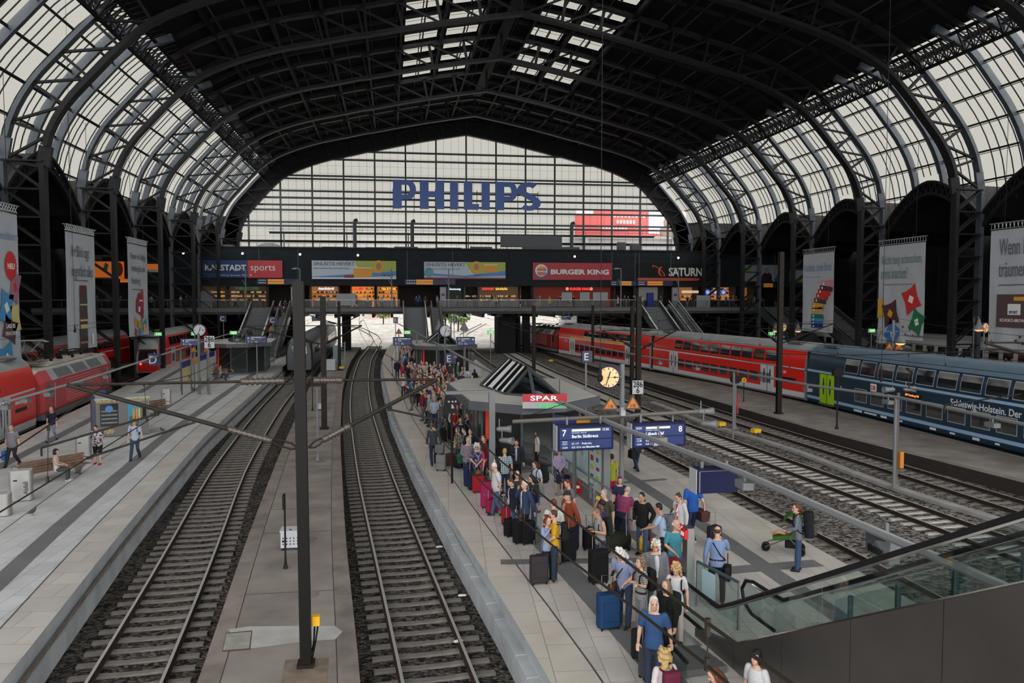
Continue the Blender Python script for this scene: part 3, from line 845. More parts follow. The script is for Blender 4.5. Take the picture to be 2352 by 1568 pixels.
# ================================================================= trains
TRED=srgb('train_red',(205,32,22),.28);TREDP=srgb('faded_locomotive_red',(176,62,66),.45,vary=.1,scale=1)
TWHITE=mat('train_pale_grey',(.52,.53,.54),.3);TROOF=mat('train_grey_roof',(.27,.28,.28),.45,vary=.15,scale=.8)
TBLUE=srgb('train_night_blue',(26,50,68),.22);TLBLUE=srgb('train_pale_blue',(142,172,200),.3);TBROOF=srgb('train_blue_grey_roof',(92,112,128),.38,vary=.1,scale=1)
TGREEN=srgb('train_lime_green',(150,198,10),.3);UNDER=mat('train_underframe',(.012,.012,.012),.7)
TDARK=mat('train_dark_paint',(.018,.021,.024),.35);LRED=mat('red_tail_light',(1,.04,.03),.4,emit=6.0)
TSKIRT=mat('train_grey_skirt',(.11,.115,.12),.5)
DDP=[(1.22,.34),(1.36,.42),(1.39,.72),(1.40,1.1),(1.40,2.05),(1.40,2.62),(1.40,2.72),(1.395,2.9),(1.375,3.15),(1.32,3.5),(1.22,3.85),(1.06,4.15),(.82,4.38),(.5,4.54),(.2,4.61),(0,4.62)]
SLP1=[(1.25,.5),(1.38,.6),(1.41,.9),(1.41,1.5),(1.40,2.2),(1.38,2.6),(1.32,3.0),(1.2,3.35),(1.0,3.62),(.7,3.85),(.35,3.98),(0,4.0)]
def prof_at(P,z):
 for (y0,z0),(y1,z1) in zip(P,P[1:]):
  if z0<=z<=z1:return y0+(y1-y0)*(z-z0)/max(1e-6,z1-z0)
 return P[-1][0]
def body_mesh(P,L,bands,ends=((0,1,1),),x0=None):
 """P half section; bands: list of (ztop, material index); ends: list of (x from end, y scale, z drop)"""
 mb=MB();xs_=[]
 for e,sy,sz in ends:xs_.append((-L/2+e,sy,sz))
 for e,sy,sz in reversed(ends if not isinstance(ends[0][0],tuple) else ends):xs_.append((L/2-e,1,1))
 full_=[(y,z) for y,z in P]+[(-y,z) for y,z in reversed(P[:-1])]
 n=len(full_);zb=P[0][1]
 for x,sy,sz in xs_:
  for y,z in full_:mb.v.append((x,y*sy,zb+(z-zb)*sz))
 for i in range(len(xs_)-1):
  for j in range(n):
   z=(full_[j][1]+full_[(j+1) % n][1])/2;k=next((b[1] for b in bands if z<b[0]),bands[-1][1])
   mb.f.append([i*n+j,i*n+(j+1) % n,(i+1)*n+(j+1) % n,(i+1)*n+j]);mb.mi.append(k if j<n-1 else 3)
 mb.f.append(list(range(n))[::-1]);mb.mi.append(3);mb.f.append(list(range((len(xs_)-1)*n,len(xs_)*n)));mb.mi.append(3)
 return mb
def patch(P,x0,x1,z0,z1,side,off=.015,n=5,slant=0.0):
 mb=MB();
 for k in range(n):
  za,zb=z0+(z1-z0)*k/n,z0+(z1-z0)*(k+1)/n
  ya,yb=(prof_at(P,za)+off)*side,(prof_at(P,zb)+off)*side
  sa,sb=slant*k/n,slant*(k+1)/n
  q=[(x0+sa,ya,za),(x1+sa,ya,za),(x1+sb,yb,zb),(x0+sb,yb,zb)]
  mb.quad(*(q if side<0 else q[::-1]))
 return mb
def merge(a,b,mi=None):
 o=len(a.v);a.v+=b.v;a.f+=[[i+o for i in f] for f in b.f];a.mi+=[(mi if mi is not None else i) for i in b.mi]
def bogies(root,L,P=(9.0,)):
 for s in (-1,1):
  x=s*(L/2-3.4);mb=MB()
  mb.box((x,0,.42),(3.4,2.3,.3));mb.box((x,1.12,.5),(3.0,.15,.35));mb.box((x,-1.12,.5),(3.0,.15,.35))
  b=mb.build('bogie',UNDER,root)
  for dx in (-1.25,1.25):
   mw=MB()
   for sy in (-.75,.75):mw.lathe([(.2,-.07),(.46,-.07),(.46,.07),(.2,.07)],18,(x+dx,sy,.462),'y')
   mw.tube([(x+dx,-.8,.44),(x+dx,.8,.44)],.09,8)
   mw.build('wheelset',mat('wheel_steel',(.10,.09,.08),.5,.6),b)
def window(root,P,x0,x1,z0,z1,side,frame=None,off=.012,glass=None,slant=0.0):
 o=patch(P,x0,x1,z0,z1,side,off+.006,5,slant).build('window',glass or DARKGLASS,root,True)
 if frame is not None:
  patch(P,x0-.05,x1+.05,z0-.05,z1+.05,side,off,5,slant).build('window_frame',frame,o)
 return o
def door(root,P,xc,w,side,m,z0=.55,z1=2.62):
 d=patch(P,xc-w/2,xc+w/2,z0,z1,side,.018,3).build('door',m,root)
 for s in (-1,1):
  mb=MB();y=(1.40+.03)*side;c=xc+s*w*.22
  pts=[(c+.11*math.cos(a)*(1),y,1.75+(.62*math.sin(a) if abs(math.sin(a))>.2 else .5*math.sin(a))) for a in [2*math.pi*k/16 for k in range(16)]]
  mb.extr(pts,(0,.004*side,0));mb.build('door_window',DARKGLASS,d)
 mb=MB();mb.box((xc,1.425*side,(z0+z1)/2),(.03,.02,z1-z0));mb.build('door_gap',BLACK,d)
 mb=MB();mb.box((xc,1.42*side,z0-.08),(w,.25,.06));mb.build('door_step',STAIN,d)
 return d
def place(root,p,q):
 root.location=((p[0]+q[0])/2,(p[1]+q[1])/2,-.76);root.rotation_euler=(0,0,math.atan2(q[1]-p[1],q[0]-p[0]))
def doubledecker(label,p,q,scheme,sides=(1,),cab=None,group='double-decker carriages',upper=None,lower=None,doors=None,name='double_decker_carriage'):
 L=math.dist(p,q);root=thing(name,label,'train carriage',(0,0,0),0,group);place(root,p,q)
 if scheme=='red':ms=[TSKIRT,TWHITE,TRED,TROOF];bands=[(.55,0),(.95,1),(2.62,2),(2.73,1),(4.0,2),(9,3)]
 else:ms=[TBLUE,TLBLUE,TBLUE,TBROOF];bands=[(.7,0),(.9,1),(2.6,2),(2.8,1),(3.95,2),(9,3)]
 P2=[]
 for (y0,z0),(y1,z1) in zip(DDP,DDP[1:]):
  P2.append((y0,z0))
  for zc in [b[0] for b in bands]:
   if z0<zc<z1:P2.append((y0+(y1-y0)*(zc-z0)/(z1-z0),zc))
 P2.append(DDP[-1]);
 ends=((.05,.985,.995),(.25,1,1)) if cab != -1 else ((0,.80,.62),(.35,.90,.80),(1.0,.97,.93),(2.1,1,1))
 o=body_mesh(P2,L,bands,ends).build('body',ms,root);smooth_by_angle(o,35)
 mb=MB();mb.box((0,0,.3),(L-7,2.3,.5));mb.build('underframe',UNDER,root);bogies(root,L)
 for s in ((-1,1) if cab is None else (1,)):
  mb=MB();mb.box((s*(L/2+.1),0,2.3),(.3,2.3,3.4));mb.build('gangway',mat('gangway_bellows',(.02,.02,.02),.9),root)
 mb=MB() # roof gear: grilles and hatches
 for x in (-L/2+2.2,L/2-2.2):
  mb.box((x,.55,4.53),(1.7,.7,.1));mb.box((x,-.55,4.53),(1.7,.7,.1))
  for k in range(5):mb.box((x-.7+k*.35,.55,4.6),(.08,.62,.04))
 mb.build('roof_grille',mat('roof_gear_grey',(.09,.09,.09),.6),root)
 for side in sides:
  fr=None if scheme=='red' else LGREY
  up=upper or [(-8.7+i*1.78,1.55) for i in range(10)]
  for x,w in up:window(root,DDP,x-w/2,x+w/2,3.0,3.82,side,fr,slant=0)
  lo=lower or [(-7.9+i*1.62,1.25) for i in range(10)]
  for x,w in lo:window(root,DDP,x-w/2,x+w/2,1.22,2.0,side,fr)
  dm=TWHITE if scheme=='red' else TGREEN
  for x in (doors or (-L/2+4.9,L/2-4.9)):door(root,DDP,x,1.9,side,dm)
 return root
XT=lambda y:tx('T',y)
dd1=doubledecker('night blue double-decker carriage with lime green doors on the right',(31.65,28.4),(31.65,55.1),'blue',(1,),None,
upper=[(-7.2+i*1.86,1.5) for i in range(9)],lower=[(-7.9+i*1.8,1.3) for i in range(9)],doors=(10.6,-10.6))
dd2=doubledecker('red double-decker carriage coupled to the dark blue one, second from the right',(31.72,55.75),(28.75,81.9),'red',(1,))
dd3=doubledecker('red double-decker carriage with yellow first-class stripe, coupled to the dark locomotive',(28.6,82.6),(24.2,108.6),'red',(1,),
upper=[(-8.2+i*1.5,1.4) for i in range(9)])
patch(DDP,-9.5,9.0,2.78,2.95,1,.014).build('first_class_stripe',srgb('stripe_yellow',(225,170,20),.5),dd3)
# markings on the blue and red coaches
LW=mat('white_lettering',(.62,.64,.66),.5)
text('Schleswig-Holstein. Der echte Norden.',.52,dd1,(-2.0,1.415,2.12),LW,R(180),bold=.006)
mb=MB();mb.rbox((0,0,0),(.62,.46,.02),.06);o_=mb.build('logo_plate',WHITE,dd1);o_.location=(5.1,1.412,2.3);o_.rotation_euler=(R(90),0,R(180))
text('DB',.38,dd1,(5.1,1.43,2.16),srgb('logo_red',(200,20,30),.5),R(180),bold=.012,align='CENTER')
mb=MB();mb.box((1.2,1.412,2.25),(1.5,.02,.24));mb.build('display',BLACK,dd1)
text('RE7 Hamburg Hbf',.17,dd1,(1.9,1.425,2.19),mat('led_orange',(1,.25,.03),.5,emit=1.2),R(180),bold=.004)
text('2',.34,dd1,(8.9,1.412,1.75),LW,R(180),bold=.01)
mb=MB()
for k,(x,w) in enumerate(((6.8,.9),(5.4,1.3),(4.0,.6),(2.3,.3),(-.6,.5),(-2.2,.4),(-4,.5),(-5.5,.3))):mb.box((x,1.392,.58),(w,.02,.1 if k % 2 else .14))
mb.build('marking',LW,dd1)
for d_ in (dd2,dd3):
 text('NAH.SH',.26,d_,(10.9 if d_ is dd3 else -9.9,1.415,2.2),LW,R(180),bold=.008)
 text('2',.34,d_,(-8.9,1.412,2.12),LW,R(180),bold=.01);text('2',.34,d_,(8.9,1.412,2.12),LW,R(180),bold=.01)
 mb=MB();mb.box((-11.2,1.41,1.8),(1.7,.02,.2));mb.build('dark_strip',BLACK,d_)
 # left train and the one behind it
def yL(y):return tx('L',y)
ddl=doubledecker('red double-decker carriage at the far left edge behind the vending machines',(yL(24)-.1,24),(yL(50.3)-.1,50.5),'red',(-1,),group='red trains on the left')
text('NAH.SH',.26,ddl,(10.0,-1.415,2.1),LW,0,bold=.008)
mb=MB();mb.box((10.9,-1.41,1.75),(1.7,.02,.2));mb.build('dark_strip',BLACK,ddl)
dl2=doubledecker('red double-decker control car with dark cab front and red tail lamps on the left',(yL(87),87.0),(yL(112)+.5,112.5),'red',(-1,),cab=-1,group='red trains on the left')
L2=math.dist((yL(87),87.0),(yL(112)+.5,112.5))
def cab_front(root,L,glassm,frm,lights):
 mb=MB();x=-L/2
 mb.extr([Vector(p) for p in ((x-.03,-.95,1.55),(x-.03,.95,1.55),(x-.02,.85,2.75),(x-.02,-.85,2.75))],(.06,0,0));mb.build('windscreen',glassm,root)
 mb=MB();mb.rbox((x+.15,0,.9),(.5,2.0,.9),.1);mb.build('front_apron',frm,root)
 for y,z in lights:
  mb=MB();mb.lathe([(.0,-.0),(.10,0),(.10,.05),(0,.05)],10,(x-.14,y,z),'x');mb.build('tail_lamp',LRED,root)
cab_front(dl2,L2,DARKGLASS,TRED,((-.7,1.25),(.7,1.25)))
dk=doubledecker('red double-decker carriage two tracks to the left, half hidden behind banner columns',(tx('K',68)-.6,68),(tx('K',94)-.6,94),'red',(-1,),group='red trains on the left')
dkn=doubledecker('red carriage on the second track left of the faded locomotive, seen over its roof',(tx('K',41)-.6,41),(tx('K',67)-.6,67.2),'red',(-1,),group='red trains on the left')
# dark train in the middle, standing on the track left of the mast
def coach(name,label,p,q,m,roofm,lights=(),sides=(-1,1),stripe=None,wins=True,group=None):
 L=math.dist(p,q);root=thing(name,label,'train carriage',(0,0,0),0,group);place(root,p,q)
 bands=[(.75,0),(1.1,1),(3.2,2),(9,3)]
 o=body_mesh(SLP1,L,bands,((0,.86,.90),(.25,.95,.97),(.7,1,1))).build('body',[m,stripe or m,m,roofm],root);smooth_by_angle(o,40)
 mb=MB();mb.box((0,0,.35),(L-6,2.2,.5));mb.build('underframe',UNDER,root);bogies(root,L)
 if wins:
  for s in sides:
   for k in range(int((L-5)/1.9)):window(root,SLP1,-L/2+2.6+k*1.9,-L/2+3.9+k*1.9,1.9,2.7,s)
 for y,z in lights:
  mb=MB();mb.lathe([(.0,0),(.10,0),(.10,.05),(0,.05)],10,(-L/2-.06,y,z),'x');mb.build('tail_lamp',LRED,root)
 return root
cA=coach('passenger_carriage','unlit dark carriage with red tail lamp standing behind the tall black mast',(tx('A',86),86),(tx('A',112),112),TDARK,mat('dark_carriage_roof',(.05,.055,.06),.35),((-.45,1.7),))
L_=26
mb=MB();mb.extr([Vector(p) for p in ((-13.04,-.8,2.2),(-13.04,.8,2.2),(-13.02,.7,3.0),(-13.02,-.7,3.0))],(.05,0,0));mb.build('end_window',DARKGLASS,cA)
mb=MB();mb.box((-13.1,0,1.4),(.12,.9,2.0));mb.build('gangway',BLACK,cA)
coach('passenger_carriage','second unlit dark carriage coupled ahead, under the bridge',(tx('A',112.6),112.6),(tx('A',138),138),TDARK,mat('dark_carriage_roof',(.05,.055,.06),.35))
coach('passenger_carriage','silver white train far beyond the bridge, left of the dark locomotive',(tx('F',128)-.4,128),(tx('F',186),186),mat('silver_train',(.55,.57,.6),.3),mat('silver_train',(.55,.57,.6),.3),wins=False)
# white long-distance train with a red stripe on the far right track
px0=60.5
for i in range(3):
 coach('passenger_carriage',('white train carriage with red stripe at the far right edge behind the waiting crowd','white carriage with red stripe behind the middle right-hand banner','white carriage with red stripe, hidden mostly by the columns of the right aisle')[i],
 (px0,38+i*26.6),(px0,64+i*26.6),mat('ice_white',(.62,.62,.60),.35),mat('ice_roof',(.5,.5,.5),.5),stripe=srgb('ice_red',(190,20,20),.4),sides=(1,),group='white train on the far right')
 # ---- locomotives
def locomotive(label,p,q,m,roofm,side,pale=True,lines=True):
 L=math.dist(p,q);root=thing('electric_locomotive',label,'locomotive',(0,0,0));place(root,p,q)
 P=[(1.40,.95),(1.47,1.1),(1.47,2.0),(1.47,2.9),(1.10,3.55),(.9,3.62),(0,3.68)]
 xs_=[(-L/2,.86,.93),(-L/2+.35,.97,1),(-L/2+1.6,1,1),(L/2-1.6,1,1),(L/2-.35,.97,1),(L/2,.86,.93)]
 full_=P+[(-y,z) for y,z in reversed(P[:-1])];n=len(full_);mb=MB();zb=P[0][1]
 for x,sy,sz in xs_:
  for y,z in full_:mb.v.append((x,y*sy,zb+(z-zb)*sz))
 for i in range(len(xs_)-1):
  for j in range(n-1):
   z=(full_[j][1]+full_[j+1][1])/2
   k=0 if z<2.9 else (1 if z>3.5 else (0 if i in (0,1,3,4) else 2))
   mb.f.append([i*n+j,i*n+j+1,(i+1)*n+j+1,(i+1)*n+j]);mb.mi.append(k)
 mb.f.append(list(range(n))[::-1]);mb.mi.append(0);mb.f.append(list(range((len(xs_)-1)*n,len(xs_)*n)));mb.mi.append(0)
 mb.build('body',[m,roofm,LGREY],root)
 mb=MB();mb.box((0,0,.78),(L-.4,2.85,.36));mb.build('frame_skirt',mat('loco_skirt',(.13,.13,.135),.6),root)
 bogies(root,L+.6)
 for s in (-1,1):
  mb=MB();mb.extr([Vector(p) for p in ((s*(L/2+.01),-1.0,2.15),(s*(L/2+.01),1.0,2.15),(s*(L/2-.06),.9,2.95),(s*(L/2-.06),-.9,2.95))],(.03*s,0,0));mb.build('windscreen',DARKGLASS,root)
  mb=MB();mb.box((s*(L/2-1.25),side*1.475,2.3),(.55,.03,.9));mb.build('cab_window',DARKGLASS,root)
  mb=MB();mb.tube([(s*(L/2-1.9),side*1.52,1.2),(s*(L/2-1.9),side*1.52,2.7)],.02,6);mb.build('grab_rail',LGREY,root)
  for y in (-.85,.85):
   mb=MB();mb.tube([(s*(L/2),y,.95),(s*(L/2+.5),y,.95)],.09,8);mb.lathe([(.22,0),(.22,.06)],12,(s*(L/2+.5)-(.03),y,.95),'x');mb.build('buffer',BLACK,root)
 for k in range(3): # slanted roof-edge windows between pale frames
  x0=-5.2+k*3.6;mb=MB()
  q=[(x0,side*1.465,2.98),(x0+2.9,side*1.465,2.98),(x0+2.7,side*1.145,3.5),(x0-.1,side*1.145,3.5)]
  mb.quad(*(q if side<0 else q[::-1]));mb.build('roof_edge_window',mat('louvre_grey',(.10,.115,.125),.4),root)
 if lines:
  mb=MB()
  for k in range(9):mb.box((0.2,side*1.48,1.35+k*.17),(8.2,.03,.045))
  mb.build('side_corrugation',srgb('pale_pink_line',(205,140,135),.5),root)
 mb=MB();mb.box((0,0,3.72),(9.6,1.5,.12));mb.box((-2.5,0,3.8),(2.2,1.3,.12));mb.box((2.5,0,3.8),(2.2,1.3,.12));mb.build('roof_hatch',roofm,root)
 for x,y in ((-3.4,.5),(-3.4,-.5),(-1.0,.4),(-1,-.4),(1.2,.5),(1.2,-.5),(3.2,.5),(3.2,-.5),(-.2,0),(2.2,0)):
  mb=MB();mb.lathe([(.07,0),(.12,.03),(.07,.06),(.12,.1),(.07,.14),(.12,.18),(.07,.22),(.11,.27),(.05,.34)],8,(x,y,3.74));mb.build('insulator',IRON,root)
 mb=MB()
 mb.tube([(-4.5,.5,4.06),(-1,.45,4.1),(3.2,.5,4.06),(5,.3,4.0)],.025,5);mb.tube([(-4.5,-.5,4.06),(0,-.3,4.12),(3.2,-.5,4.06)],.025,5)
 mb.tube([(-3.4,.5,4.08),(-1,-.4,4.08),(1.2,.5,4.08),(3.2,-.5,4.08)],.02,5);mb.build('roof_cable',BLACK,root)
 for s,up in ((-1,1),(1,0)):
  x0=s*5.4;mb=MB()
  mb.box((x0,0,3.95),(1.8,1.3,.06));h=1.25 if up else .12
  for y in (-.45,.45):
   mb.tube([(x0-.7*s,y*.7,4.0),(x0+.75*s,y*.5,4.0+h*.55),(x0-.3*s,y,4.0+h)],.03,5)
  for dx in (-.2,.2):mb.tube([(x0-.3*s+dx,-.85,4.0+h-.05),(x0-.3*s+dx,-.6,4.05+h),(x0-.3*s+dx,.6,4.05+h),(x0-.3*s+dx,.85,4.0+h-.05)],.03,5)
  mb.build('pantograph',mat('pantograph_steel',(.30,.28,.22),.4,.6) if up else IRON,root)
 return root
locomotive('faded red electric locomotive with pale roof and raised pantograph on the left',(yL(51.4),51.4),(yL(67.5),67.6),TREDP,mat('pale_loco_roof',(.46,.43,.38),.6,0,.15,1.5),-1)
locomotive('dark red electric locomotive with louvred side at the head of the right-hand train',(24.05,109.3),(22.4,125.5),srgb('dark_loco_red',(120,28,24),.45),mat('dark_loco_roof',(.03,.03,.03),.6),1)
# ================================================================= masts, overhead line, light beams
def axis(k,y):
 t=Vector((tx(k,y+1)-tx(k,y-1),2,0)).normalized();return t,Vector((t.y,-t.x,0))
def insulator(p,q,r,n=7):
 """ribbed insulator between two points"""
 p,q=Vector(p),Vector(q);mb=MB();N=n*2;pts,rs=[],[]
 for i in range(N+1):
  pts.append(p+(q-p)*i/N);rs.append(r*(1.0 if i % 2 else .55))
 mb.tube(pts,rs,10);d=(q-p).normalized()
 mb.tube([p-d*.08,p+d*.06],r*.8,10);mb.tube([q-d*.06,q+d*.08],r*.8,10)
 return mb
def cantilever(root,base,tip,ztop,zbot,arm,r=.035):
 """base: mast face (x,y); tip: over the track; top tube, diagonal tube, registration arm with insulators"""
 b1,b2=Vector((base[0],base[1],ztop)),Vector((base[0],base[1],zbot));t=Vector((tip[0],tip[1],ztop-.05))
 d1,d2=(t-b1),(t-b2)
 mb=MB();mb.tube([b1+d1*.24,t],r*.8,8);mb.build('top_tube',IRON,root)
 mb=MB();mb.tube([b2+d2*.30,t],r*1.25,8);mb.build('diagonal_tube',IRON,root)
 insulator(b1+d1*.07,b1+d1*.23,.085).build('insulator',mat('insulator_brown',(.05,.04,.032),.3),root,True)
 insulator(b2+d2*.13,b2+d2*.29,.085).build('insulator',mat('insulator_brown',(.05,.04,.032),.3),root,True)
 for b,d in ((b1,d1),(b2,d2)):
  mb=MB();u=d.normalized();w=Vector((0,0,.06))
  mb.tube([b,b+u*.12+w,b+d*.08+w,b+d*.13,b+d*.08-w,b+u*.12-w,b],.022,6);mb.build('clevis',IRON,root)
 j=b2+d2*.62;e=Vector(arm);mb=MB()
 mb.tube([j,j+Vector((0,0,-.1)),e],.022,7);mb.tube([j,j+Vector((0,0,-.13))],.05,7);mb.tube([e,e+Vector((0,0,-.16))],.02,6)
 mb.build('registration_arm',IRON,root)
 # tall black mast in the middle strip
mp=G(703,1528,-.4)
mast=thing('catenary_mast','tall black square mast in the middle strip carrying brackets to both sides','mast',(0,0,0))
mb=MB();mb.bar((mp.x,mp.y,-.4),(mp.x-.05,mp.y,7.5),.22,.22,up=(0,1,0));mb.build('post',mat('mast_black',(.010,.009,.008),.45),mast)
mb=MB();mb.box((mp.x,mp.y,-.36),(.34,.34,.08));mb.build('base_plate',IRON,mast)
cantilever(mast,(mp.x-.11,mp.y),(mp.x-4.55,mp.y+.3),5.50,4.13,(mp.x-4.9,mp.y-.1,4.28))
e1=mp+Vector((0,0,0))
cantilever(mast,(mp.x+.11,mp.y),(mp.x+2.75,mp.y+.3),5.50,4.13,(mp.x+2.9,mp.y-.2,4.62))
mb=MB();mb.tube([(mp.x-2.0,mp.y+.12,4.72),(mp.x-4.1,mp.y-.1,4.05),],.022,7);
mb.build('registration_arm',IRON,mast)
bx=thing('cable_box','small yellow cable box fixed low on the tall black mast','box',(mp.x+.2,mp.y+.15,0))
mb=MB();mb.rbox((0,0,.48),(.16,.14,.2),.02);mb.build('housing',srgb('signal_yellow',(225,170,20),.5),bx)
mb=MB();mb.tube([(-.03,0,.4),(-.05,-.02,0),(-.15,0,-.38)],.02,6);mb.tube([(.04,0,.4),(0,-.1,.1),(-.1,-.1,-.38)],.02,6);mb.build('cable',BLACK,bx)
def hmast(name,label,px,pyb,zb,ztop,w=.22,m=IRON,cat='mast',group=None):
 p=G(px,pyb,zb);root=thing(name,label,cat,(p.x,p.y,zb),0,group)
 mb=MB();mb.box((0,-w*.45,(ztop-zb)/2),(w,.03,ztop-zb));mb.box((0,w*.45,(ztop-zb)/2),(w,.03,ztop-zb));mb.box((0,0,(ztop-zb)/2),(.03,w*.9,ztop-zb))
 mb.build('post',m,root);mb=MB();mb.box((0,0,.05),(w*1.6,w*1.6,.1));mb.build('base_plate',m,root)
 return root,p
def bracket(root,dx,dy,z1,z2,k=1.0):
 mb=MB();mb.tube([(0,0,z2),(dx,dy,z1)],.045,7);mb.tube([(0,0,z1),(dx,dy,z1)],.028,6);mb.build('bracket',IRON,root)
 a,b=Vector((0,0,z2)),Vector((dx,dy,z1));insulator(a+(b-a)*.15,a+(b-a)*.35,.10).build('insulator',IRON,root,True)
m2,p2=hmast('catenary_mast','black mast behind the tall one, near two white cabinets',745,985,-.4,7.3,.3)
bracket(m2,-4.4,.2,6.0,4.9);bracket(m2,2.2,.2,6.0,4.9)
m3,p3=hmast('catenary_mast','slim dark mast by the ladder frame on the middle strip',780,850,-.4,6.9,.3)
bracket(m3,-3.0,0,5.8,4.8);bracket(m3,2.2,0,5.8,4.8)
m4,p4=hmast('catenary_mast','tall brown mast before the red carriage beside the book stack banner',1788,950,-.4,10.2,.3)
bracket(m4,4.0,.4,5.9,4.6);bracket(m4,-1.4,.1,5.6,4.6)
m5,p5=hmast('catenary_mast','dark mast between the tracks carrying the white kilometre plate',1465,968,-.76,7.3,.30)
bracket(m5,2.6,0,5.9,4.6);bracket(m5,-2.4,0,5.9,4.6)
m6,p6=hmast('catenary_mast','slim dark mast just left of the kilometre plate mast, farther back',1451,906,-.76,6.6,.28)
m7,p7=hmast('catenary_mast','dark mast between tracks behind the glazed pyramid',1226,880,-.76,6.5,.3)
bracket(m7,-3,0,5.6,4.7);bracket(m7,2.4,0,5.6,4.7)
m8,p8=hmast('catenary_mast','dark mast before the far end of the red train with a hanging lamp',1361,838,-.76,6.4,.28)
bracket(m8,3,0,5.6,4.7)
mr,pr=hmast('catenary_mast','black mast off the right edge whose bracket reaches over the blue carriage',2480,1180,-.4,7.2,.22)
tipr=PD(2262,787,27.5)-Vector((pr.x,pr.y,-.4))
mb=MB();mb.tube([tuple(tipr),(0,0,5.0)],.05,8);mb.build('diagonal_tube',IRON,mr)
mb=MB();mb.tube([tuple(tipr),(0,0,6.05)],.03,7);mb.build('top_tube',IRON,mr)
e_=PD(2170,930,27.5)-Vector((pr.x,pr.y,-.4));f_2=PD(2345,905,27.6)-Vector((pr.x,pr.y,-.4))
mb=MB();mb.tube([tuple(e_),tuple(f_2)],.025,6);mb.tube([tuple(e_),tuple(e_+Vector((0,0,-.25)))],.03,6);mb.build('registration_arm',IRON,mr)
WIREM=mat('wire_bronze',(.03,.024,.018),.5,.3)
def wire_run(k,label,y0,y1,zc,zm,span=32.0,phase=16.5,r=.012,off=0.0):
 root=thing('overhead_wire',label,'overhead wire',(0,0,0));Y=ys(y0,y1,1.5)
 st=lambda y:.25*math.sin((y-phase)/span*math.pi)+off
 mb=MB();mb.tube([(tx(k,y)+st(y),y,zc+.0*y) for y in Y],r,5);mb.build('contact_wire',WIREM,root)
 sag=lambda y:zm-(zm-zc-.35)*(1-(2*(((y-phase) % span)/span)-1)**2)
 mb=MB();mb.tube([(tx(k,y)+st(y)*.5,y,sag(y)) for y in Y],r,5);mb.build('carrier_wire',WIREM,root)
 y=math.ceil((y0-phase)/6.4)*6.4+phase+3.2
 while y<y1:
  mb=MB();a=Vector((tx(k,y)+st(y),y,zc));b=Vector((tx(k,y)+st(y)*.5,y,sag(y)))
  mb.tube([a,b],r*.5,4);mb.tube([a,a+Vector((0,0,.10))],r*2.0,5);mb.tube([b,b-Vector((0,0,.08))],r*2.0,5);y+=6.4;mb.build('dropper',WIREM,root)
wire_run('A','overhead wires above the track left of the tall black mast',3,112,4.3,5.5)
wire_run('C','overhead wires above the track along the right platform edge',12,128,4.75,6.0)
wire_run('D','overhead wires above the first pale track',8,128,4.75,6.0)
wire_run('F','overhead wires above the second pale track',12,128,4.75,6.0)
wire_run('T','overhead wires above the red and blue double-decker train',24,128,4.85,6.1)
wire_run('L','overhead wires above the red locomotive',30,128,4.85,6.0)
wire_run('K','overhead wires above the second track from the left',30,128,4.85,6.0)
# the wires of the curving track pass close by the viewer
root=thing('overhead_wire','pair of overhead wires crossing in front of the waiting crowd','overhead wire',(0,0,0))
def bx_(y):return tx('B',y)
lo=[(2.5,4.98),(4.5,4.93),(8,4.6),(12.0,4.4),(17.2,4.32),(30,4.7),(49,4.75),(130,4.75)]
hi=[(2.5,5.3),(4.5,5.16),(8,5.05),(12,4.98),(16.5,5.45),(24,5.2),(33,5.1),(49,5.9),(66,5.2),(85,5.9),(130,5.9)]
for nm,tab in (('contact_wire',lo),('carrier_wire',hi)):
 mb=MB();mb.tube([(bx_(y),y,smooth_interp(tab,y,1.2)) for y in ys(2.6,128,1.0)],.011,6);mb.build(nm,WIREM,root)
for y in (4.6,9.4,14,21,27,34,41,55,62,70,78):
 a=Vector((bx_(y),y,smooth_interp(lo,y,1.2)));b=Vector((bx_(y),y,smooth_interp(hi,y,1.2)))
 mb=MB();mb.tube([a,b],.005,4);mb.tube([a-Vector((0,0,.03)),a+Vector((0,0,.05))],.02,5);mb.tube([b-Vector((0,0,.08)),b+Vector((0,0,.03))],.02,5);mb.build('dropper',WIREM,root)
 # vertical cables hanging from the roof
for (px,y0,y1,dep,lab) in ((1379,0,868,26,'thin cable hanging from the roof beside the platform clock'),(2024,300,870,33,'thin cable with a pendant clamp hanging before the blue carriage'),(172,520,760,60,'thin cable hanging before the crenellated tower banner')):
 a=PD(px,y1,dep);mb=MB();mb.tube([a,Vector((a.x,a.y,30))],.012,5);root=thing('hanging_cable',lab,'cable',(0,0,0));mb.build('cable',BLACK,root)
 mb=MB();mb.lathe([(.02,.5),(.05,.35),(.05,.1),(.09,.06),(.09,-.05),(.03,-.12)],8,a);mb.build('clamp',BLACK,root)
 # ---- long light beams on slim posts
BEAMG=mat('beam_grey',(.16,.165,.17),.4)
def light_beam(label,pts,z,posts,zg,lamps,dark=False):
 root=thing('light_beam',label,'light beam',(0,0,0))
 P=[G(x,y,z) for x,y in pts]
 full_=[]
 for a,b in zip(P,P[1:]):
  for k in range(6):full_.append(a+(b-a)*k/6)
 full_.append(P[-1])
 mb=MB();mb.tube(full_,.06,8);mb.build('tube',BEAMG,root)
 mb=MB();mb.tube([p+Vector((.10,0,.02)) for p in full_],.035,6);mb.build('conduit',LGREY,root)
 for px,py in posts:
  p=G(px,py,z);mb=MB();mb.tube([(p.x,p.y,zg),(p.x,p.y,z)],.07,8);mb.build('post',GREY,root)
 for px,py in lamps:
  p=G(px,py,z);mb=MB();mb.rbox((p.x,p.y,z-.2),(.28,.5,.16),.05);mb.bar((p.x,p.y,z-.12),(p.x,p.y,z),.05)
  mb.build('lamp_housing',GREY,root)
 return root
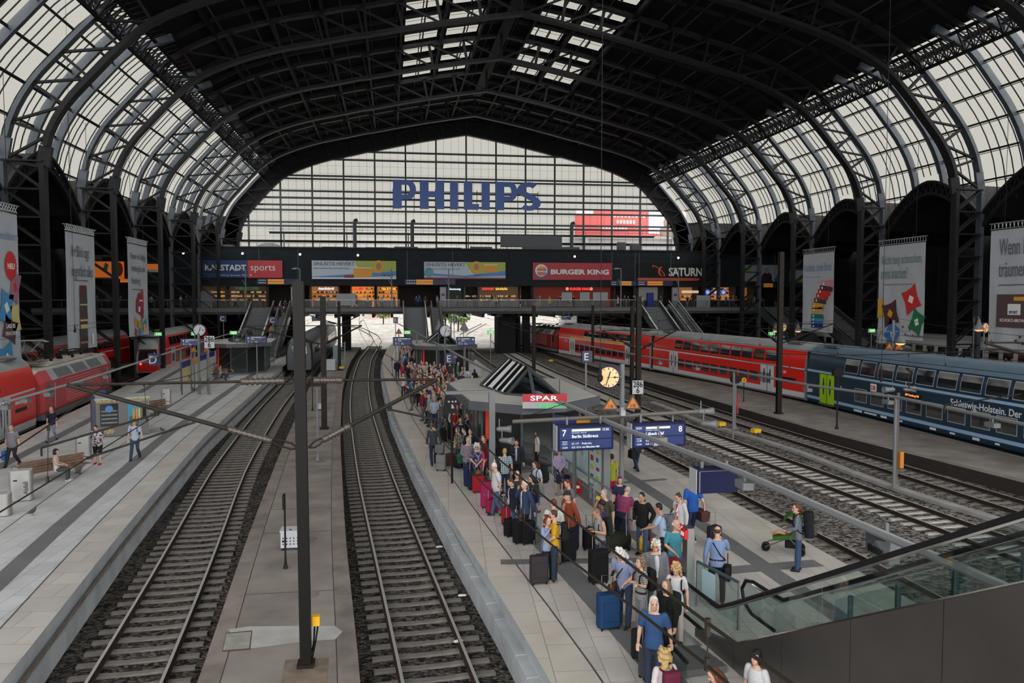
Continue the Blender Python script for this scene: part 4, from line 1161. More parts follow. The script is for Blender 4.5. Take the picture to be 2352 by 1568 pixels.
light_beam('long grey light beam on posts along the crowded platform',[(2480,1427),(2352,1370),(1950,1196),(1700,1086),(1430,984),(1180,880),(1080,831),(1003,789),(950,761),(905,739)],3.15,
[(1003,790),(950,762)],0,[(1368,957),(1710,1092),(1155,868),(1045,813)])
light_beam('long grey light beam along the left platform, near its locomotive',[(0,927),(213,866),(415,800),(520,768),(590,747),(650,731)],3.3,[(415,800),(555,757)],0,[(15,922),(112,894),(188,872),(245,856),(60,908)])
light_beam('long grey light beam over the second platform from the left, behind the locomotive',[(0,817),(152,797),(329,768),(446,743),(525,722)],3.3,[(329,768)],0,[(150,797),(305,772)])
light_beam('long grey light beam on poles between the pale tracks',[(1330,790),(1500,822),(1686,852),(1850,883),(2058,912),(2352,975),(2450,997)],3.0,[(2058,912),(1686,852)],-.9,[(1600,839),(1855,885),(2040,912),(2280,962),(1515,827)])
# ================================================================= banners, advertisements, signs
def flat(par,name,pts,m,y=-.02,d=.012):
 """flat coloured shape in the local x-z plane, facing -y"""
 mb=MB();mb.extr([(x,y,z) for x,z in pts],(0,-d,0));return mb.build(name,m,par)
def rect(x0,z0,x1,z1):return [(x0,z0),(x1,z0),(x1,z1),(x0,z1)]
def turn(pts,c,a):
 ca,sa=math.cos(R(a)),math.sin(R(a));return [(c[0]+(x-c[0])*ca-(z-c[1])*sa,c[1]+(x-c[0])*sa+(z-c[1])*ca) for x,z in pts]
def fit(o,w,h=None):
 bpy.context.view_layer.update();d=o.dimensions
 if d.x>1e-6:
  sx=w/(d.x/o.scale.x)
  o.scale=(sx,(h/(d.y/o.scale.y)) if h else sx,1)
 return o
CLOTHW=mat('banner_cloth',(.42,.45,.48),.55,0,.05,.8)
INK=mat('banner_ink',(.10,.11,.13),.6);INKB=mat('banner_ink_blue',(.16,.26,.45),.6);INKG=mat('banner_ink_green',(.16,.24,.20),.6)
def P_(n,c):return srgb(n,c,.4)
PINK=P_('pack_pink',(196,130,150));BERRY=P_('pack_berry',(150,30,62));PRED=P_('pack_red',(196,40,40));PYEL=P_('pack_yellow',(205,160,40))
PBRN=P_('pack_brown',(72,42,38));PGRN=P_('pack_green',(20,110,70));PBLU=P_('pack_blue',(40,105,190));PSKY=P_('pack_sky',(60,140,190));PNVY=P_('pack_navy',(25,50,110))
PLIL=P_('pack_lilac',(150,105,130));PCRM=P_('pack_cream',(200,185,120));PGRY=P_('pack_dark',(60,56,62));PWHT=P_('pack_white',(225,225,220))
def banner(label,X,ya,yb,zt,zb,rz):
 w=abs(yb-ya);root=thing('hanging_banner',label,'banner',(X,(ya+yb)/2,0),R(rz),'banners hanging between the columns')
 mb=MB();n=14
 for i in range(n):
  for j in range(6):
   q=[]
   for a,b in ((i,j),(i+1,j),(i+1,j+1),(i,j+1)):
    q.append((-w/2+w*a/n,.05*math.sin(a*1.3+b)*(1-b/6)*1.0,zb+(zt-zb)*b/6))
   mb.quad(*q)
 mb.build('cloth',CLOTHW,root,True)
 mb=MB()
 for z,y in ((zt+.1,0),(zt+.55,-.12),(zt+.55,.12)):mb.bar((-w/2-.05,y,z),(w/2+.05,y,z),.06)
 for k in range(18):
  x0,x1=-w/2+w*k/18,-w/2+w*(k+.5)/18
  mb.bar((x0,0,zt+.1),(x1,-.12,zt+.55),.035);mb.bar((x1,.12,zt+.55),(x1+w/36,0,zt+.1),.035)
 mb.build('truss_bar',mat('truss_aluminium',(.42,.43,.44),.35,.8),root)
 for x in (-w*.3,w*.3):
  mb=MB();mb.tube([(x,0,zt+.6),(x,0,zt+9)],.02,5);mb.build('suspension_cable',BLACK,root)
 return root,w
def pack(par,c,w,h,a,m,acc=None):
 x,z=c;k=.12*w
 pts=turn([(x-w/2,z-h/2),(x-w*.2,z-h/2+k*.6),(x+w*.2,z-h/2+k*.6),(x+w/2,z-h/2),(x+w/2-k*.7,z),(x+w/2,z+h/2),(x+w*.2,z+h/2-k*.6),(x-w*.2,z+h/2-k*.6),(x-w/2,z+h/2),(x-w/2+k*.7,z)],c,a)
 o=flat(par,'printed_pack',pts,m,-.075,.012)
 if acc:flat(o,'pack_emblem',turn(rect(x-w*.14,z-h*.14,x+w*.14,z+h*.14),c,a+45),acc,-.09)
 return o
 # left side, from near to far (reading direction runs away from the viewer)
b1,w=banner('white banner at the left edge with coloured sweet packs and red starburst',-24,50.6,57.0,12.6,3.0,90)
fit(text('speichern',.75,b1,(.1,-.1,10.9),INKB),2.9)
mb=MB();pts=[]
for k in range(40):a=2*math.pi*k/40;r=.85 if k % 2 else .72;pts.append((1.95+r*math.cos(a),9.25+r*1.15*math.sin(a)))
flat(b1,'starburst',pts,PRED,-.08);text('NEU',.5,b1,(1.95,-.1,9.05),PWHT,bold=.012,align='CENTER')
pack(b1,(2.45,7.9),1.3,2.0,-18,PLIL,PRED);pack(b1,(1.2,6.6),1.6,2.1,-15,PSKY,PWHT);pack(b1,(2.4,5.9),1.2,1.8,10,PCRM);pack(b1,(1.6,5.2),1.8,1.5,-20,mat('pack_plum',(.10,.045,.05),.4));pack(b1,(1.1,3.4),1.8,1.8,15,PSKY,PWHT)
text('LASS ES',.38,b1,(1.6,-.12,5.3),PWHT,bold=.006,align='CENTER',shear=0);text('KRACHEN',.34,b1,(1.65,-.12,4.85),PWHT,align='CENTER')
b2,w=banner('white banner with a stack of dark chocolate bars shaped like a tower, on the left',-24,64.8,70.8,12.2,3.2,90)
fit(text('Ihr Blick sagt',.85,b2,(-2.1,-.1,10.4),INK),3.6,1.1);fit(text('eigentlich alles',.85,b2,(-2.1,-.1,8.9),INK),4.3,1.15)
flat(b2,'small_print',rect(-1.5,8.55,1.2,8.62),INK,-.08)
z=7.9
for k,(m_,hh) in enumerate(((PBRN,.75),(PGRY,.4),(PCRM,.12),(PGRY,.6),(PBRN,.5),(PCRM,.14),(PBRN,.25),(PCRM,.35),(PGRY,.55),(PBRN,.45),(PLIL,.15),(PBRN,.5))):
 dx=.06*math.sin(k*2.1);flat(b2,'printed_bar',turn(rect(-.65+dx,z-hh,.85+dx,z),(0,z),0),m_,-.08);z -= hh
for k in range(4):flat(b2,'printed_bar',rect(-.6+k*.38,7.9,-.32+k*.38,8.2),PBRN,-.08)
flat(b2,'emblem_frame',rect(1.75,3.5,2.15,4.3),PWHT,-.08)
b3,w=banner('white banner with a pink house-shaped box and tumbling sweets, third on the left',-24,79.2,85.3,12.3,3.6,90)
for k,s_ in enumerate(('Bevor ich fertig','bereitung bin, und','Hamburg')):fit(text(s_,.62,b3,(-2.3,-.1,10.9-k*1.15),INK),(4.4,4.2,2.6)[k],.8)
flat(b3,'small_print',rect(-2.2,8.0,1.4,8.07),INK,-.08)
flat(b3,'printed_box',[(-.9,5.9),(1.1,5.3),(1.3,6.9),(.6,7.7),(-.3,8.0 - .3),(-.95,6.9)],BERRY,-.08);flat(b3,'printed_box',rect(-.4,5.9,.1,6.4),PWHT,-.1);flat(b3,'printed_box',rect(-.1,6.9,.9,7.05),PWHT,-.1)
flat(b3,'printed_balloon',[(1.0+.35*math.cos(k*.52),7.3+.75*math.sin(k*.52)) for k in range(12)],PRED,-.07)
for c,m_,s_ in (((-1.2,5.0),PYEL,.8),((-.1,4.7),PYEL,.9),((.9,5.5),PRED,.7),((.6,4.9),PSKY,.6),((1.9,4.8),PSKY,.7),((1.4,4.4),PYEL,.8),((-1.2,3.95),BERRY,.8),((.2,3.95),PSKY,.9),((1.1,5.9),PGRN,.5)):
 pack(b3,c,s_,s_*.9,20*c[0],m_)
 # right side, from far to near
b4,w=banner('white banner showing a tall stack of rainbow-coloured books, right of the brown mast',48,88.8,82.1,12.3,3.4,-90)
fit(text('Vorsicht, steife Brise!',.8,b4,(-3.0,-.1,10.3),INKB),6.0,1.1);flat(b4,'small_print',rect(-2.5,9.6,.6,9.66),INKB,-.08)
for x,z,ww,hh,a,m_ in ((2.2,8.5,2.6,.75,3,PINK),(1.9,7.95,2.6,.5,-6,PBRN),(1.5,7.5,2.6,.5,-8,PRED),(1.1,7.05,2.6,.5,-6,PRED),(.7,6.55,2.6,.5,-5,PGRY),(.15,6.0,2.4,.7,0,PYEL),(.1,5.55,2.3,.5,4,PYEL),(.1,4.85,2.6,.45,-1,PGRN),(.15,4.45,2.7,.42,1,PSKY),(.1,4.05,2.6,.42,-1,PBLU),(.15,3.7,2.5,.4,0,PNVY)):
 z+=.35;o=flat(b4,'printed_book',turn(rect(x-ww/2,z-hh/2,x+ww/2,z+hh/2),(x,z),a),m_,-.08);flat(o,'spine_mark',turn(rect(x-ww*.35,z-hh*.25,x-ww*.25,z+hh*.25),(x,z),a),PWHT,-.1)
b5,w=banner('white banner with four glossy sweet packets in red, brown, green and blue',48,73.9,66.9,12.3,3.3,-90)
fit(text('Nicht lang schnacken,',.85,b5,(-3.0,-.1,10.5),INKG),6.1,1.15);fit(text('minis knacken!',.85,b5,(-3.0,-.1,9.1),INKG),4.0,1.1);flat(b5,'small_print',rect(-2.6,8.5,1.9,8.57),INKG,-.08)
pack(b5,(1.7,7.1),2.2,2.3,25,PRED,PWHT);pack(b5,(2.6,5.0),1.8,2.1,-25,PGRN,PWHT);pack(b5,(-1.4,5.7),2.3,2.3,15,PBRN,PYEL);pack(b5,(-3.0,6.2),1.0,1.9,0,PYEL);pack(b5,(-.9,3.9 - .1),2.4,2.1,-30,PBLU,PWHT)
text('IM SCHOKOLADEN',.3,b5,(1.2,-.1,3.7 - .1),INK)
for x,z in ((.6,4.5),(1.0,3.8),(.2,3.6),(1.6,4.3)):flat(b5,'chip',turn(rect(x-.1,z-.08,x+.12,z+.08),(x,z),40),PGRY,-.08)
b6,w=banner('white banner at the right edge with a brown chocolate carton',48,58.9,51.6,12.6,3.2,-90)
fit(text('Wenn Brownies',1.25,b6,(-2.6,-.1,10.6),INK),5.7,1.3);fit(text('träumen könnten',1.2,b6,(-2.6,-.1,8.9),INK),5.9,1.2);flat(b6,'small_print',rect(-2.6,8.2,2.6,8.28),INK,-.08)
flat(b6,'printed_carton',rect(-2.7,4.9,1.6,7.5),mat('carton_brown',(.085,.055,.055),.4),-.08);flat(b6,'printed_carton',rect(-1.5,5.9,-.2,6.75),PWHT,-.1);flat(b6,'printed_carton',rect(-.9,7.0,.5,7.3),PYEL,-.1)
text('SCHOKO-BROWNIE',.34,b6,(-2.3,-.12,5.35),PWHT,bold=.004);text('SPORT',.3,b6,(-1.35,-.12,6.0),PNVY,bold=.01)
flat(b6,'printed_brownie',[(.5,3.4),(2.2,3.2),(2.6,5.2),(1.8,6.6),(.9,6.3),(.2,5.6),(.6,4.7)],PBRN,-.11)
for x,z in ((-.6,3.9),(-.2,4.2),(.1,3.7)):flat(b6,'chip',turn(rect(x-.1,z-.08,x+.12,z+.08),(x,z),30),PBRN,-.08)
# ---- big blue letters before the gable glass
pl,pr_=PY(903,480,129.3),PY(1237,480,129.3);ztp=PY(1070,416,129.3).z;zbt=(pl.z+PY(1237,481,129.3).z)/2-.05
BLUE=srgb('hazed_letter_blue',(78,110,178),.5)  # lightened blue: the haze before the gable is put into its colour
ph=thing('letter_sign','seven big blue letters fixed before the gable glass','sign',((pl.x+pr_.x)/2,129.3,zbt))
tw=pr_.x-pl.x;glyphs=[('P',0,.155),('H',.18,.165),('I',.385,.055),('L',.48,.105),('I',.603,.055),('P',.70,.15),('S',.865,.135)]
H_=ztp-zbt
for g,x,wd in glyphs:
 x0,wg,dpt=-tw/2+x*tw,wd*tw,.35;nm='letter'
 mb=MB();st=.058*tw
 if g=='I':mb.box((x0+wg/2,0,H_/2),(wg,dpt,H_))
 elif g=='L':mb.box((x0+st/2,0,H_/2),(st,dpt,H_));mb.extr([(x0+st,-dpt/2,0),(x0+wg-.05*wg,-dpt/2,0),(x0+wg,-dpt/2,H_*.2),(x0+st,-dpt/2,H_*.2)],(0,dpt,0))
 elif g=='H':
  for xx in (x0+st/2,x0+wg-st/2):mb.box((xx,0,H_/2),(st,dpt,H_))
  mb.box((x0+wg/2,0,H_*.52),(wg-2*st,dpt,H_*.2))
 elif g=='P':
  mb.box((x0+st/2,0,H_/2),(st,dpt,H_));n=14;zc=H_*.66
  ro,ri=H_*.34,H_*.17;xo=wg-st;o1,i1=[],[]
  for k in range(n+1):
   a=math.pi/2-math.pi*k/n;o1.append((x0+st+xo*.42+xo*.58*math.cos(a),zc+ro*math.sin(a)));i1.append((x0+st+xo*.38+xo*.18*math.cos(a),zc+ri*math.sin(a)))
  o1=[(x0+st,zc+ro)]+o1+[(x0+st,zc-ro)];i1=[(x0+st,zc+ri)]+i1+[(x0+st,zc-ri)]
  for a,b,c,d in zip(o1,o1[1:],i1,i1[1:]):mb.extr([(a[0],-dpt/2,a[1]),(c[0],-dpt/2,c[1]),(d[0],-dpt/2,d[1]),(b[0],-dpt/2,b[1])],(0,dpt,0))
 else:
  pth=[]
  for k in range(25):
   t=k/24;a=R(40+t*230) if t<.5 else R(155-(t-.5)*2*1)*1
   pth.append(None)
  cx_,r1=x0+wg*.5,H_*.26
  top=[(cx_+wg*.40*math.cos(R(a)),H_*.74+H_*.19*math.sin(R(a))) for a in range(40,256,18)]
  bot=[(cx_+wg*.40*math.cos(R(a)),H_*.27+H_*.19*math.sin(R(a))) for a in range(75,-146,-18)]
  cl=top+bot;hw_=[H_*.085]*len(cl);L_=[];Rr_=[]
  for k,p in enumerate(cl):
   a,b=cl[max(0,k-1)],cl[min(len(cl)-1,k+1)];tx_,tz_=b[0]-a[0],b[1]-a[1];l=math.hypot(tx_,tz_);L_.append((p[0]-tz_/l*st*.5,p[1]+tx_/l*hw_[k]));Rr_.append((p[0]+tz_/l*st*.5,p[1]-tx_/l*hw_[k]))
  for a,b,c,d in zip(L_,L_[1:],Rr_,Rr_[1:]):mb.extr([(a[0],-dpt/2,a[1]),(b[0],-dpt/2,b[1]),(d[0],-dpt/2,d[1]),(c[0],-dpt/2,c[1])],(0,dpt,0))
 mb.build(nm,BLUE,ph)
mb=MB()
for z in (H_*.3,H_*.62):mb.bar((-tw/2,.5,z),(tw/2,.5,z),.12)
for k in range(8):mb.bar((-tw/2+k*tw/7,.5,-.6),(-tw/2+k*tw/7,.5,H_*.7),.1)
for k in range(0,8,2):mb.bar((-tw/2+k*tw/7,.5,H_*.62),(-tw/2+k*tw/7,2.1,H_*.62),.1)
mb.build('mounting_frame',STEELB,ph)
# ---- billboards on the black fascia
FY=SHOPY-.40
def fascia(name,label,px0,py0,px1,py1,m,em=0):
 a,b=PY(px0,py0,FY),PY(px1,py1,FY);w,h=b.x-a.x,a.z-b.z
 root=thing(name,label,'advertisement',((a.x+b.x)/2,FY,b.z),0,'advertising boards on the black fascia')
 mb=MB();mb.box((0,.08,h/2),(w,.16,h));mb.build('board',m,root);return root,w,h
WL=mat('ad_white',(.60,.61,.60),.5)
k1,w,h=fascia('advertising_board','blue and red store advertising board at the left end of the fascia',464,597,649,638,srgb('store_blue',(14,48,98),.5))
o=flat(k1,'red_field',rect(w*.065,0,w/2,h),srgb('store_red',(172,46,52),.5),-.01)
fit(text('KARSTADT',1.1,k1,(-w*.47,-.04,h*.42),WL,bold=.03),w*.51);fit(text('sports',1.3,k1,(w*.095,-.04,h*.42),WL),w*.31);fit(text('Hamburgs Sporthaus 150m',.4,k1,(-w*.30,-.04,h*.1),WL),w*.35)
flat(k1,'arrow',[(w*.095,h*.08),(w*.115,h*.15),(w*.095,h*.22)],WL,-.03)
def medicine(label,x0,y0,x1,y1,v):
 r_,w,h=fascia('advertising_board',label,x0,y0,x1,y1,mat('ad_pale_blue',(.40,.47,.52),.5))
 flat(r_,'field',[(0,h),(w/2,h),(w/2,h*.38),(w*.1,h*.3),(w*.05,h*.6)],srgb('ad_lime',(150,162,60),.5),-.01)
 flat(r_,'wave',[(-w/2,h*.12),(0,h*.28),(w/2,h*.45),(w/2,h*.2),(w*.1,h*.1),(-w/2,0)] if v==0 else [(-w/2,h*.35),(0,h*.2),(w/2,h*.5),(w/2,h*.2),(0,h*.1),(-w/2,h*.2)],srgb('ad_blue_wave',(70,120,175),.5),-.012)
 flat(r_,'pack',rect(-w*.01,h*.1,w*.21,h*.6) if v==0 else rect(w*.23,h*.4,w*.4,h*.82),srgb('ad_orange',(205,140,30),.5),-.02);flat(r_,'pack_edge',rect(-w*.01,h*.6,w*.21,h*.64) if v==0 else rect(w*.23,h*.82,w*.4,h*.86),WL,-.02)
 c=(w*.29,h*.7) if v==0 else (w*.14,h*.72)
 flat(r_,'head_scarf',[(c[0]+w*.065*math.cos(k*.524),c[1]+h*.34*math.sin(k*.524)-(.1 if math.sin(k*.524)<0 else 0)) for k in range(12)],srgb('ad_scarf',(205,150,25),.6),-.022)
 flat(r_,'portrait_shape',[(c[0]+w*.032*math.cos(k*.524),c[1]+h*.2*math.sin(k*.524)) for k in range(12)],mat('portrait',(.30,.2,.16),.7),-.036)
 flat(r_,'base_strip',rect(-w/2,0,w/2,h*.09),srgb('ad_dark_red',(120,26,34),.5) if v else WL,-.014)
 fit(text('SINUSITIS HEVERT',.8,r_,(-w*.48,-.04,h*.74),srgb('ad_text_dark',(70,60,80),.5),bold=.006),w*.48)
 fit(text('befreit schonend Nase und Nebenhöhlen',.35,r_,(-w*.48,-.04,h*.55),srgb('ad_text_dark',(70,60,80),.5)),w*.42)
 fit(text('HEVERT',.4,r_,(w*.33 if v==0 else w*.11,-.05,h*.15 if v==0 else h*.2),srgb('ad_text_navy',(30,50,100),.5),bold=.008),w*.14 if v==0 else w*.09)
 if v==0:flat(r_,'label_field',rect(-w*.12,h*.07,-w*.005,h*.22),srgb('ad_dark_red',(120,26,34),.5),-.03)
 else:flat(r_,'head_outline',[(-w*.44+.7*math.cos(k*.63),h*.38+.75*math.sin(k*.63)) for k in range(10)],srgb('ad_teal',(70,140,150),.5),-.03)
 return r_
medicine('pale blue and lime medicine advertising board above the middle shops, with white lower edge',716,598,910,641,0)
medicine('pale blue and lime medicine advertising board with dark red lower edge, right of its twin',974,601,1161,641,1)
k3,w,h=fascia('advertising_board','red burger restaurant advertising board with round emblem',1224,603,1405,643,srgb('burger_red',(158,32,40),.5))
def disc(par,name,c,rx,rz_,m,y,a0=0,a1=360,n=28):
 pts=[(c[0]+rx*math.cos(R(a0+(a1-a0)*k/n)),c[1]+rz_*math.sin(R(a0+(a1-a0)*k/n))) for k in range(n if a1-a0==360 else n+1)]
 return flat(par,name,pts,m,y)
cx_=(-w*.39,h*.5);rr=h*.42
disc(k3,'emblem_ring',cx_,rr,rr,srgb('emblem_blue',(40,80,150),.5),-.02);disc(k3,'emblem_disc',(cx_[0]-.06,cx_[1]+.12),rr*.88,rr*.86,WL,-.034)
disc(k3,'bun_top',(cx_[0],cx_[1]+rr*.22),rr*.66,rr*.5,srgb('emblem_yellow',(210,150,50),.5),-.048,0,180);disc(k3,'bun_bottom',(cx_[0],cx_[1]-rr*.32),rr*.62,rr*.36,srgb('emblem_yellow',(210,150,50),.5),-.048,180,360)
fit(text('BURGER',.6,k3,(cx_[0]-rr*.66,-.075,cx_[1]+.08),srgb('emblem_red',(190,40,40),.5),bold=.03),rr*1.34);fit(text('KING',.6,k3,(cx_[0]-rr*.6,-.075,cx_[1]-rr*.44),srgb('emblem_red',(190,40,40),.5),bold=.03),rr*1.2)
fit(text('BURGER KING',1,k3,(-w*.28,-.04,h*.34),WL,bold=.045),w*.74,h*.30)
k4,w,h=fascia('advertising_board','black electronics store advertising board with orange ringed planet at the right',1465,603,1640,645,mat('ad_black',(.012,.012,.013),.5))
fit(text('SATURN',1.2,k4,(-w*.10,-.04,h*.28),WL,bold=.035),w*.44,h*.48)
ORG=srgb('planet_orange',(200,80,36),.5)
pts=[(math.cos(R(a)),math.sin(R(a))) for a in range(0,361,15)]
mb=MB();c=(-w*.23,h*.56)
for (u,v),(u2,v2) in zip(pts,pts[1:]):
 q=[]
 for uu,vv,s_ in ((u,v,1.0),(u2,v2,1.0),(u2,v2,.86),(u,v,.86)):
  x,z=uu*1.35*s_,vv*.36*s_-(.06 if s_<1 else 0);q.append((c[0]+x*math.cos(R(-38))-z*math.sin(R(-38)),-.05,c[1]+x*math.sin(R(-38))+z*math.cos(R(-38))))
 mb.extr(q,(0,.02,0))
mb.build('emblem_ring',ORG,k4);flat(k4,'emblem_planet',[(c[0]+.55+.62*math.cos(R(a)),c[1]-.1+.75*math.sin(R(a))) for a in range(80,290,20)]+[(c[0]+.25,c[1]-.5),(c[0]+.2,c[1]+.2)],ORG,-.04)
flat(k4,'arrow_strip',[(-w*.5,0),(w*.28,0),(w*.32,h*.08),(w*.28,h*.16),(-w*.5,h*.16)],srgb('arrow_red',(170,70,45),.5),-.02)
# large advertising screens in the right aisle and orange shop boards on the left, on the same front
a,b=PY(1708,608,123.62),PY(1792,646,123.62);r_=thing('advertising_board','large advertising board of two people in office clothes, behind the right columns','advertisement',((a.x+b.x)/2,123.62,b.z),0,'advertising boards on the black fascia');w,h=b.x-a.x,a.z-b.z
mb=MB();mb.box((0,.1,h/2),(w,.2,h));mb.build('board',mat('ad_grey',(.28,.30,.33),.5),r_)
flat(r_,'green_square',rect(-w*.47,h*.55,-w*.3,h*.8),srgb('ad_green',(90,150,20),.5),-.02);flat(r_,'figure_print',[(-w*.02,0),(w*.28,0),(w*.26,h*.42),(w*.2,h*.52),(w*.06,h*.52),(0,h*.36)],mat('ad_wine',(.035,.02,.028),.6),-.02)
disc(r_,'portrait_shape',(w*.13,h*.66),w*.05,h*.2,mat('portrait',(.30,.2,.16),.7),-.03);flat(r_,'figure_print',[(w*.33,0),(w*.5,0),(w*.5,h*.72),(w*.42,h*.5)],mat('ad_suit_blue',(.03,.06,.15),.6),-.02);disc(r_,'portrait_shape',(w*.42,h*.82),w*.04,h*.15,mat('portrait',(.30,.2,.16),.7),-.03)
for (x0,y0,x1,y1,Yv,l) in ((214,600,285,640,123.62,'glowing orange shop board behind the left columns, between two banners'),(338,606,372,625,123.62,'small glowing orange shop board right of the third left banner'),(276,640,296,648,123.62,'low glowing orange strip board behind the left columns'),(1815,620,1846,648,123.62,'green and white board peeking out left of the book stack banner')):
 a,b=PY(x0,y0,Yv),PY(x1,y1,Yv);r_=thing('shop_board',l,'sign',((a.x+b.x)/2,Yv,b.z));w,h=b.x-a.x,a.z-b.z
 mb=MB();mb.box((0,.1,h/2),(w,.2,h));mb.build('board',mat('glow_orange',(.75,.16,.02),.5,emit=.35) if 'orange' in l else mat('ad_grey',(.28,.30,.33),.5),r_)
 if 'left columns, between' in l:flat(r_,'leaf_emblem',[(-w*.2,h*.5),(-w*.1,h*.95),(0,h*.8),(-w*.05,h*.45)],srgb('leaf_lime',(70,140,10),.5),-.02);disc(r_,'round_emblem',(w*.35,h*.55),w*.12,h*.4,srgb('emblem_rust',(150,50,20),.5),-.02)
 else:flat(r_,'lower_field',rect(-w*.5,0,w*.5,h*.35),mat('glow_white',(.7,.6,.5),.5) if 'small' in l else (srgb('ad_green',(90,150,20),.5) if 'green' in l else mat('glow_amber',(.8,.3,.03),.5,emit=.4)),-.02)
 # ---- shops along the concourse
SHC={'warm':(.55,.22,.07),'orange':(.85,.30,.05),'brown':(.10,.06,.035),'red':(.20,.03,.02),'dim':(.03,.035,.03),'white':(.42,.41,.38),'dark':(.015,.015,.016)}
def shop(label,px0,px1,col,emit,sign=None,sc=None,sx0=None,sx1=None,shelves=3,people_h=0):
 a,b=PY(px0,705,SHOPY+.6),PY(px1,705,SHOPY+.6);w=b.x-a.x;root=thing('shop',label,'shop',((a.x+b.x)/2,SHOPY+.6,5.9),0,'shops along the bridge concourse')
 mb=MB();mb.box((0,2.4,1.6),(w,.1,3.2));mb.build('glow_back_wall',mat('shop_%s_%d' % (col,int(emit*100)),SHC[col],.8,emit=emit),root)  # back wall glows in place of the shop's lamps
 mb=MB();mb.box((-w/2,1.2,1.6),(.12,2.4,3.2));mb.box((w/2,1.2,1.6),(.12,2.4,3.2));mb.box((0,1.2,3.2),(w,2.4,.15));mb.build('frame',mat('shop_frame',(.05,.05,.05),.6),root)
 if shelves:
  mb=MB();rnd=random.Random(px0);mg=MB()
  for k in range(shelves):
   z=.9+k*.6;mb.box((0,2.15,z),(w*.92,.4,.05));x=-w*.44
   while x<w*.42:
    ww=rnd.uniform(.15,.4);mg.m(rnd.randrange(3)).box((x+ww/2,2.1,z+.15),(ww*.8,.25,rnd.uniform(.15,.35)));x+=ww
  mb.build('shelf',mat('shop_shelf',(.06,.04,.03),.6),root);o=mg.build('goods',[mat('goods_amber_glow',(.9,.42,.10),.6,emit=emit*1.6),mat('goods_dark',(.08,.04,.02),.7),mat('goods_pale_glow',(.8,.6,.35),.6,emit=emit)],root);o['kind']='stuff'  # amber and pale goods glow too, shop lighting put into their colour
 mb=MB();mb.box((0,.7,.5),(w*.8,.5,1.0));mb.build('counter',mat('shop_counter',(.06,.05,.045),.5),root)
 if sign:
  s0,s1=PY(sx0,668,SHOPY+.3).x-(a.x+b.x)/2,PY(sx1,668,SHOPY+.3).x-(a.x+b.x)/2
  fit(text(sign,.5,root,(s0,-.3,2.62),sc,name='shop_lettering',bold=.012),s1-s0,.42)
 return root
E_W=mat('neon_white',(.8,.85,1),.5,emit=.9);E_R=mat('neon_red',(1,.04,.03),.5,emit=1.2);E_O=mat('neon_orange',(1,.45,.05),.5,emit=1.0);E_G=mat('neon_green',(.02,.28,.10),.5,emit=.25);E_B=mat('neon_blue',(.1,.2,1),.5,emit=.8)
shop('dim brown coffee shop with faint green lettering beside the left stairs',520,612,'brown',.25,'STARBUCKS COFFEE',E_G,540,594)
shop('dim kiosk at the left end of the concourse behind the grey partition',455,518,'brown',.15)
shop('warm lit salad bar with white lettering, right of the tall mast top',712,778,'warm',.35,'dean&david',E_W,731,767)
shop('glowing orange bakery with red lettering',806,860,'orange',.55,'NUR HIER',E_R,811,842,4)
shop('glowing shop with orange lettering, right of the bakery',866,914,'orange',.35,'Haus & Friends',E_O,876,909,4)
shop('dim green electronics shop with white lettering above the middle staircase',1028,1066,'dim',.4,'Samsung',E_W,1032,1058,0)
shop('dim snack shop with a row of little lamps, left of the sausage stall',1068,1098,'dark',.2,None,None,None,None,2)
shop('brownish sausage stall with yellow and red lettering',1100,1196,'brown',.5,'SENFBÄR',mat('neon_yellow',(1,.6,.05),.5,emit=.9),1138,1166,2)
fit(text('CURRYWURST',.45,bpy.data.objects['shop.007'],(PY(1107,668,SHOPY+.3).x-bpy.data.objects['shop.007'].location.x,-.3,2.62),E_R,name='shop_lettering',bold=.01),1.9,.36)
shop('dark red burger restaurant front with red neon lettering and round emblems',1226,1412,'red',.25,'BURGER KING',E_R,1309,1353,0)
for i,px in enumerate((1303,1358)):
 mb=MB();mb.lathe([(0,0),(.26,0),(.26,.1),(0,.1)],16,(PY(px,668,SHOPY+.3).x-bpy.data.objects['shop.008'].location.x,-.3,2.82),'y');mb.build('round_emblem',mat('emblem_glow',(.9,.35,.2),.5,emit=.5),bpy.data.objects['shop.008'])
shop('white walled passage with blue cash machine on the right',1466,1522,'white',.12,None,None,None,None,0)
shop('warm lit snack shop under a cream rounded sign on the right',1556,1602,'warm',.3,None,None,None,None,2)
shop('warm lit bakery with three round blue signs at the right end',1632,1688,'orange',.35,None,None,None,None,4)
shop('dim brown shop behind the right columns with two visitors',1704,1730,'warm',.2,None,None,None,None,2)
def solid_at(name,label,cat,px0,py0,px1,py1,Y,d,m,group=None):
 a,b=PY(px0,py0,Y),PY(px1,py1,Y);mb=MB();w,h=b.x-a.x,a.z-b.z;mb.rbox((0,0,h/2),(w,d,h),min(.05,w*.2,d*.3))
 return solo(name,label,cat,mb,m,((a.x+b.x)/2,Y,b.z),0,group)
for i,px in enumerate((1625,1643,1661)):
 p=PY(px,671,SHOPY);mb=MB();mb.lathe([(0,0),(.5,0),(.5,.15),(0,.15)],20,(0,0,0),'y')
 r_=thing('round_shop_sign',('leftmost','middle','rightmost')[i]+' of three round blue lit signs above the bakery on the right','sign',(p.x,SHOPY-.1,p.z),0,'round blue signs');mb.build('disc',mat('disc_blue',(.05,.10,.45),.5,emit=.5),r_)
 mb=MB();mb.bar((0,.1,.4),(0,.1,9.2-p.z),.06);mb.build('hanger',DGREY,r_);mb=MB();mb.lathe([(0,0),(.3,0),(.3,.04),(0,.04)],16,(0,-.03,0),'y');mb.build('emblem',mat('disc_white',(.5,.6,.9),.5,emit=.5),r_)
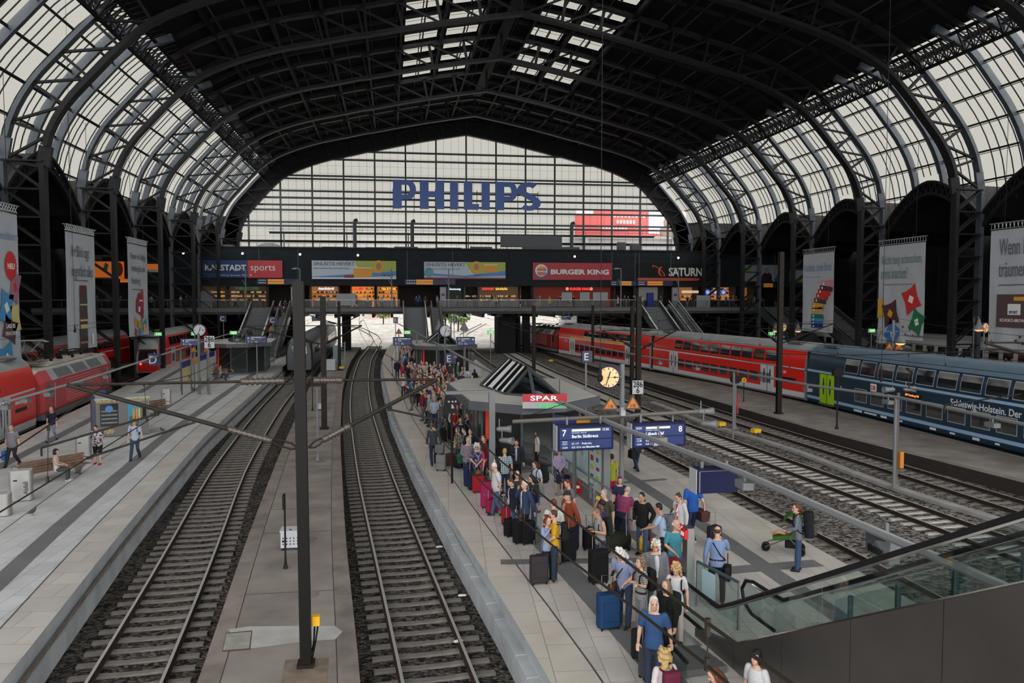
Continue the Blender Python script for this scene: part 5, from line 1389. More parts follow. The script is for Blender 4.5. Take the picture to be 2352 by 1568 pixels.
solid_at('cream_sign','cream rounded lit sign above the snack shop on the right','sign',1566,667,1604,673,SHOPY+.5,.3,mat('cream_glow',(.8,.7,.5),.5,emit=.45))
solid_at('cash_machine','blue cash machine in the white passage of the concourse','cash machine',1486,672,1500,706,SHOPY+.3,.7,srgb('atm_blue',(25,45,130),.4))
# partitions and boards standing at the railing
GP_=mat('board_grey',(.24,.25,.255),.6)
for (x0,y0,x1,y1,l) in ((772,674,817,701,'pale grey board standing at the bridge railing in front of the bakery'),(1290,671,1314,690,'pale grey panel in front of the burger restaurant, leftmost of three'),(1332,671,1354,690,'pale grey panel in front of the burger restaurant, middle of three'),(1362,671,1396,690,'pale grey panel in front of the burger restaurant, widest of three'),(1600,678,1631,707,'white board at the railing beside the right bakery'),(458,669,488,707,'dark grey partition at the left end of the bridge')):
 o=solid_at('partition_board',l,'board',x0,y0,x1,y1,BY0+.6,.15,GP_ if 'dark' not in l else GREY,'boards along the bridge railing')
for (x0,l) in ((668,'poster pillar with eye advertisement left of the tall mast top'),(1010,'poster pillar with eye advertisement right of the middle escalator'),(1543,'poster pillar with eye advertisement beside the right escalator')):
 a,b=PY(x0,663,BY0+3),PY(x0+15,706,BY0+3);r_=thing('poster_pillar',l,'advertising pillar',((a.x+b.x)/2,BY0+3,5.9),0,'poster pillars on the bridge');w=b.x-a.x
 mb=MB();mb.rbox((0,0,1.5),(w,.35,3.0),.05);mb.build('housing',GREY,r_);flat(r_,'poster',rect(-w*.44,1.0,w*.44,2.85),mat('poster_lilac',(.28,.24,.30),.5),-.18);disc(r_,'eye_print',(0,1.85),w*.3,.2,mat('poster_dark',(.07,.05,.06),.5),-.20)
for (x0,x1,l) in ((610,632,'bright escalator landing lamp strip above the left passage'),):
 pass
 # direction boards above the concourse
ORP=mat('board_orange',(.72,.27,.03),.5,emit=.12)
for (x0,x1,y0,y1,of,l) in ((590,690,640,653,(.25,.62),'navy direction board with orange fields above the left stairs'),(930,1046,641,654,(.22,.55),'navy direction board with orange fields above the middle staircase'),(1403,1462,645,656,(.35,.8),'navy direction board with orange fields left of the ringed planet sign'),(1464,1545,645,656,(.28,.72),'navy direction board with orange fields under the ringed planet sign'),(1735,1782,650,660,(.4,.85),'navy direction board with orange fields behind the right columns')):
 Yv=BY0+4;a,b=PY(x0,y0,Yv),PY(x1,y1,Yv);w,h=b.x-a.x,a.z-b.z
 r_=thing('direction_board',l,'sign',((a.x+b.x)/2,Yv,b.z),0,'direction boards above the concourse');mb=MB();mb.box((0,.12,h/2),(w,.24,h));mb.build('housing',srgb('board_navy',(22,28,62),.5),r_)
 flat(r_,'orange_field',rect(-w/2+w*of[0],h*.06,-w/2+w*of[1],h*.94),ORP,-.02);flat(r_,'divider',rect(-w/2+w*of[0],h*.47,-w/2+w*of[1],h*.53),BLACK,-.035)
 mb=MB()
 for k in range(5):
  mb.box((-w/2+w*.05+k*w*.035,-.02,h*.75),(w*.02,.02,h*.16));mb.box((-w/2+w*.05+k*w*.035,-.02,h*.28),(w*.022,.02,h*.18))
 mb.build('marking',LW,r_);mb=MB()
 for s in (-.45,.45):mb.bar((w*s,.12,h),(w*s,.12,14.2-b.z),.06)
 mb.build('hanger',DGREY,r_)
for i,px in enumerate((565,690,900,1031,1426,1558)):
 p=PY(px,706,BY0+1.2);zt=PY(px,617,BY0+1.2).z
 r_=thing('lamp_post',['grey lamp post on the bridge, first from the left, above the left stairs','grey lamp post on the bridge behind the tall mast top','grey lamp post on the bridge left of the middle stairs','grey lamp post on the bridge right of the middle stairs','grey lamp post on the bridge right of the burger board','grey lamp post on the bridge before the planet sign'][i],'lamp post',(p.x,BY0+1.2,5.9),0,'lamp posts along the bridge')
 mb=MB();mb.tube([(0,0,0),(0,0,zt-5.9)],[.12,.07],8);mb.build('pole',GREY,r_);mb=MB();mb.tube([(0,0,zt-5.95),(-.5,0,zt-5.8),(-.9,0,zt-5.85)],.05,6);mb.box((-.8,0,zt-5.9),(.6,.25,.1));mb.build('lamp_head',LGREY,r_)
 mb=MB();mb.bar((0,0,zt-8.3),(-.45,0,zt-7.4),.08);mb.build('brace',GREY,r_)
SPOT=mat('spot_glow',(1,.86,.6),.4,emit=9)
for i,(x,y) in enumerate(((421,581),(557,582),(689,584),(822,586),(1320,589),(1558,592))):
 p=PY(x,y,FY-.5);r_=thing('spotlight',['glowing spotlight by the left columns','glowing spotlight above the blue part of the store board','glowing spotlight right above the tall mast','glowing spotlight above the first medicine board','glowing spotlight above the burger board','glowing spotlight above the planet board'][i],'spotlight',p,0,'spotlights along the fascia')
 mb=MB();mb.lathe([(.10,0),(.2,.18),(.2,.3),(.06,.36)],10,(0,0,0),'y');mb.build('housing',DGREY,r_);mb=MB();mb.ell((0,-.02,0),(.16,.06,.16));mb.build('lens',SPOT,r_);mb=MB();mb.bar((0,.3,0),(0,.74,.2),.06);mb.build('bracket',DGREY,r_)
 # ---- clutter on the deck above the fascia
rnd=random.Random(5)
for i,(x0,y0,x1,y1,kind,l) in enumerate(((593,558,645,580,'dome','silvery rounded duct hood on the deck above the store board'),(505,562,540,580,'cyl','grey round tank on the deck at the far left'),(1418,556,1436,580,'box','dark tall unit on the deck above the burger board'),(1448,559,1468,580,'box','dark ventilation box with pale frame on the deck'),(1472,575,1516,591,'light','pale greenish panels on the deck left of the planet sign'),(1411,579,1430,588,'brown','small brown crate on the deck edge'),(1660,568,1674,589,'box','grey twin-fan air unit on the deck by the right columns'),(1150,540,1290,556,'duct','long grey ventilation duct below the right half of the letters'),(905,566,960,580,'duct','low grey duct on the deck above the first medicine board'),(1000,568,1060,580,'box','low dark plant unit on the deck between the medicine boards'),(1080,566,1130,580,'duct','low grey duct on the deck above the second medicine board'),(1200,566,1330,582,'box','long dark plant unit on the deck above the burger board'),(670,568,720,580,'box','low dark plant unit on the deck right of the duct hood'),(740,566,800,580,'duct','low grey duct on the deck left of the vent pipe'),(840,568,890,580,'box','low dark unit on the deck above the lime board'))):
 Yv=127.2;a,b=PY(x0,y0,Yv),PY(x1,y1+4,Yv);w,h=b.x-a.x,a.z-14.6;mb=MB();c=((a.x+b.x)/2,Yv,14.57)
 m_={'dome':LGREY,'cyl':GREY,'box':DGREY,'light':mat('pale_green_panel',(.4,.5,.48),.4),'brown':mat('crate_brown',(.2,.13,.08),.7),'duct':DGREY}[kind]
 if kind=='dome':mb.extr([(-w/2+w*(.5-.5*math.cos(R(k*15))),-.6,h*.55+h*.45*math.sin(R(k*15))) for k in range(13)]+[(w/2,-.6,0),(-w/2,-.6,0)],(0,1.2,0))
 elif kind=='cyl':mb.lathe([(w/2,0),(w/2,h*.9),(w*.4,h)],16)
 elif kind=='duct':
  mb.rbox((0,0,h*.65),(w,.9,max(.4,h*.7)),.1)
  for s in (-.4,0,.4):mb.bar((w*s,0,0),(w*s,0,h*.4),.12)
 else:
  mb.rbox((0,0,h/2),(w,1.0,h),.06);mb.box((0,-.52,h*.5),(w*.75,.04,h*.7))
 solo('roof_unit',l,'ventilation unit',mb,m_,c,0,'plant on the deck above the fascia')
mb=MB()
for k in range(30):x=-22+k*2.3;mb.bar((x,125.4,14.5),(x,125.4,15.5),.05)
for z in (15.0,15.5):mb.bar((-22,125.4,z),(46,125.4,z),.05)
solo('deck_railing','thin dark railing along the edge of the deck above the advertising boards','railing',mb,DGREY)
# ================================================================= things on the platforms
EA=R(4.0) # the crowded platform runs about four degrees left of the hall axis
# ---- glazed kiosks with a hipped skylight
KROOF=mat('kiosk_roof',(.40,.385,.36),.7,0,.06,1);KF=mat('kiosk_fascia',(.085,.09,.10),.5);KGL=mat('kiosk_dark_glass',(.018,.02,.02),.12)
SKY_MIRROR=mat('painted_sky_reflection',(.86,.87,.86),.25);KTEAL=mat('kiosk_teal',(.035,.055,.055),.4)
KC=Vector((5.9,37.4,0))
kpts=[G(x,y,2.95)-KC for x,y in ((1026,880),(1076,921),(1200,932),(1300,926),(1379,910))]+[Vector((2.9,4.0,2.95)),Vector((.6,5.2,2.95)),Vector((-2.2,4.9,2.95))]
kroof=[(p.x,p.y) for p in kpts]
def kiosk(label,loc,rz):
 root=thing('kiosk',label,'kiosk',loc,rz,'kiosks with a glass skylight')
 mb=MB();mb.prism(kroof,2.6,2.95);mb.build('roof_edge',KF,root)
 mb=MB();mb.prism([(x*.97,y*.97) for x,y in kroof],2.95,2.97);mb.build('roof',KROOF,root)
 body=[(x*.76,y*.78) for x,y in kroof]
 mb=MB();mb.prism(body,.1,2.6);mb.build('glass_wall',KGL,root)
 mb=MB();mb.prism([(x*1.02,y*1.02) for x,y in body],0,.14);mb.build('plinth',DGREY,root)
 mb=MB();n=len(body)
 for i in range(n):
  a,b=Vector((*body[i],0)),Vector((*body[(i+1) % n],0));k=max(1,int((b-a).length/1.1))
  for j in range(k):p=a+(b-a)*j/k;mb.bar((p.x,p.y,.1),(p.x,p.y,2.6),.09)
 mb.build('mullion',KTEAL,root)
 a,b=Vector((*body[1],0)),Vector((*body[2],0))
 for t0,t1,m_ in ((.12,.2,srgb('strip_red',(205,50,28),.4,emit=.25)),):
  p,q=a+(b-a)*t0,a+(b-a)*t1;nr=Vector((q.y-p.y,p.x-q.x,0)).normalized()*.05;mb=MB();mb.extr([p+nr+Vector((0,0,.3)),q+nr+Vector((0,0,.3)),q+nr+Vector((0,0,2.5)),p+nr+Vector((0,0,2.5))],nr*.4);mb.build('lit_strip',m_,root)
 z0,z1=3.0,3.98 # hipped skylight: ridge, two slopes, glazed gable ends
 bl0,bl1,br1,br0=(Vector((*(G(x,y,z0)-KC).xy,z0)) for x,y in ((1165,905),(1105,884),(1238,884),(1292,916)))
 r0=Vector((*(PD(1215,848,36.5)-KC).xy,z1));r1=Vector((*(PD(1166,823,42.6)-KC).xy,z1))
 sl=thing('skylight',None,None,(0,0,0));sl.parent=root
 GLK=glass_mat('skylight_glass',(.45,.52,.55),.25,.03)
 for nm,q in (('slope_pane',(bl0,bl1,r1,r0)),('slope_pane',(br1,br0,r0,r1)),('end_pane',(bl0,r0,br0)),('end_pane',(br1,r1,bl1))):
  mb=MB();mb.add(q,[tuple(range(len(q)))]);mb.build(nm,GLK,sl)
 mb=MB();mb.add([p+Vector((0,0,-.02)) for p in (bl0,bl1,br1,br0)],[(3,2,1,0)]);mb.build('base_panel',mat('skylight_floor',(.08,.09,.09),.6),sl)
 mb=MB()
 for p,q in ((bl0,r0),(bl1,r1),(br0,r0),(br1,r1),(r0,r1),(bl0,br0),(bl0,bl1),(br0,br1),((bl0+br0)/2,r0)):mb.bar(p,q,.14,.12)
 mb.build('skylight_frame',mat('skylight_grey',(.05,.055,.06),.45),sl)
 for k,t in enumerate((.12,.33,.56,.8)):
  w_=.075 if k != 2 else .12;up=Vector((-.05,0,.06));mb=MB()
  a0,a1=bl0+(bl1-bl0)*(t-w_),bl0+(bl1-bl0)*(t+w_);c0,c1=r0+(r1-r0)*(t-w_),r0+(r1-r0)*(t+w_)
  mb.quad(a0+up,a1+up,c1+up,c0+up);mb.build('sky_reflection',SKY_MIRROR,sl)  # white strips stand for sky mirrored in the glass, painted as colour
  mb=MB();mb.bar(a0+up*1.4,c0+up*1.4,.09,.09);mb.build('rafter',BLACK,sl)
 return root
kio=kiosk('glazed shop kiosk with pyramid skylight and red and white roof sign',KC,0)
kf2=copy_tree(kio,(4.8,77.5,0),R(1),label='far glazed kiosk with pyramid skylight before the middle staircase')
kl=copy_tree(kio,(-14.6,84.0,0),R(3),label='glazed kiosk with pyramid skylight on the left platform')
# roof sign of the near kiosk
pa,pb=PD(1200,938,31.35),PD(1302,938,31.35);sw,sz=(pb-pa).length,pa.z
sg=thing('roof_sign','red and white supermarket sign with green script on the kiosk roof edge','sign',((pa.x+pb.x)/2,(pa.y+pb.y)/2,sz),math.atan2(pb.y-pa.y,pb.x-pa.x))
mb=MB();mb.box((0,.08,.13),(sw,.16,.26));mb.build('lower_box',LGREY,sg);mb=MB();mb.box((0,.08,.41),(sw,.17,.3));mb.build('upper_box',srgb('sign_red',(170,24,36),.4),sg)
fit(text('SPAR',.25,sg,(-sw*.33,-.02,.32),mat('sign_white_lit',(.8,.8,.85),.5,emit=.4),bold=.003),sw*.62,.19);fit(text('express',.22,sg,(-sw*.16,-.02,.06),mat('sign_green_lit',(.03,.5,.12),.5,emit=.5),bold=.006,shear=.3),sw*.62,.17)
for dx in (-sw*.2,sw*.18):
 mb=MB();mb.lathe([(.26,0),(.22,.06),(.1,.1),(0,.11)],14,(dx,.7,.32));mb.build('roof_vent',KROOF,sg)
spk=thing('loudspeaker','black box hanging before the right end of the supermarket sign','loudspeaker',PD(1285,915,31.5));mb=MB();mb.rbox((0,0,0),(.40,.3,.28),.03);mb.build('housing',BLACK,spk);mb=MB();mb.lathe([(.04,0),(.09,.1)],10,(-.24,0,0),'x');mb.build('cone',DGREY,spk);mb=MB();mb.tube([(0,0,.1),(0,0,.75)],.012,5);mb.build('hanger',BLACK,spk)
# angled grey portal beside the kiosk
p0=G(1130,1130,0);root=thing('portal_post','grey post with a horizontal arm beside the left corner of the near kiosk','post',(p0.x,p0.y,0));zt=7.15-(897-686)/1850*29.9
mb=MB();mb.bar((0,0,0),(0,0,zt),.22,.22);mb.build('post',GREY,root);mb=MB();mb.bar((.11,0,zt),(-1.75,.3,zt-.05),.16,.12);mb.build('arm',mat('arm_brown_grey',(.13,.12,.11),.5),root)
# signal head hanging before the crowd
root=thing('signal','black back of a signal head with white marker lights above the crowd by the kiosk','signal',PD(1038,930,31));mb=MB();mb.extr([(-.28,0,-.32),(.28,0,-.32),(.28,0,.12),(.13,0,.3),(-.13,0,.3),(-.28,0,.12)],(0,.25,0));mb.build('housing',BLACK,root)
mb=MB();mb.box((.03,-.02,-.05),(.1,.03,.16));mb.build('plate',LGREY,root);mb=MB();mb.box((.2,-.02,-.12),(.06,.03,.24));mb.build('red_plate',srgb('signal_red',(150,30,30),.4),root)
for x in (-.12,.02,.14):
 mb=MB();mb.box((x,-.03,.14),(.07,.06,.06));mb.build('marker_light',LGREY,root)
mb=MB();mb.tube([(0,.12,-.3),(0,.12,-3.3)],.05,6);mb.build('post',IRON,root)
# ---- main sign post of the crowded platform
gp=G(1427,1168,0);DP=26.9
post=thing('sign_post','tall grey post carrying the crossbar with both departure boards','post',(gp.x,gp.y,0))
mb=MB();mb.tube([(0,0,0),(0,0,4.95)],.085,12);mb.build('pole',GREY,post);mb=MB();mb.lathe([(.2,0),(.2,.05),(.1,.08)],12);mb.build('foot',GREY,post)
def L_(x,y,dep=DP):return PD(x,y,dep)-Vector((gp.x,gp.y,0))
mb=MB();mb.tube([tuple(L_(1178,968,27.4)),tuple(L_(1430,955,26.6)),tuple(L_(1620,944,26.3))],.07,8);mb.build('crossbar',mat('bar_brown',(.10,.09,.075),.5),post)
mb=MB();mb.rbox(tuple(L_(1430,944,26.4)),(.17,.2,.28),.03);mb.build('control_box',LGREY,post)
mb=MB();mb.tube([tuple(L_(1178,968,27.4)+Vector((0,0,.02))),tuple(L_(1300,925,27.0))],.012,5);mb.build('stay',BLACK,post)
def speaker(label,c,ang,s=.72):
 r_=thing('loudspeaker',label,'loudspeaker',c,ang,'horn loudspeakers on the sign post');mb=MB();mb.lathe([(.07*s,0),(.12*s,.08),(.13*s,.3),(.19*s,.52),(.17*s,.52),(.08*s,.3)],14,(0,0,0),'x');mb.build('horn',GREY,r_,True);mb=MB();mb.tube([(.1,0,0),(.1,0,.35)],.02,5);mb.build('bracket',GREY,r_);return r_
speaker('grey horn loudspeaker pointing right at the left end of the crossbar',PD(1140,985,27.6),R(-10));speaker('grey horn loudspeaker hanging below the left end of the crossbar',PD(1147,1010,27.4),R(-35))
speaker('grey horn loudspeaker at the right end of the crossbar, upper one',PD(1603,945,26.3),R(0));speaker('grey horn loudspeaker at the right end of the crossbar, lower one',PD(1609,972,26.3),R(-30))
CSCR=mat('board_screen',(.006,.02,.105),.3,emit=.1);CTX=mat('board_text',(.75,.78,.8),.5,emit=.25)
def dep_board(label,x0,x1,y0,y1,dep,num,right,rows,name='departure_board',rz=0.10,blank=False,hang=.25):
 a,b=PD(x0,y1,dep),PD(x1,y1,dep);w=(b-a).length;h=(y1-y0)/1850*dep
 r_=thing(name,label,'departure board',((a.x+b.x)/2,(a.y+b.y)/2,a.z),rz,'departure boards')
 mb=MB();mb.box((0,.2,h/2),(w,.4,h));mb.build('housing',NAVY,r_);mb=MB();mb.box((-w/2-.01,.2,h/2),(.02,.4,h));mb.build('side_panel',LGREY,r_)
 mb=MB()
 if dep>40 and dep<115:mb.bar((0,.45,h),(0,.45,-a.z),.1)
 else:
  for s in (-.3,.3):mb.bar((w*s,.2,h),(w*s,.2,h+(hang if dep<40 else .8)),.06)
 mb.build('hanger',GREY,r_)
 if blank:
  mb=MB();mb.bar((-w*.44,-.01,h*.05),(-w*.44,-.01,h*.92),.03);mb.bar((-w*.44,-.01,h*.92),(w*.45,-.01,h*.92),.012);mb.build('frame_edge',GREY,r_);return r_
 for z0,z1 in ((h*.46,h*.9),(h*.08,h*.42)):flat(r_,'screen',rect(-w*.46,z0,w*.46,z1),CSCR,0)
 if rows:
  nx=-w*.42 if not right else w*.36;flat(r_,'notice_bar',rect(-w*.25,h*.76,w*.26 if not right else w*.2,h*.85),mat('notice_pale',(.65,.66,.55),.5,emit=.1),-.013)
  text(num,h*.34,r_,(nx,-.016,h*.60),CTX,ext=.003,bold=.003)
  text(rows[0],h*.17,r_,(-w*.25,-.016,h*.51),CTX,ext=.003,bold=.002);text(rows[1],h*.13,r_,(w*.29 if not right else -w*.44,-.016,h*.76),CTX,ext=.003,bold=.001)
  text(rows[2],h*.055,r_,(-w*.25,-.016,h*.69),CTX,ext=.002)
  for k,(t,n_,d) in enumerate(rows[3]):
   z=h*.25-k*h*.14;text(t,h*.1,r_,(-w*.42,-.016,z),CTX,ext=.003);text(n_,h*.1,r_,(-w*.25,-.016,z),CTX,ext=.003);text(d,h*.1,r_,(-w*.07,-.016,z),CTX,ext=.003,bold=.001)
  text('Folgezüge:',h*.055,r_,(-w*.42,-.016,h*.36),CTX,ext=.002)
 return r_
dep_board('lit blue departure board for track 7 announcing Berlin Südkreuz',1277,1413,975,1034,26.2,'7',False,('Berlin Südkreuz','12:36','Berlin-Spandau - Berlin Hbf',(('12:51','EC 177','Praha hl.n.'),('13:24','ICE 1514','von München Hbf'))))
dep_board('lit blue departure board for track 8, right of the tall grey post',1447,1580,970,1026,26.4,'8',True,('Lübeck Hbf','12:21','Bad Oldesloe - Reinfeld',(('13:38','ICE 161',''),('13:54','ICE 882',''))))
dep_board('blank navy display hanging from the long light beam above the right platform edge',1597,1699,1076,1132,19.3,'',False,None,'display_board',.05,True,.15)
FR=(('Berlin','12:36','x',(('12:51','EC','Praha'),('13:24','ICE','München'))))
dep_board('small blue departure board before the far kiosk, left of the staircase foot',904,946,774,793,70,'7',False,FR);dep_board('small blue departure board right of the far kiosk, before the tracks',1049,1091,774,793,70,'8',True,FR)
dep_board('blue departure board on the left platform before its kiosk',566,612,771,788,71,'5',False,FR);dep_board('blue departure board on the left platform beside the hanging clock',418,455,777,794,62,'6',False,FR)
dep_board('small blue departure board far right beside the lantern lamps',1772,1806,770,786,88,'9',False,FR);dep_board('tiny blue departure board above the dark carriages',717,736,727,737,117,'5',False,FR);dep_board('tiny blue departure board under the bridge above the dark locomotive',1291,1312,725,734,117,'9',False,FR)
# poles that carry the small boards
for (x,yb,yt,l) in ((958,862,766,'slim grey pole beside the small departure board left of the far kiosk'),(1036,850,742,'slim grey pole with cross arms beside the far clock'),(458,905,760,'slim grey pole carrying the round clock on the left platform'),(480,905,795,'slim grey pole of the white kilometre plate on the left platform'),(560,852,768,'slim grey pole with square foot before the left kiosk'),(1766,800,745,'slim grey pole beside the far right departure board')):
 p=G(x,yb,0);dep=(p-Vector((0,0,CAMH))).length;z=PD(x,yt,(Vector((p.x,p.y,0)).length)).z
 mb=MB();mb.tube([(0,0,0),(0,0,z)],.08,8);mb.lathe([(.25,0),(.25,.35),(.2,.4)] if x==560 else [(.15,0),(.15,.05),(.1,.1)],8 if x != 560 else 4);solo('sign_pole',l,'pole',mb,GREY,(p.x,p.y,0),0,'slim poles on the platforms')
 # ---- clocks
def clock(label,x,y,dep,r,face,mins=(33,12.55),emit=0.0,arm=None,rz=.35,second=True):
 p=PD(x,y,dep);c=thing('platform_clock',label,'clock',p,rz,'platform clocks')
 mb=MB();mb.lathe([(r*.96,0),(r*1.08,.03),(r*1.08,r*.55),(r*.96,r*.58)],32,(0,0,0),'y');mb.build('case',srgb('clock_navy',(30,34,72),.4),c)
 mb=MB();mb.lathe([(0,-.005),(r*.96,-.005),(r*.96,.02),(0,.02)],32,(0,0,0),'y');mb.build('dial',face,c)
 mb=MB()
 for k in range(12):
  a=R(90-30*k);i0=.70 if k % 3==0 else .74
  mb.bar((r*i0*math.cos(a),-.012,r*i0*math.sin(a)),(r*.92*math.cos(a),-.012,r*.92*math.sin(a)),r*(.08 if k % 3==0 else .06),.006,up=(0,1,0))
 mb.build('hour_marks',BLACK,c)
 for nm,ang,l0,l1,w in (('minute_hand',90-6*mins[0],-.18,.88,.075),('hour_hand',90-30*mins[1],-.18,.58,.10),('second_hand',0,-.2,.5,.03)):
  a=R(ang);mb=MB();mb.bar((r*l0*math.cos(a),-.02,r*l0*math.sin(a)),(r*l1*math.cos(a),-.02,r*l1*math.sin(a)),r*w,.006,up=(0,1,0))
  if nm=='second_hand':mb.lathe([(r*.07,0),(r*.10,0),(r*.10,.008),(r*.07,.008)],14,(r*.58,-.026,0),'y');mb.bar((r*.68,-.02,0),(r*.86,-.02,0),r*.03,.006,up=(0,1,0))
  if nm != 'second_hand' or second:mb.build(nm,BLACK,c)
 if arm and emit:
  mb=MB();mb.tube([(r*.9,r*.3,0),arm],.04,6);mb.build('arm',GREY,c)
 else:
  mb=MB();mb.tube([(0,r*.3,-r),(0,r*.3,-p.z)],.06,6);mb.build('post',GREY,c)
 return c
ck=clock('round platform clock with warm lit dial beside the tall grey post',1398,866,26.3,.345,mat('dial_warm',(.72,.42,.20),.5,emit=.35),(33,12.55),1,arm=(.45,.15,0),rz=-.25)
clock('round white clock left of the dark mast on the left platform',458,758,70,.5,mat('dial_white',(.55,.56,.55),.5),arm=(0,.2,-.8));clock('white round clock at the right of the far kiosk before the bright opening',1023,760,69,.5,mat('dial_white',(.55,.56,.55),.5),arm=(.55,.2,.0))
clock('small warm clock on the far right platform by the lanterns',1800,751,88,.45,mat('dial_warm',(.72,.42,.20),.5,emit=.35),arm=(-.3,.2,.6));clock('small warm clock left of the right-edge banner',2264,753,60,.38,mat('dial_warm',(.72,.42,.20),.5,emit=.35),arm=(.2,.2,.7))
# ---- warning triangles, kilometre plates, letters
WOR=srgb('warning_orange',(178,104,10),.5)
def warn(label,x,y,dep,s,cols=WOR,rz=0.0):
 r_=thing('warning_sign',label,'warning sign',PD(x,y,dep),rz,'orange warning triangles');tri=lambda k:[(-s*k,-s*.55*k),(s*k,-s*.55*k),(0,s*1.05*k)]
 flat(r_,'border',tri(1.0),mat('sign_brown',(.05,.03,.015),.5),0);flat(r_,'field',tri(.70),cols,-.012);flat(r_,'pictogram',[(-s*.3,-s*.3),(s*.02,-s*.3),(s*.02,s*.05),(-s*.3,s*.05)],mat('sign_rust',(.30,.08,.02),.5),-.024);flat(r_,'pictogram',[(s*.1,-s*.25),(s*.3,-s*.32),(s*.22,s*.02),(s*.08,s*.05)],mat('sign_brown',(.05,.03,.015),.5),-.024)
 mb=MB();mb.bar((0,.03,-s*.5),(0,.03,s*.6),.05);mb.tube([(0,.05,0),(s*1.2 if x<1427 and x>1300 else -s*1.2,.05,0)],.02,5) if dep<40 else mb.tube([(0,.08,0),(0,.08,-r_.location.z)],.05,5);mb.build('bracket',GREY,r_);return r_
warn('orange warning triangle left of the tall grey post',1402,930,26.2,.29);warn('orange warning triangle right of the tall grey post',1453,928,26.2,.31,rz=.15)
for x,y,d,s,l in ((445,804,62,.32,'small orange warning triangle on the left platform, left of the kilometre plate pole'),(475,803,62,.32,'small orange warning triangle on the left platform under the kilometre plate'),(623,755,92,.45,'orange warning triangle before the left escalator'),(916,762,92,.4,'tiny orange warning triangle at the foot of the middle stairs'),(2042,798,56,.42,'orange warning triangle over the blue carriage roof, left of its pole'),(2064,798,56,.42,'orange warning triangle over the blue carriage roof, right of its pole')):warn(l,x,y,d,s)
def km(label,x0,y0,x1,y1,dep):
 a,b=PD(x0,y1,dep),PD(x1,y1,dep);w,h=(b-a).length,(y1-y0)/1850*dep;r_=thing('kilometre_plate',label,'sign',((a.x+b.x)/2,(a.y+b.y)/2-.18,a.z),0,'kilometre plates')
 mb=MB();mb.box((0,.04,h/2),(w,.06,h));mb.build('plate',mat('plate_white',(.52,.53,.54),.5),r_);mb=MB();mb.box((-w/2-.02,.05,h/2),(.04,.1,h));mb.build('edge',BLACK,r_)
 text('286',h*.62,r_,(0,-.01,h*.52),BLACK,align='CENTER',bold=.006,sx=.8);text('6',h*.62,r_,(0,-.01,h*.07),BLACK,align='CENTER',bold=.006,sx=.8);return r_
km('white kilometre plate 286 6 on the dark mast right of the clock',1450,873,1476,904,50.3);km('white kilometre plate 286 6 on the left platform',471,771,493,799,62)
def letter(label,x0,y0,x1,y1,dep,ch,hang=.5,rz=0,post=False):
 a,b=PD(x0,y1,dep),PD(x1,y1,dep);w,h=(b-a).length,(y1-y0)/1850*dep;r_=thing('section_letter_sign',label,'sign',((a.x+b.x)/2,(a.y+b.y)/2,a.z),rz,'blue platform section signs')
 mb=MB();mb.box((0,.12,h/2),(w,.24,h));mb.build('cube',srgb('letter_navy',(20,24,66),.4),r_);text(ch,h*.95,r_,(-w*.12,-.015,h*.16),mat('letter_white',(.5,.52,.56),.5),align='CENTER',bold=.004)
 mb=MB();mb.bar((0,.12,h),(0,.12,h+hang),.06) if not post else mb.bar((0,.3,h),(0,.3,-r_.location.z),.08);mb.build('post' if post else 'hanger',GREY,r_)
letter('dark blue section sign with white letter E above the crowd',1021,811,1047,835,61,'E',.1);letter('dark blue section sign with white letter E beyond the clock over the tracks',1337,806,1361,831,40,'E',.5,post=True)
letter('dark blue section sign with white letter D at the left edge over the red carriage',33,814,64,840,56.5,'D',.1);letter('dark blue section sign with white letter D before the red control car',341,812,368,839,54,'D',.1)
letter('tiny blue section sign with letter C over the left train roof',505,724,519,739,90,'C',.4,post=True);letter('tiny blue section sign with letter C before the left escalator',619,727,635,743,88,'C',.4,post=True);letter('tiny dark section sign with letter D before the bright opening',1037,727,1050,740,95,'D',.4,post=True);letter('tiny dark section sign with letter B left of the middle stairs',903,728,914,742,95,'B',.4,post=True)
EXM=mat('exit_green',(.10,.55,.16),.5,emit=.5);EXW=mat('exit_white',(.75,.8,.6),.5,emit=.5)
for x,y,d,l in ((935,763,88,'lit green exit sign left of the middle stairs'),(1127,763,88,'lit green exit sign before the bright opening'),(447,766,75,'lit green exit sign above the red control car'),(363,767,80,'lit green exit sign at the left columns'),(536,764,78,'lit green exit sign on the left kiosk roof'),(1773,766,90,'lit green exit sign at the far right kiosk'),(2003,759,75,'lit green exit sign behind the sweet packet banner')):
 p=PD(x,y,d);r_=thing('exit_sign',l,'sign',p,0,'green exit signs');w,h=16/1850*d,8/1850*d;mb=MB();mb.box((0,.05,0),(w,.1,h));mb.build('housing',EXM,r_)
 for k in (-.25,.0,.22):flat(r_,'pictogram',rect(w*k,-h*.35,w*(k+.14),h*.35),EXW,0)
 mb=MB();mb.bar((0,.1,h/2),(0,.1,-p.z),.07);mb.build('post',GREY,r_)
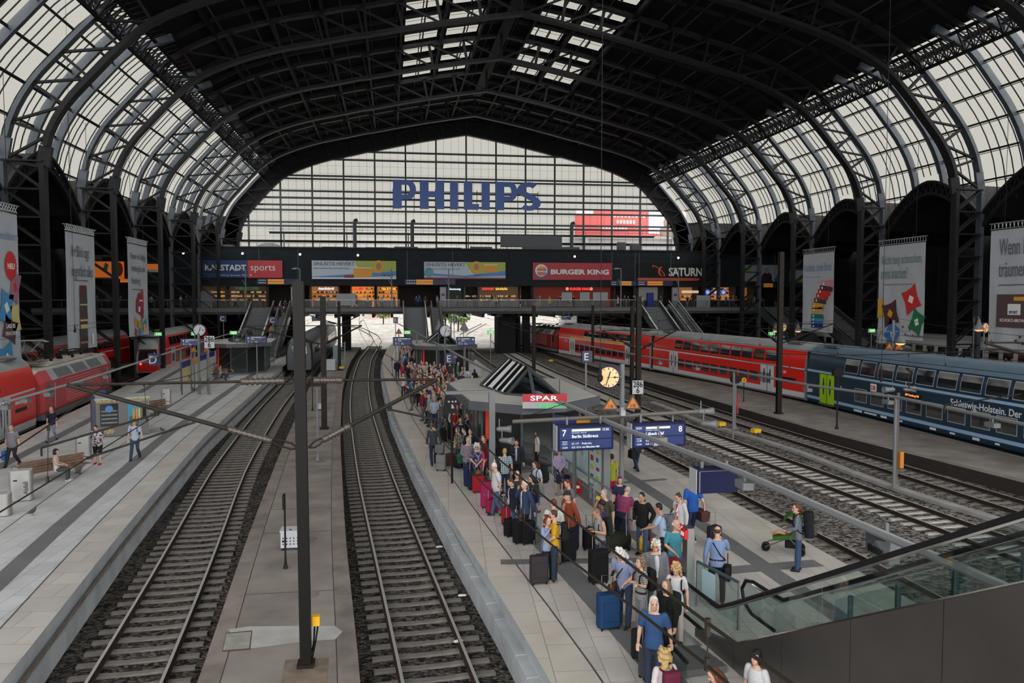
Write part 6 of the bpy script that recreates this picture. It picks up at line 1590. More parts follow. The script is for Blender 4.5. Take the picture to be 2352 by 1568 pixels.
 # ---- poster boards on the crowded platform
a,c=G(1292,1104,0),G(1391,1166,0);d=(c-a);L3=d.length;rz3=math.atan2(d.y,d.x)
pbd=thing('poster_board','three pale glass poster panels on grey legs below the track 7 board','poster board',(a.x,a.y,0),rz3)
for k in range(3):
 x0,x1=L3*k/3+.06,L3*(k+1)/3-.03;mb=MB();mb.box(((x0+x1)/2,0,1.32),(x1-x0,.10,1.42));pn=mb.build('panel',mat('panel_pale_blue',(.42,.52,.54),.25),pbd)
 rnd=random.Random(k+3)
 cols=[srgb('poster_red',(170,40,50),.5),srgb('poster_amber',(200,160,60),.5),mat('poster_ink',(.08,.09,.1),.5),mat('poster_grey',(.28,.30,.31),.5),srgb('poster_lime',(160,180,60),.5),srgb('poster_sky',(110,160,210),.5)]
 for j in range(8 if k==2 else 4):
  w_,h_=rnd.uniform(.18,.28),rnd.uniform(.1,.2);xx=x0+.12+(j % 2)*(.42+.05*k);zz=1.85-(j//2)*.32
  mb=MB();mb.box((xx+w_/2,-.055,zz),(w_,.012,h_));mb.build('poster_print',cols[(j*2+k) % 6] if k==2 else (cols[0] if (j==1 and k==0) else cols[3]),pn)
for k in range(4):
 mb=MB();mb.bar((L3*k/3,0,0),(L3*k/3,0,2.08),.12 if k<3 else .2,.1 if k<3 else .24);mb.build('leg',GREY,pbd)
wr=thing('direction_sign','blue direction sign with orange field behind the track 7 board, seen edge-on','sign',PD(1320,972,29.0),R(-52));mb=MB();mb.box((0,0,0),(1.9,.12,.42));mb.build('panel',srgb('panel_blue',(36,44,120),.5),wr);mb=MB();mb.box((.55,-.07,0),(.8,.02,.40));mb.build('orange_field',srgb('sign_amber',(215,140,20),.5),wr);mb=MB();mb.box((0,0,-1.55),(.1,.1,2.7));mb.build('post',GREY,wr)
# ---- long handrail and steel bin along the stair opening
rl=thing('handrail','long tubular steel handrail where people lean, running from the kiosk past the poster board','railing',(0,0,0));pts=[G(x,y,.97) for x,y in ((1240,1015),(1290,1049),(1387,1115),(1478,1174))]
mb=MB();mb.tube(pts,.035,8);mb.build('top_tube',mat('handrail_steel',(.34,.36,.37),.35,.7),rl);mb=MB();mb.tube([p+Vector((0,0,-.5)) for p in pts],.03,8);mb.build('lower_tube',mat('handrail_steel',(.34,.36,.37),.35,.7),rl)
for t in (0.02,.2,.4,.6,.8,.98):
 i=min(2,int(t*3));u=t*3-i;p=pts[i]+(pts[i+1]-pts[i])*u;mb=MB();mb.tube([(p.x,p.y,0),(p.x,p.y,.97)],.03,7);mb.build('post',mat('handrail_steel',(.34,.36,.37),.35,.7),rl)
mb=MB();q=[G(x,y,.006) for x,y in ((1470,1250),(1250,1075),(1290,1068),(1510,1230))];mb.quad(*q[::-1]);mb.build('floor_channel',mat('channel_grey',(.11,.105,.10),.7),pe_)
def steel_bin(label,x,y,z=0,w=.62,d=.5,h=1.05,rz=0,word=None):
 p=G(x,y,z);r_=thing('waste_bin',label,'waste bin',(p.x,p.y,z),rz,'steel waste bins on the platforms');mb=MB();mb.rbox((0,0,h/2+.02),(w,d,h),.12,0,4);o=mb.build('body',mat('bin_steel',(.34,.335,.32),.38,.55,vary=.08),r_);smooth_by_angle(o,30)
 mb=MB();mb.rbox((0,0,h+.03),(w*.98,d*.98,.03),.11,0,4);mb.build('lid',LGREY,r_);mb=MB();mb.box((-w*.2,-d/2-.005,h*.72),(.12,.02,.045));mb.build('slot',BLACK,r_);mb=MB();mb.rbox((0,0,.02),(w*.95,d*.95,.05),.1);mb.build('plinth',BLACK,r_)
 if word:
  t=text(word,.2,r_,(w*.33,-d/2-.012,.25),mat('bin_letters',(.07,.07,.07),.6),bold=.006);t.rotation_euler=(R(90),R(-90),0)
 return r_
steel_bin('big steel waste bin with upright word Abfall at the left, nearest whole one',50,1148,rz=.25,w=.72,word='Abfall');steel_bin('steel waste bin behind the person in black shorts',193,1053,rz=.2);steel_bin('steel waste bin standing alone right of the vending machines',382,929,rz=.2);steel_bin('dark steel waste bin cut by the left edge',2,1183,rz=.2,h=.7);steel_bin('steel bin behind the man in a plaid shirt at the handrail',1457,1215,rz=0,w=.5,h=1.0)
# ---- vending machines
vm=G(280,1002,0);v=thing('vending_machine','grey double vending machine with sunflower trim and lit drink picture','vending machine',(vm.x-.3,vm.y+1.0,0),.36);W2=2.5
mb=MB();mb.box((0,0,.98),(W2,1.7,1.9));mb.build('cabinet',mat('vend_grey',(.12,.115,.11),.45),v);mb=MB();mb.box((0,0,1.97),(W2+.1,1.8,.08));mb.build('roof',LGREY,v);mb=MB();mb.box((-W2/2-.1,0,1.0),(.18,1.75,2.05));mb.build('side_panel',srgb('panel_slate',(50,54,70),.5),v)
mb=MB();mb.box((0,-.86,1.87),(W2,.03,.16));mb.build('trim_strip',mat('flower_print',(.30,.24,.10),.6,0,.8,18),v)
flat(v,'window',rect(-W2*.42,.55,-W2*.08,1.72),KGL,-.86);flat(v,'drink_picture',rect(W2*.1,.6,W2*.34,1.72),srgb('drink_teal',(40,120,140),.4,emit=.15),-.86);flat(v,'drink_picture',rect(W2*.13,.6,W2*.31,1.0),mat('leaf_dark',(.04,.09,.04),.6),-.875)
for x,m_ in ((.19,srgb('bottle_amber',(190,130,50),.4)),(.25,srgb('bottle_orange',(220,110,30),.4)),(.3,srgb('bottle_lime',(150,190,60),.4))):flat(v,'bottle_print',rect(W2*x,.75,W2*(x+.035),1.4),m_,-.89)
disc(v,'brand_disc',(-W2*.25,1.45),.18,.18,srgb('disc_sky',(60,120,170),.5),-.89)
for k in range(4):flat(v,'goods_row',rect(-W2*.4,.7+k*.2,-W2*.1,.78+k*.2),mat('goods_row_print',(.16,.18,.17),.6,0,.8,25),-.885)
flat(v,'keypad',rect(W2*.38,.9,W2*.44,1.5),BLACK,-.86);flat(v,'delivery_slot',rect(W2*.12,.32,W2*.28,.5),BLACK,-.86)
for x in (-.26,.2):disc(v,'sticker',(W2*x,.28),.25,.13,mat('flower_print',(.30,.24,.10),.6,0,.8,18),-.86)
mb=MB();mb.box((W2/2+.03,.1,1.05),(.05,1.2,1.8));mb.build('side_poster',mat('side_print',(.42,.36,.22),.6,0,.5,5),v)
sgn=G(228,960,0);r_=thing('station_sign','blue station name sign behind the vending machines','sign',PD(228,906,46),.3);mb=MB();mb.box((0,0,0),(.68,.1,.5));mb.build('panel',srgb('panel_blue',(36,44,120),.5),r_);text('Hamburg Hbf',.1,r_,(-.3,-.06,-.02),LW);mb=MB();mb.box((0,.05,-1.3),(.08,.08,2.2));mb.build('post',GREY,r_)
# ---- benches
WD=mat('bench_wood',(.16,.09,.055),.6,0,.25,6)
def bench(label,p,rz,L=1.9,double=True):
 r_=thing('bench',label,'bench',(p.x,p.y,0),rz,'benches on the platforms')
 for s in ((-1,1) if double else (1,)):
  for k in range(4):mb=MB();mb.box((0,-s*(.14+k*.11),.44-.012*(3-k)*0),(L,.085,.03));mb.build('seat_slat',WD,r_)
  for k in range(3):mb=MB();mb.box((0,-s*(.07-.02*k),.55+k*.12),(L,.025,.09));mb.build('back_slat',WD,r_)
  for x in (-L*.5,0,L*.5):
   mb=MB();mb.tube([(x,-s*.1,.66),(x,-s*.35,.68),(x,-s*.55,.60),(x,-s*.56,.44)],.02,6);mb.build('armrest',STAIN,r_)
 for x in (-L*.4,L*.4):
  mb=MB();mb.extr([(x-.03,-.5,.40),(x-.03,-.3,.30),(x-.03,-.1,.06),(x-.03,-.22,0),(x-.03,.22,0),(x-.03,.1,.06),(x-.03,.3,.30),(x-.03,.5,.40)],(.06,0,0));mb.build('frame',STAIN,r_)
 return r_
bn=bench('double-sided wooden bench where the woman in a white top sits',G(122,1098,0),R(52),2.6)
bench('wooden bench behind the vending machines, its steel frame just visible',G(352,950,0),R(58),1.9);bn2=bench('bench before the left kiosk where two people rest',G(508,868,0),R(70),2.2)
# ---- timetable boards on the left platform
a,c=G(418,906,0),G(492,866,0);d=c-a;r_=thing('timetable_board','long timetable board with blue and orange header on the left platform','poster board',(a.x,a.y,0),math.atan2(d.y,d.x));L4=d.length
for k in range(4):
 x0,x1=L4*k/4+.05,L4*(k+1)/4-.05;mb=MB();mb.box(((x0+x1)/2,0,1.3),(x1-x0,.1,1.3));pn=mb.build('panel',mat('timetable_pale',(.50,.50,.44),.4) if k else mat('timetable_yellow',(.60,.50,.24),.4),r_)
 mb=MB();mb.box(((x0+x1)/2,0,2.2),(x1-x0+.1,.12,.4));mb.build('header',srgb('panel_blue',(36,44,120),.5) if k != 1 else srgb('sign_amber',(215,140,20),.5),r_)
for k in range(5):mb=MB();mb.bar((L4*k/4,0,0),(L4*k/4,0,2.4),.09);mb.build('leg',srgb('leg_slate',(60,66,78),.5),r_)
# ---- service strip equipment
def cabinet(label,x,y,z,w,d,h,m,name='switch_cabinet',holes=False,legs=True):
 p=G(x,y,z);r_=thing(name,label,'cabinet',(p.x,p.y+d/2,z),0,'trackside cabinets');mb=MB();mb.rbox((0,0,.08+h/2),(w,d,h),.02);mb.build('housing',m,r_);mb=MB();mb.box((0,0,h+.1),(w*1.06,d*1.06,.04));mb.build('lid',m,r_)
 for sx_ in (-.4,.4):mb=MB();mb.box((w*sx_,0,.05),(.06,d*.9,.1));mb.build('foot',BLACK,r_)
 if holes:
  for i in range(5):
   for j in range(3):
    mb=MB();mb.lathe([(0,0),(.02 if (i or j != 1) else .035,0),(.02 if (i or j != 1) else .035,.01),(0,.01)],8,(-w*.36+i*w*.18,-d/2-.012,.2+j*.09),'y');mb.build('hole',BLACK,r_)
  mb=MB();mb.box((0,-d*.3,h+.125),(.06,.06,.02));mb.build('latch',BLACK,r_)
 return r_
CABW=mat('cabinet_pale',(.40,.41,.43),.5,vary=.08)
cabinet('pale grey cabinet with rows of holes on the middle strip behind the tall mast',667,1264,-.4,.58,.5,.48,CABW,holes=True);cabinet('white trackside cabinet beside the ladder frame on the middle strip',760,852,-.4,.9,.7,1.1,CABW);cabinet('low pale point heater box behind the second mast on the middle strip',738,942,-.4,.6,.5,.3,CABW)
p=G(787,846,-.4);r_=thing('signal_ladder','teal ladder frame with cabinet on the middle strip','signal',(p.x,p.y,-.4));mb=MB();mb.bar((-.35,0,0),(-.35,0,2.9),.12);mb.bar((.25,0,0),(.25,0,2.9),.12);mb.build('upright',mat('ladder_teal',(.16,.22,.23),.5),r_)
for k in range(9):mb=MB();mb.bar((-.35,0,.3+k*.3),(.25,0,.3+k*.3),.05);mb.build('rung',mat('ladder_teal',(.16,.22,.23),.5),r_)
mb=MB();mb.rbox((-.75,0,1.6),(.5,.4,1.8),.03);mb.build('cabinet',mat('ladder_teal',(.16,.22,.23),.5),r_)
YB=srgb('box_yellow',(222,178,20),.5)
for x,y,z,l in ((784,850,-.4,'small yellow box at the foot of the ladder frame'),(1656,984,-.9,'yellow track box beside the signal pole, left of two on the grey ballast'),(1736,1000,-.9,'yellow track box, right of two on the grey ballast'),(1265,833,-.9,'tiny yellow track box between the far tracks')):
 p=G(x,y,z);r_=thing('track_box',l,'box',(p.x,p.y,z),.2,'yellow track boxes');mb=MB();mb.rbox((0,0,.3),(.48,.42,.22),.03);mb.build('housing',YB,r_)
 for sx_ in (-.15,.15):mb=MB();mb.tube([(sx_,0,.2),(sx_,0,-.06)],.025,6);mb.build('foot',BLACK,r_)
def pole_sign(label,x,yb,z,ztop,head,name='signal_post',m=IRON,w=.06,group='slim signal posts',hw=.2,hh=.3):
 p=G(x,yb,z);r_=thing(name,label,'signal',(p.x,p.y,z),0,group);h=ztop-z;mb=MB();mb.tube([(0,0,0),(0,0,h)],w,8);mb.build('pole',m,r_);mb=MB();mb.lathe([(w*2.6,0),(w*1.6,.12),(w,.3)],8);mb.build('foot',m,r_)
 mb=MB()
 if head=='plate':mb.box((-.02,0,h-.22),(.05,.3,.4))
 elif head=='oct':mb.extr([(-hw,-.1,h-hh*.4),(-hw*.5,-.1,h-hh*.8),(hw*.5,-.1,h-hh*.8),(hw,-.1,h-hh*.4),(hw,-.1,h+hh*.3),(hw*.5,-.1,h+hh*.7),(-hw*.5,-.1,h+hh*.7),(-hw,-.1,h+hh*.3)],(0,.25,0))
 elif head=='disc':mb.lathe([(0,0),(hw,0),(hw,.04),(0,.04)],18,(0,-.05,h),'y')
 elif head=='lamp':mb.rbox((0,0,h),(hw*2,.3,hh*2),.03)
 if mb.v:mb.build('head',{'plate':BLACK,'oct':BLACK,'disc':srgb('disc_yellow',(220,160,20),.5),'lamp':BLACK}[head],r_)
 return r_
pole_sign('thin marker post before the pale cabinet on the middle strip',656,1305,-.4,1.72,'plate',w=.028);pole_sign('slim grey signal post behind the tall mast insulators',730,1056,-.4,3.2,'lamp',w=.045,hw=.3,hh=.12,m=GREY);pole_sign('thin pole left of the slim grey signal post',718,943,-.4,3.1,None,w=.03)
s_=pole_sign('signal pole with black octagonal head before the red carriage',1688,985,-.9,2.2,'oct',w=.07,hw=.3,hh=.32,m=GREY);mb=MB();mb.box((.14,-.05,1.6),(.1,.04,1.3));mb.build('red_white_board',srgb('board_red',(150,30,36),.5),s_)
pole_sign('dwarf signal with black octagonal head before the green doors',1922,985,-.4,2.9,'oct',w=.05,hw=.32,hh=.32);s_=pole_sign('yellow round marker post on the low strip before the red carriage',1708,922,-.4,1.2,'disc',w=.03,hw=.18);text('T',.22,s_,(0,-.07,1.52),BLACK,align='CENTER',bold=.01)
s_=pole_sign('steel lamp pole with yellow box between the pale tracks before the blue carriage',2058,1112,-.9,3.1,None,w=.07,m=mat('pole_brown',(.09,.08,.07),.6));mb=MB();mb.rbox((.12,-.1,1.1),(.18,.22,.7),.02);mb.build('yellow_box',srgb('box_ochre',(190,120,25),.5),s_)
for dx,l in ((-.35,'left'),(.35,'right')):
 p=G(2058,1112,-.9);speaker(l+' horn loudspeaker on top of the lamp pole before the blue carriage',Vector((p.x+dx*.6,p.y-.05,3.25)),0 if dx>0 else R(180),.8)
big=G(2035,1228,3.0);r_=thing('hanging_lamp','big dark lamp box with ribbed shade hanging from the long light beam at the right','lamp',(big.x,big.y,2.55),EA-.1);mb=MB();mb.box((.1,.15,.22),(.42,.62,.36));mb.build('housing',DGREY,r_);mb=MB();mb.extr([(-.12,-.3,.02),(-.12,.2,.02),(-.24,.1,.18),(-.2,0,.36),(-.1,-.3,.40)],(.2,0,0));mb.build('shade',GREY,r_)
for k in range(6):mb=MB();mb.box((-.23+.0,-.25+k*.08,.2),(.03,.03,.12));mb.build('rib',BLACK,r_)
mb=MB();mb.bar((.1,.15,.4),(.1,.15,.62),.06);mb.build('hanger',GREY,r_)
lmp=G(1500,990,2.8);r_=thing('hanging_lamp','pale lamp box hanging from the beam before the track 8 board','lamp',PD(1510,1012,23.5),.1);mb=MB();mb.rbox((.1,0,0),(.3,.35,.22),.03);mb.build('housing',mat('lamp_grey',(.16,.16,.15),.5),r_);mb=MB();mb.extr([(-.18,-.15,-.12),(-.05,-.15,-.12),(-.05,-.15,.1),(-.14,-.15,.1)],(0,.3,0));mb.build('shade',LGREY,r_);mb=MB();mb.bar((.1,0,.1),(.05,.1,.42),.04);mb.build('hanger',GREY,r_)
for x,y,d,l in ((2068,788,56,'lit bell-shaped lantern over the blue carriage roof, right of the pole'),(2024,785,57,'unlit bell-shaped lantern over the blue carriage roof, left of the pole'),(1782,760,88,'small lit lantern on the far right platform, left one'),(1833,760,88,'small lit lantern on the far right platform, right one'),(2248,757,60,'small lit lantern left of the right-edge banner'),(1008,757,72,'grey bell-shaped lantern left of the far white clock'),(1066,757,72,'grey bell-shaped lantern right of the far white clock')):
 r_=thing('lantern',l,'lamp',PD(x,y,d),0,'bell-shaped platform lanterns');mb=MB();mb.lathe([(.42,0),(.40,.05),(.18,.42),(.1,.7),(.05,.8)],14);mb.build('shade',GREY,r_);mb=MB();mb.ell((0,0,-.02),(.3,.3,.12));mb.build('bulb',mat('lantern_glow',(1,.42,.15),.5,emit=1.6) if 'lit ' in l and 'unlit' not in l else LGREY,r_);mb=MB();z_=PD(x,y,d).z;mb.tube([(0,0,.75),(0,.1,.95),(0,.5,.9),(0,.55,-z_)],.035,5);mb.build('post',GREY,r_)
r_=thing('cross_pole','grey pole with two arms above the blue carriage carrying lanterns','pole',(0,0,0));a=PD(2051,790,56.4);mb=MB();mb.tube([(a.x,a.y,0),(a.x,a.y,PD(2051,735,56.4).z)],.1,8);mb.build('pole',GREY,r_);mb=MB();mb.tube([PD(2014,761,56.8),PD(2092,761,56)],.05,6);mb.build('arm',GREY,r_)
# litter on the ballast, pigeons
for x,y,l in ((1009,1257,'crumpled white paper on the ballast beside the platform wall, farther piece'),(1061,1368,'crumpled white paper on the ballast beside the platform wall, nearer piece'),(1052,1473,'white scrap beside the right rail of the curving track')):
 p=G(x,y,-.88);mb=MB();rnd=random.Random(x)
 for k in range(4):mb.ell((rnd.uniform(-.06,.06),rnd.uniform(-.04,.04),.02),(.07,.05,.03),7,5)
 solo('paper_scrap',l,'litter',mb,mat('paper',(.6,.6,.58),.8),p,0,'paper scraps on the ballast')
def pigeon(label,x,y,rz):
 p=G(x,y,0);r_=thing('pigeon',label,'bird',(p.x,p.y,0),rz,'pigeons');m_=mat('pigeon_grey',(.035,.037,.042),.6);mb=MB()
 prof=[(0,-.17,.1,.01),(0,-.12,.11,.03),(0,-.05,.125,.055),(0,.03,.14,.062),(0,.08,.17,.045),(0,.105,.21,.028),(0,.115,.245,.026),(0,.125,.265,.012)]
 mb.tube([(a,b,c) for a,b,c,d in prof],[d for *_,d in prof],10);mb.tube([(0,.125,.25),(0,.165,.24)],[.012,.003],6);mb.build('body',m_,r_,True)
 for s in (-1,1):mb=MB();mb.tube([(s*.025,0,.1),(s*.025,.01,.01),(s*.025,.05,.006)],.006,5);mb.build('leg',mat('pigeon_leg',(.25,.08,.07),.6),r_)
 mb=MB();mb.tube([(-.055,.05,.15),(-.06,-.08,.12),(-.02,-.18,.095)],[.02,.025,.008],6);mb.build('wing',mat('pigeon_wing',(.06,.063,.07),.6),r_)
pigeon('grey pigeon walking right of the vending machines',373,992,1.2);pigeon('dark pigeon on the bare paving at the lower left',75,1183,-.5)
# ---- escalator down from the viewer's bridge
ES=thing('escalator','steel-clad escalator with glass sides at the lower right','escalator',(6.5,15.0,0),R(5.66));SL=math.tan(R(28.2));TOP=-9.6
def slp(y,h):return h+max(0,-y)*SL
STEELW=mat('clad_steel',(.17,.16,.15),.34,.85,.10,.8)
mb=MB()
for k in range(6):
 y0,y1=[(1.0,-.6),(-.6,-2.2),(-2.2,-4.0),(-4.0,-5.8),(-5.8,-7.6),(-7.6,TOP)][k]
 mb.extr([(-.06,y0,0),(-.06,y1+.015,0),(-.06,y1+.015,slp(y1+.015,.18)),(-.06,y0,slp(y0,.18))],(.1,0,0))
mb.build('side_cladding',STEELW,ES);mb=MB();mb.tube([(0,1.0,.19),(0,0,.19),(0,TOP,slp(TOP,.19))],.025,6);mb.build('cladding_edge',CHROME,ES)
def balustrade(x,ny,h=1.0,rail=.04,m=BLACK,loop=True,y0=None,glass=True,x0=0.0):
 P=[(x,TOP,slp(TOP,h)),(x,-.4,slp(-.4,h)),(x,.1,h-.03),(x,.6,h-.05),(x,ny-.35,h-.05)]
 if loop:P+=[(x,ny-.05,h-.13),(x,ny+.1,h-.35),(x,ny+.02,h-.62),(x,ny-.3,h-.78),(x,.4,h-.8)]
 mb=MB();mb.tube(P,rail,8);mb.build('handrail',m,ES);mb=MB();mb.tube([(p[0],p[1],p[2]-.06) for p in P[:5]],rail*.7,6);mb.build('handrail_guide',CHROME if loop else STAIN,ES)
 if glass:
  Y=[ny,.4,0]+[-1.6*k for k in range(1,7)]
  for a,b in zip(Y,Y[1:]):mb=MB();mb.extr([(x,a,slp(a,.19)),(x,b+.012,slp(b,.19)),(x,b+.012,slp(b,h-.06)),(x,a,slp(a,h-.06))],(.012,0,0));mb.build('glass_pane',glass_mat('escalator_glass',(.82,.87,.86),.07),ES)
balustrade(0.0,2.2);balustrade(1.45,1.6)
for x,ya,h in ((2.75,.6,.92),(4.2,-2.6,.92)):
 mb=MB();mb.tube([(x,TOP,slp(TOP,h)),(x,ya-.3,slp(ya-.3,h)),(x,ya,slp(ya,h)-.05),(x,ya+.1,slp(ya,h)-.3)] if x<3 else [(x,TOP,slp(TOP,h)),(x,ya,slp(ya,h)),(x,ya,slp(ya,.1))],.025,8);mb.build('handrail',CHROME,ES)
 for k in range(6):
  y=ya-.9-k*1.35
  if y>TOP:mb=MB();mb.bar((x,y,slp(y,0)-.2),(x,y,slp(y,h)),.09,.06);mb.build('post',mat('post_teal',(.04,.07,.075),.5),ES)
 mb=MB();mb.extr([(x,ya-.4,slp(ya-.4,.12)),(x,TOP,slp(TOP,.12)),(x,TOP,slp(TOP,h-.1)),(x,ya-.4,slp(ya-.4,h-.1))],(.012,0,0));mb.build('glass_pane',glass_mat('escalator_glass',(.82,.87,.86),.07),ES)
 mb=MB();mb.bar((x,ya-.3,slp(ya-.3,-.05)),(x,TOP,slp(TOP,-.05)),.08,.12);mb.build('stringer',mat('post_teal',(.04,.07,.075),.5),ES)
mb=MB();mb.box((-.75,1.25,.012),(1.2,1.5,.02));mb.build('landing_plate',mat('landing_steel',(.45,.44,.42),.3,.8,.1,30),ES)
mb=MB()
for k in range(5):mb.box((-.75,.38-k*.24,.03+k*.012),(1.0,.23,.04+.02*k))
mb.build('tread',mat('tread_grey',(.13,.13,.13),.5,.4),ES)
mb=MB();mb.tube([(-1.35,-1.2,.55),(-1.35,-.2,.62),(-1.35,.6,.6),(-1.35,.85,.4),(-1.35,.7,.15),(-1.35,.2,.08)],.04,8);mb.build('handrail',BLACK,ES)
mb=MB();mb.extr([(-1.36,.6,.03),(-1.36,-1.2,.03),(-1.36,-1.2,.5),(-1.36,.6,.56)],(.02,0,0));mb.build('glass_pane',glass_mat('escalator_glass',(.82,.87,.86),.07),ES)
p=G(1580,1388,0);r_=thing('emergency_pillar','brushed steel pillar with small red box on top beside the escalator foot','pillar',(p.x,p.y,0),.1);mb=MB();mb.rbox((0,0,.92),(.20,.26,1.84),.02);mb.build('column',STAIN,r_);mb=MB();mb.rbox((-.12,-.02,1.70),(.1,.24,.2),.02);mb.build('red_box',srgb('alarm_red',(190,30,28),.4),r_);mb=MB();mb.box((-.175,-.02,1.71),(.012,.14,.09));mb.build('plate',WHITE,r_)
gp_=thing('glass_screen','low glass screen with dark top rail between the steel pillar and the escalator','screen',(p.x+.18,p.y-.1,0),R(-76));mb=MB();mb.box((.75,0,.58),(1.4,.015,.9));mb.build('pane',GREEN_GLASS,gp_);mb=MB();mb.bar((0,0,1.05),(1.5,0,1.05),.05);mb.build('top_rail',mat('post_teal',(.04,.07,.075),.5),gp_)
for x in (0,1.5):mb=MB();mb.bar((x,0,0),(x,0,1.05),.04);mb.build('post',GREY,gp_)
mb=MB();mb.quad((.2,-.012,.35),(.7,-.012,.35),(.7,-.012,.95),(.2,-.012,.95));mb.build('sticker',mat('sticker_blue',(.35,.5,.55),.5),gp_)
# ================================================================= people
X3=Vector((1,0,0))
def etube(mb,rings,n=14):
 """rings: (centre, half width across, half depth); lateral axis is x"""
 vs,fs=[],[];m=len(rings)
 for i,(c,rx,ry) in enumerate(rings):
  a,b=Vector(rings[max(i-1,0)][0]),Vector(rings[min(i+1,m-1)][0]);d=(b-a)
  d=d.normalized() if d.length>1e-6 else Vector((0,0,1));nn=d.cross(X3).normalized()
  for k in range(n):
   t=2*math.pi*k/n;vs.append(Vector(c)+X3*rx*math.cos(t)+nn*ry*math.sin(t))
 for i in range(m-1):
  for k in range(n):fs.append((i*n+k,(i+1)*n+k,(i+1)*n+(k+1) % n,i*n+(k+1) % n))
 fs+=[tuple(range(n)),tuple(reversed(range((m-1)*n,m*n)))]
 return mb.add(vs,fs)
ARMS={'down':((.07,-.03,-.28),(.02,.05,-.25)),'phone':((.05,-.02,-.27),(-.10,.21,.07)),'fold':((.07,.03,-.25),(-.25,.13,.03)),'call':((.13,.07,-.21),(-.13,.03,.25)),
'pocket':((.12,-.10,-.25),(-.05,.13,-.21)),'lean':((.03,.16,-.2),(-.02,.25,-.04)),'push':((.06,.04,-.26),(0,.24,-.05)),'face':((.06,.12,-.2),(-.15,.06,.20)),
'front':((.07,.02,-.27),(-.16,.15,-.14)),'pull':((.08,-.08,-.27),(.02,-.05,-.25)),'lap':((.05,.05,-.26),(-.08,.23,-.08)),'up':((.12,.10,-.18),(-.1,.12,.2))}
def skeleton(pose,build):
 L,Rr,legs,lean,tilt,turn=pose;f=build=='f';S={}
 sit=legs=='sit';hz=.93 if not sit else .50;base=Vector((0,0,hz));la=R(lean);up=Vector((0,math.sin(la),math.cos(la)));fw=Vector((0,math.cos(la),-math.sin(la)))
 S['up'],S['fw']=up,fw;S['pel']=base;k=.93 if f else 1.0;w={'m':1.0,'f':.90,'h':1.22}[build];S['w']=w
 S['wai']=base+up*.16;S['che']=base+up*.35;S['sho']=base+up*.50;S['nek']=base+up*.555;S['nkt']=base+up*.60
 S['hd']=S['nkt']+up*.10+fw*(.02+math.sin(R(tilt))*.06)-Vector((0,0,.012*abs(tilt)/20))
 S['hM']=Matrix.Rotation(R(turn),3,'Z') @ Matrix.Rotation(-la-R(tilt),3,'X')
 for s,a,nm in ((-1,L,'L'),(1,Rr,'R')):
  sh=S['sho']+X3*s*(.185 if not f else .165)*min(w,1.1)-up*.01;e,wr=ARMS[a]
  cv=lambda v:X3*v[0]*s+fw*v[1]+up*v[2]
  S['sh'+nm]=sh;S['el'+nm]=sh+cv(e);S['wr'+nm]=S['el'+nm]+cv(wr)
 st={'stand':(.02,.02,-.02,-.01,.0),'walk':(.14,-.30,.14,.34,.0),'sit':(.42,.40,.40,.38,0),'loose':(.05,.10,-.03,-.04,.03),'step':(.08,-.16,.08,.18,0)}[legs]
 for s,nm,ky,ay in ((-1,'L',st[0] if legs != 'walk' else .04,st[1]),(1,'R',st[2] if legs != 'walk' else .16,st[3])):
  S['hp'+nm]=base+X3*s*.09*min(w,1.15)-Vector((0,0,.03));kx=s*(.10+st[4])
  S['kn'+nm]=Vector((kx,ky,.49 if not sit else .47));S['an'+nm]=Vector((kx*1.05,ay,.09 if not (legs in ('walk','step') and ay<0) else .13))
 return S
def limb(mb,pts,rs,n=10):
 P,Q=[],[]
 for i in range(len(pts)-1):
  for t in (0,.35,.7):P.append(pts[i]+(pts[i+1]-pts[i])*t);Q.append(rs[i]+(rs[i+1]-rs[i])*t+(.006 if t==.35 else 0))
 mb.tube(P+[pts[-1]],Q+[rs[-1]],n);mb.ell(pts[0],(rs[0],)*3,8,6);mb.ell(pts[-1],(rs[-1],)*3,8,6)
def torso_rings(S,inf=0.0,hem=-.06,f=False,belly=0.0):
 u,w=S['up'],S['w'];p=S['pel'];fw=S['fw']
 T=[(hem,.165,.115),(0,.165,.12),(.08,.152,.112),(.16,.142 if not f else .128,.104),(.26,.155,.112),(.36,.168 if not f else .155,.118),(.45,.168 if not f else .15,.10),(.51,.125,.075),(.55,.07,.06)]
 return [(p+u*z+fw*(belly*max(0,1-abs(z-.12)/.2)),rx*w+inf,(ry*w)+inf+belly*max(0,1-abs(z-.12)/.2)*.6) for z,rx,ry in T]
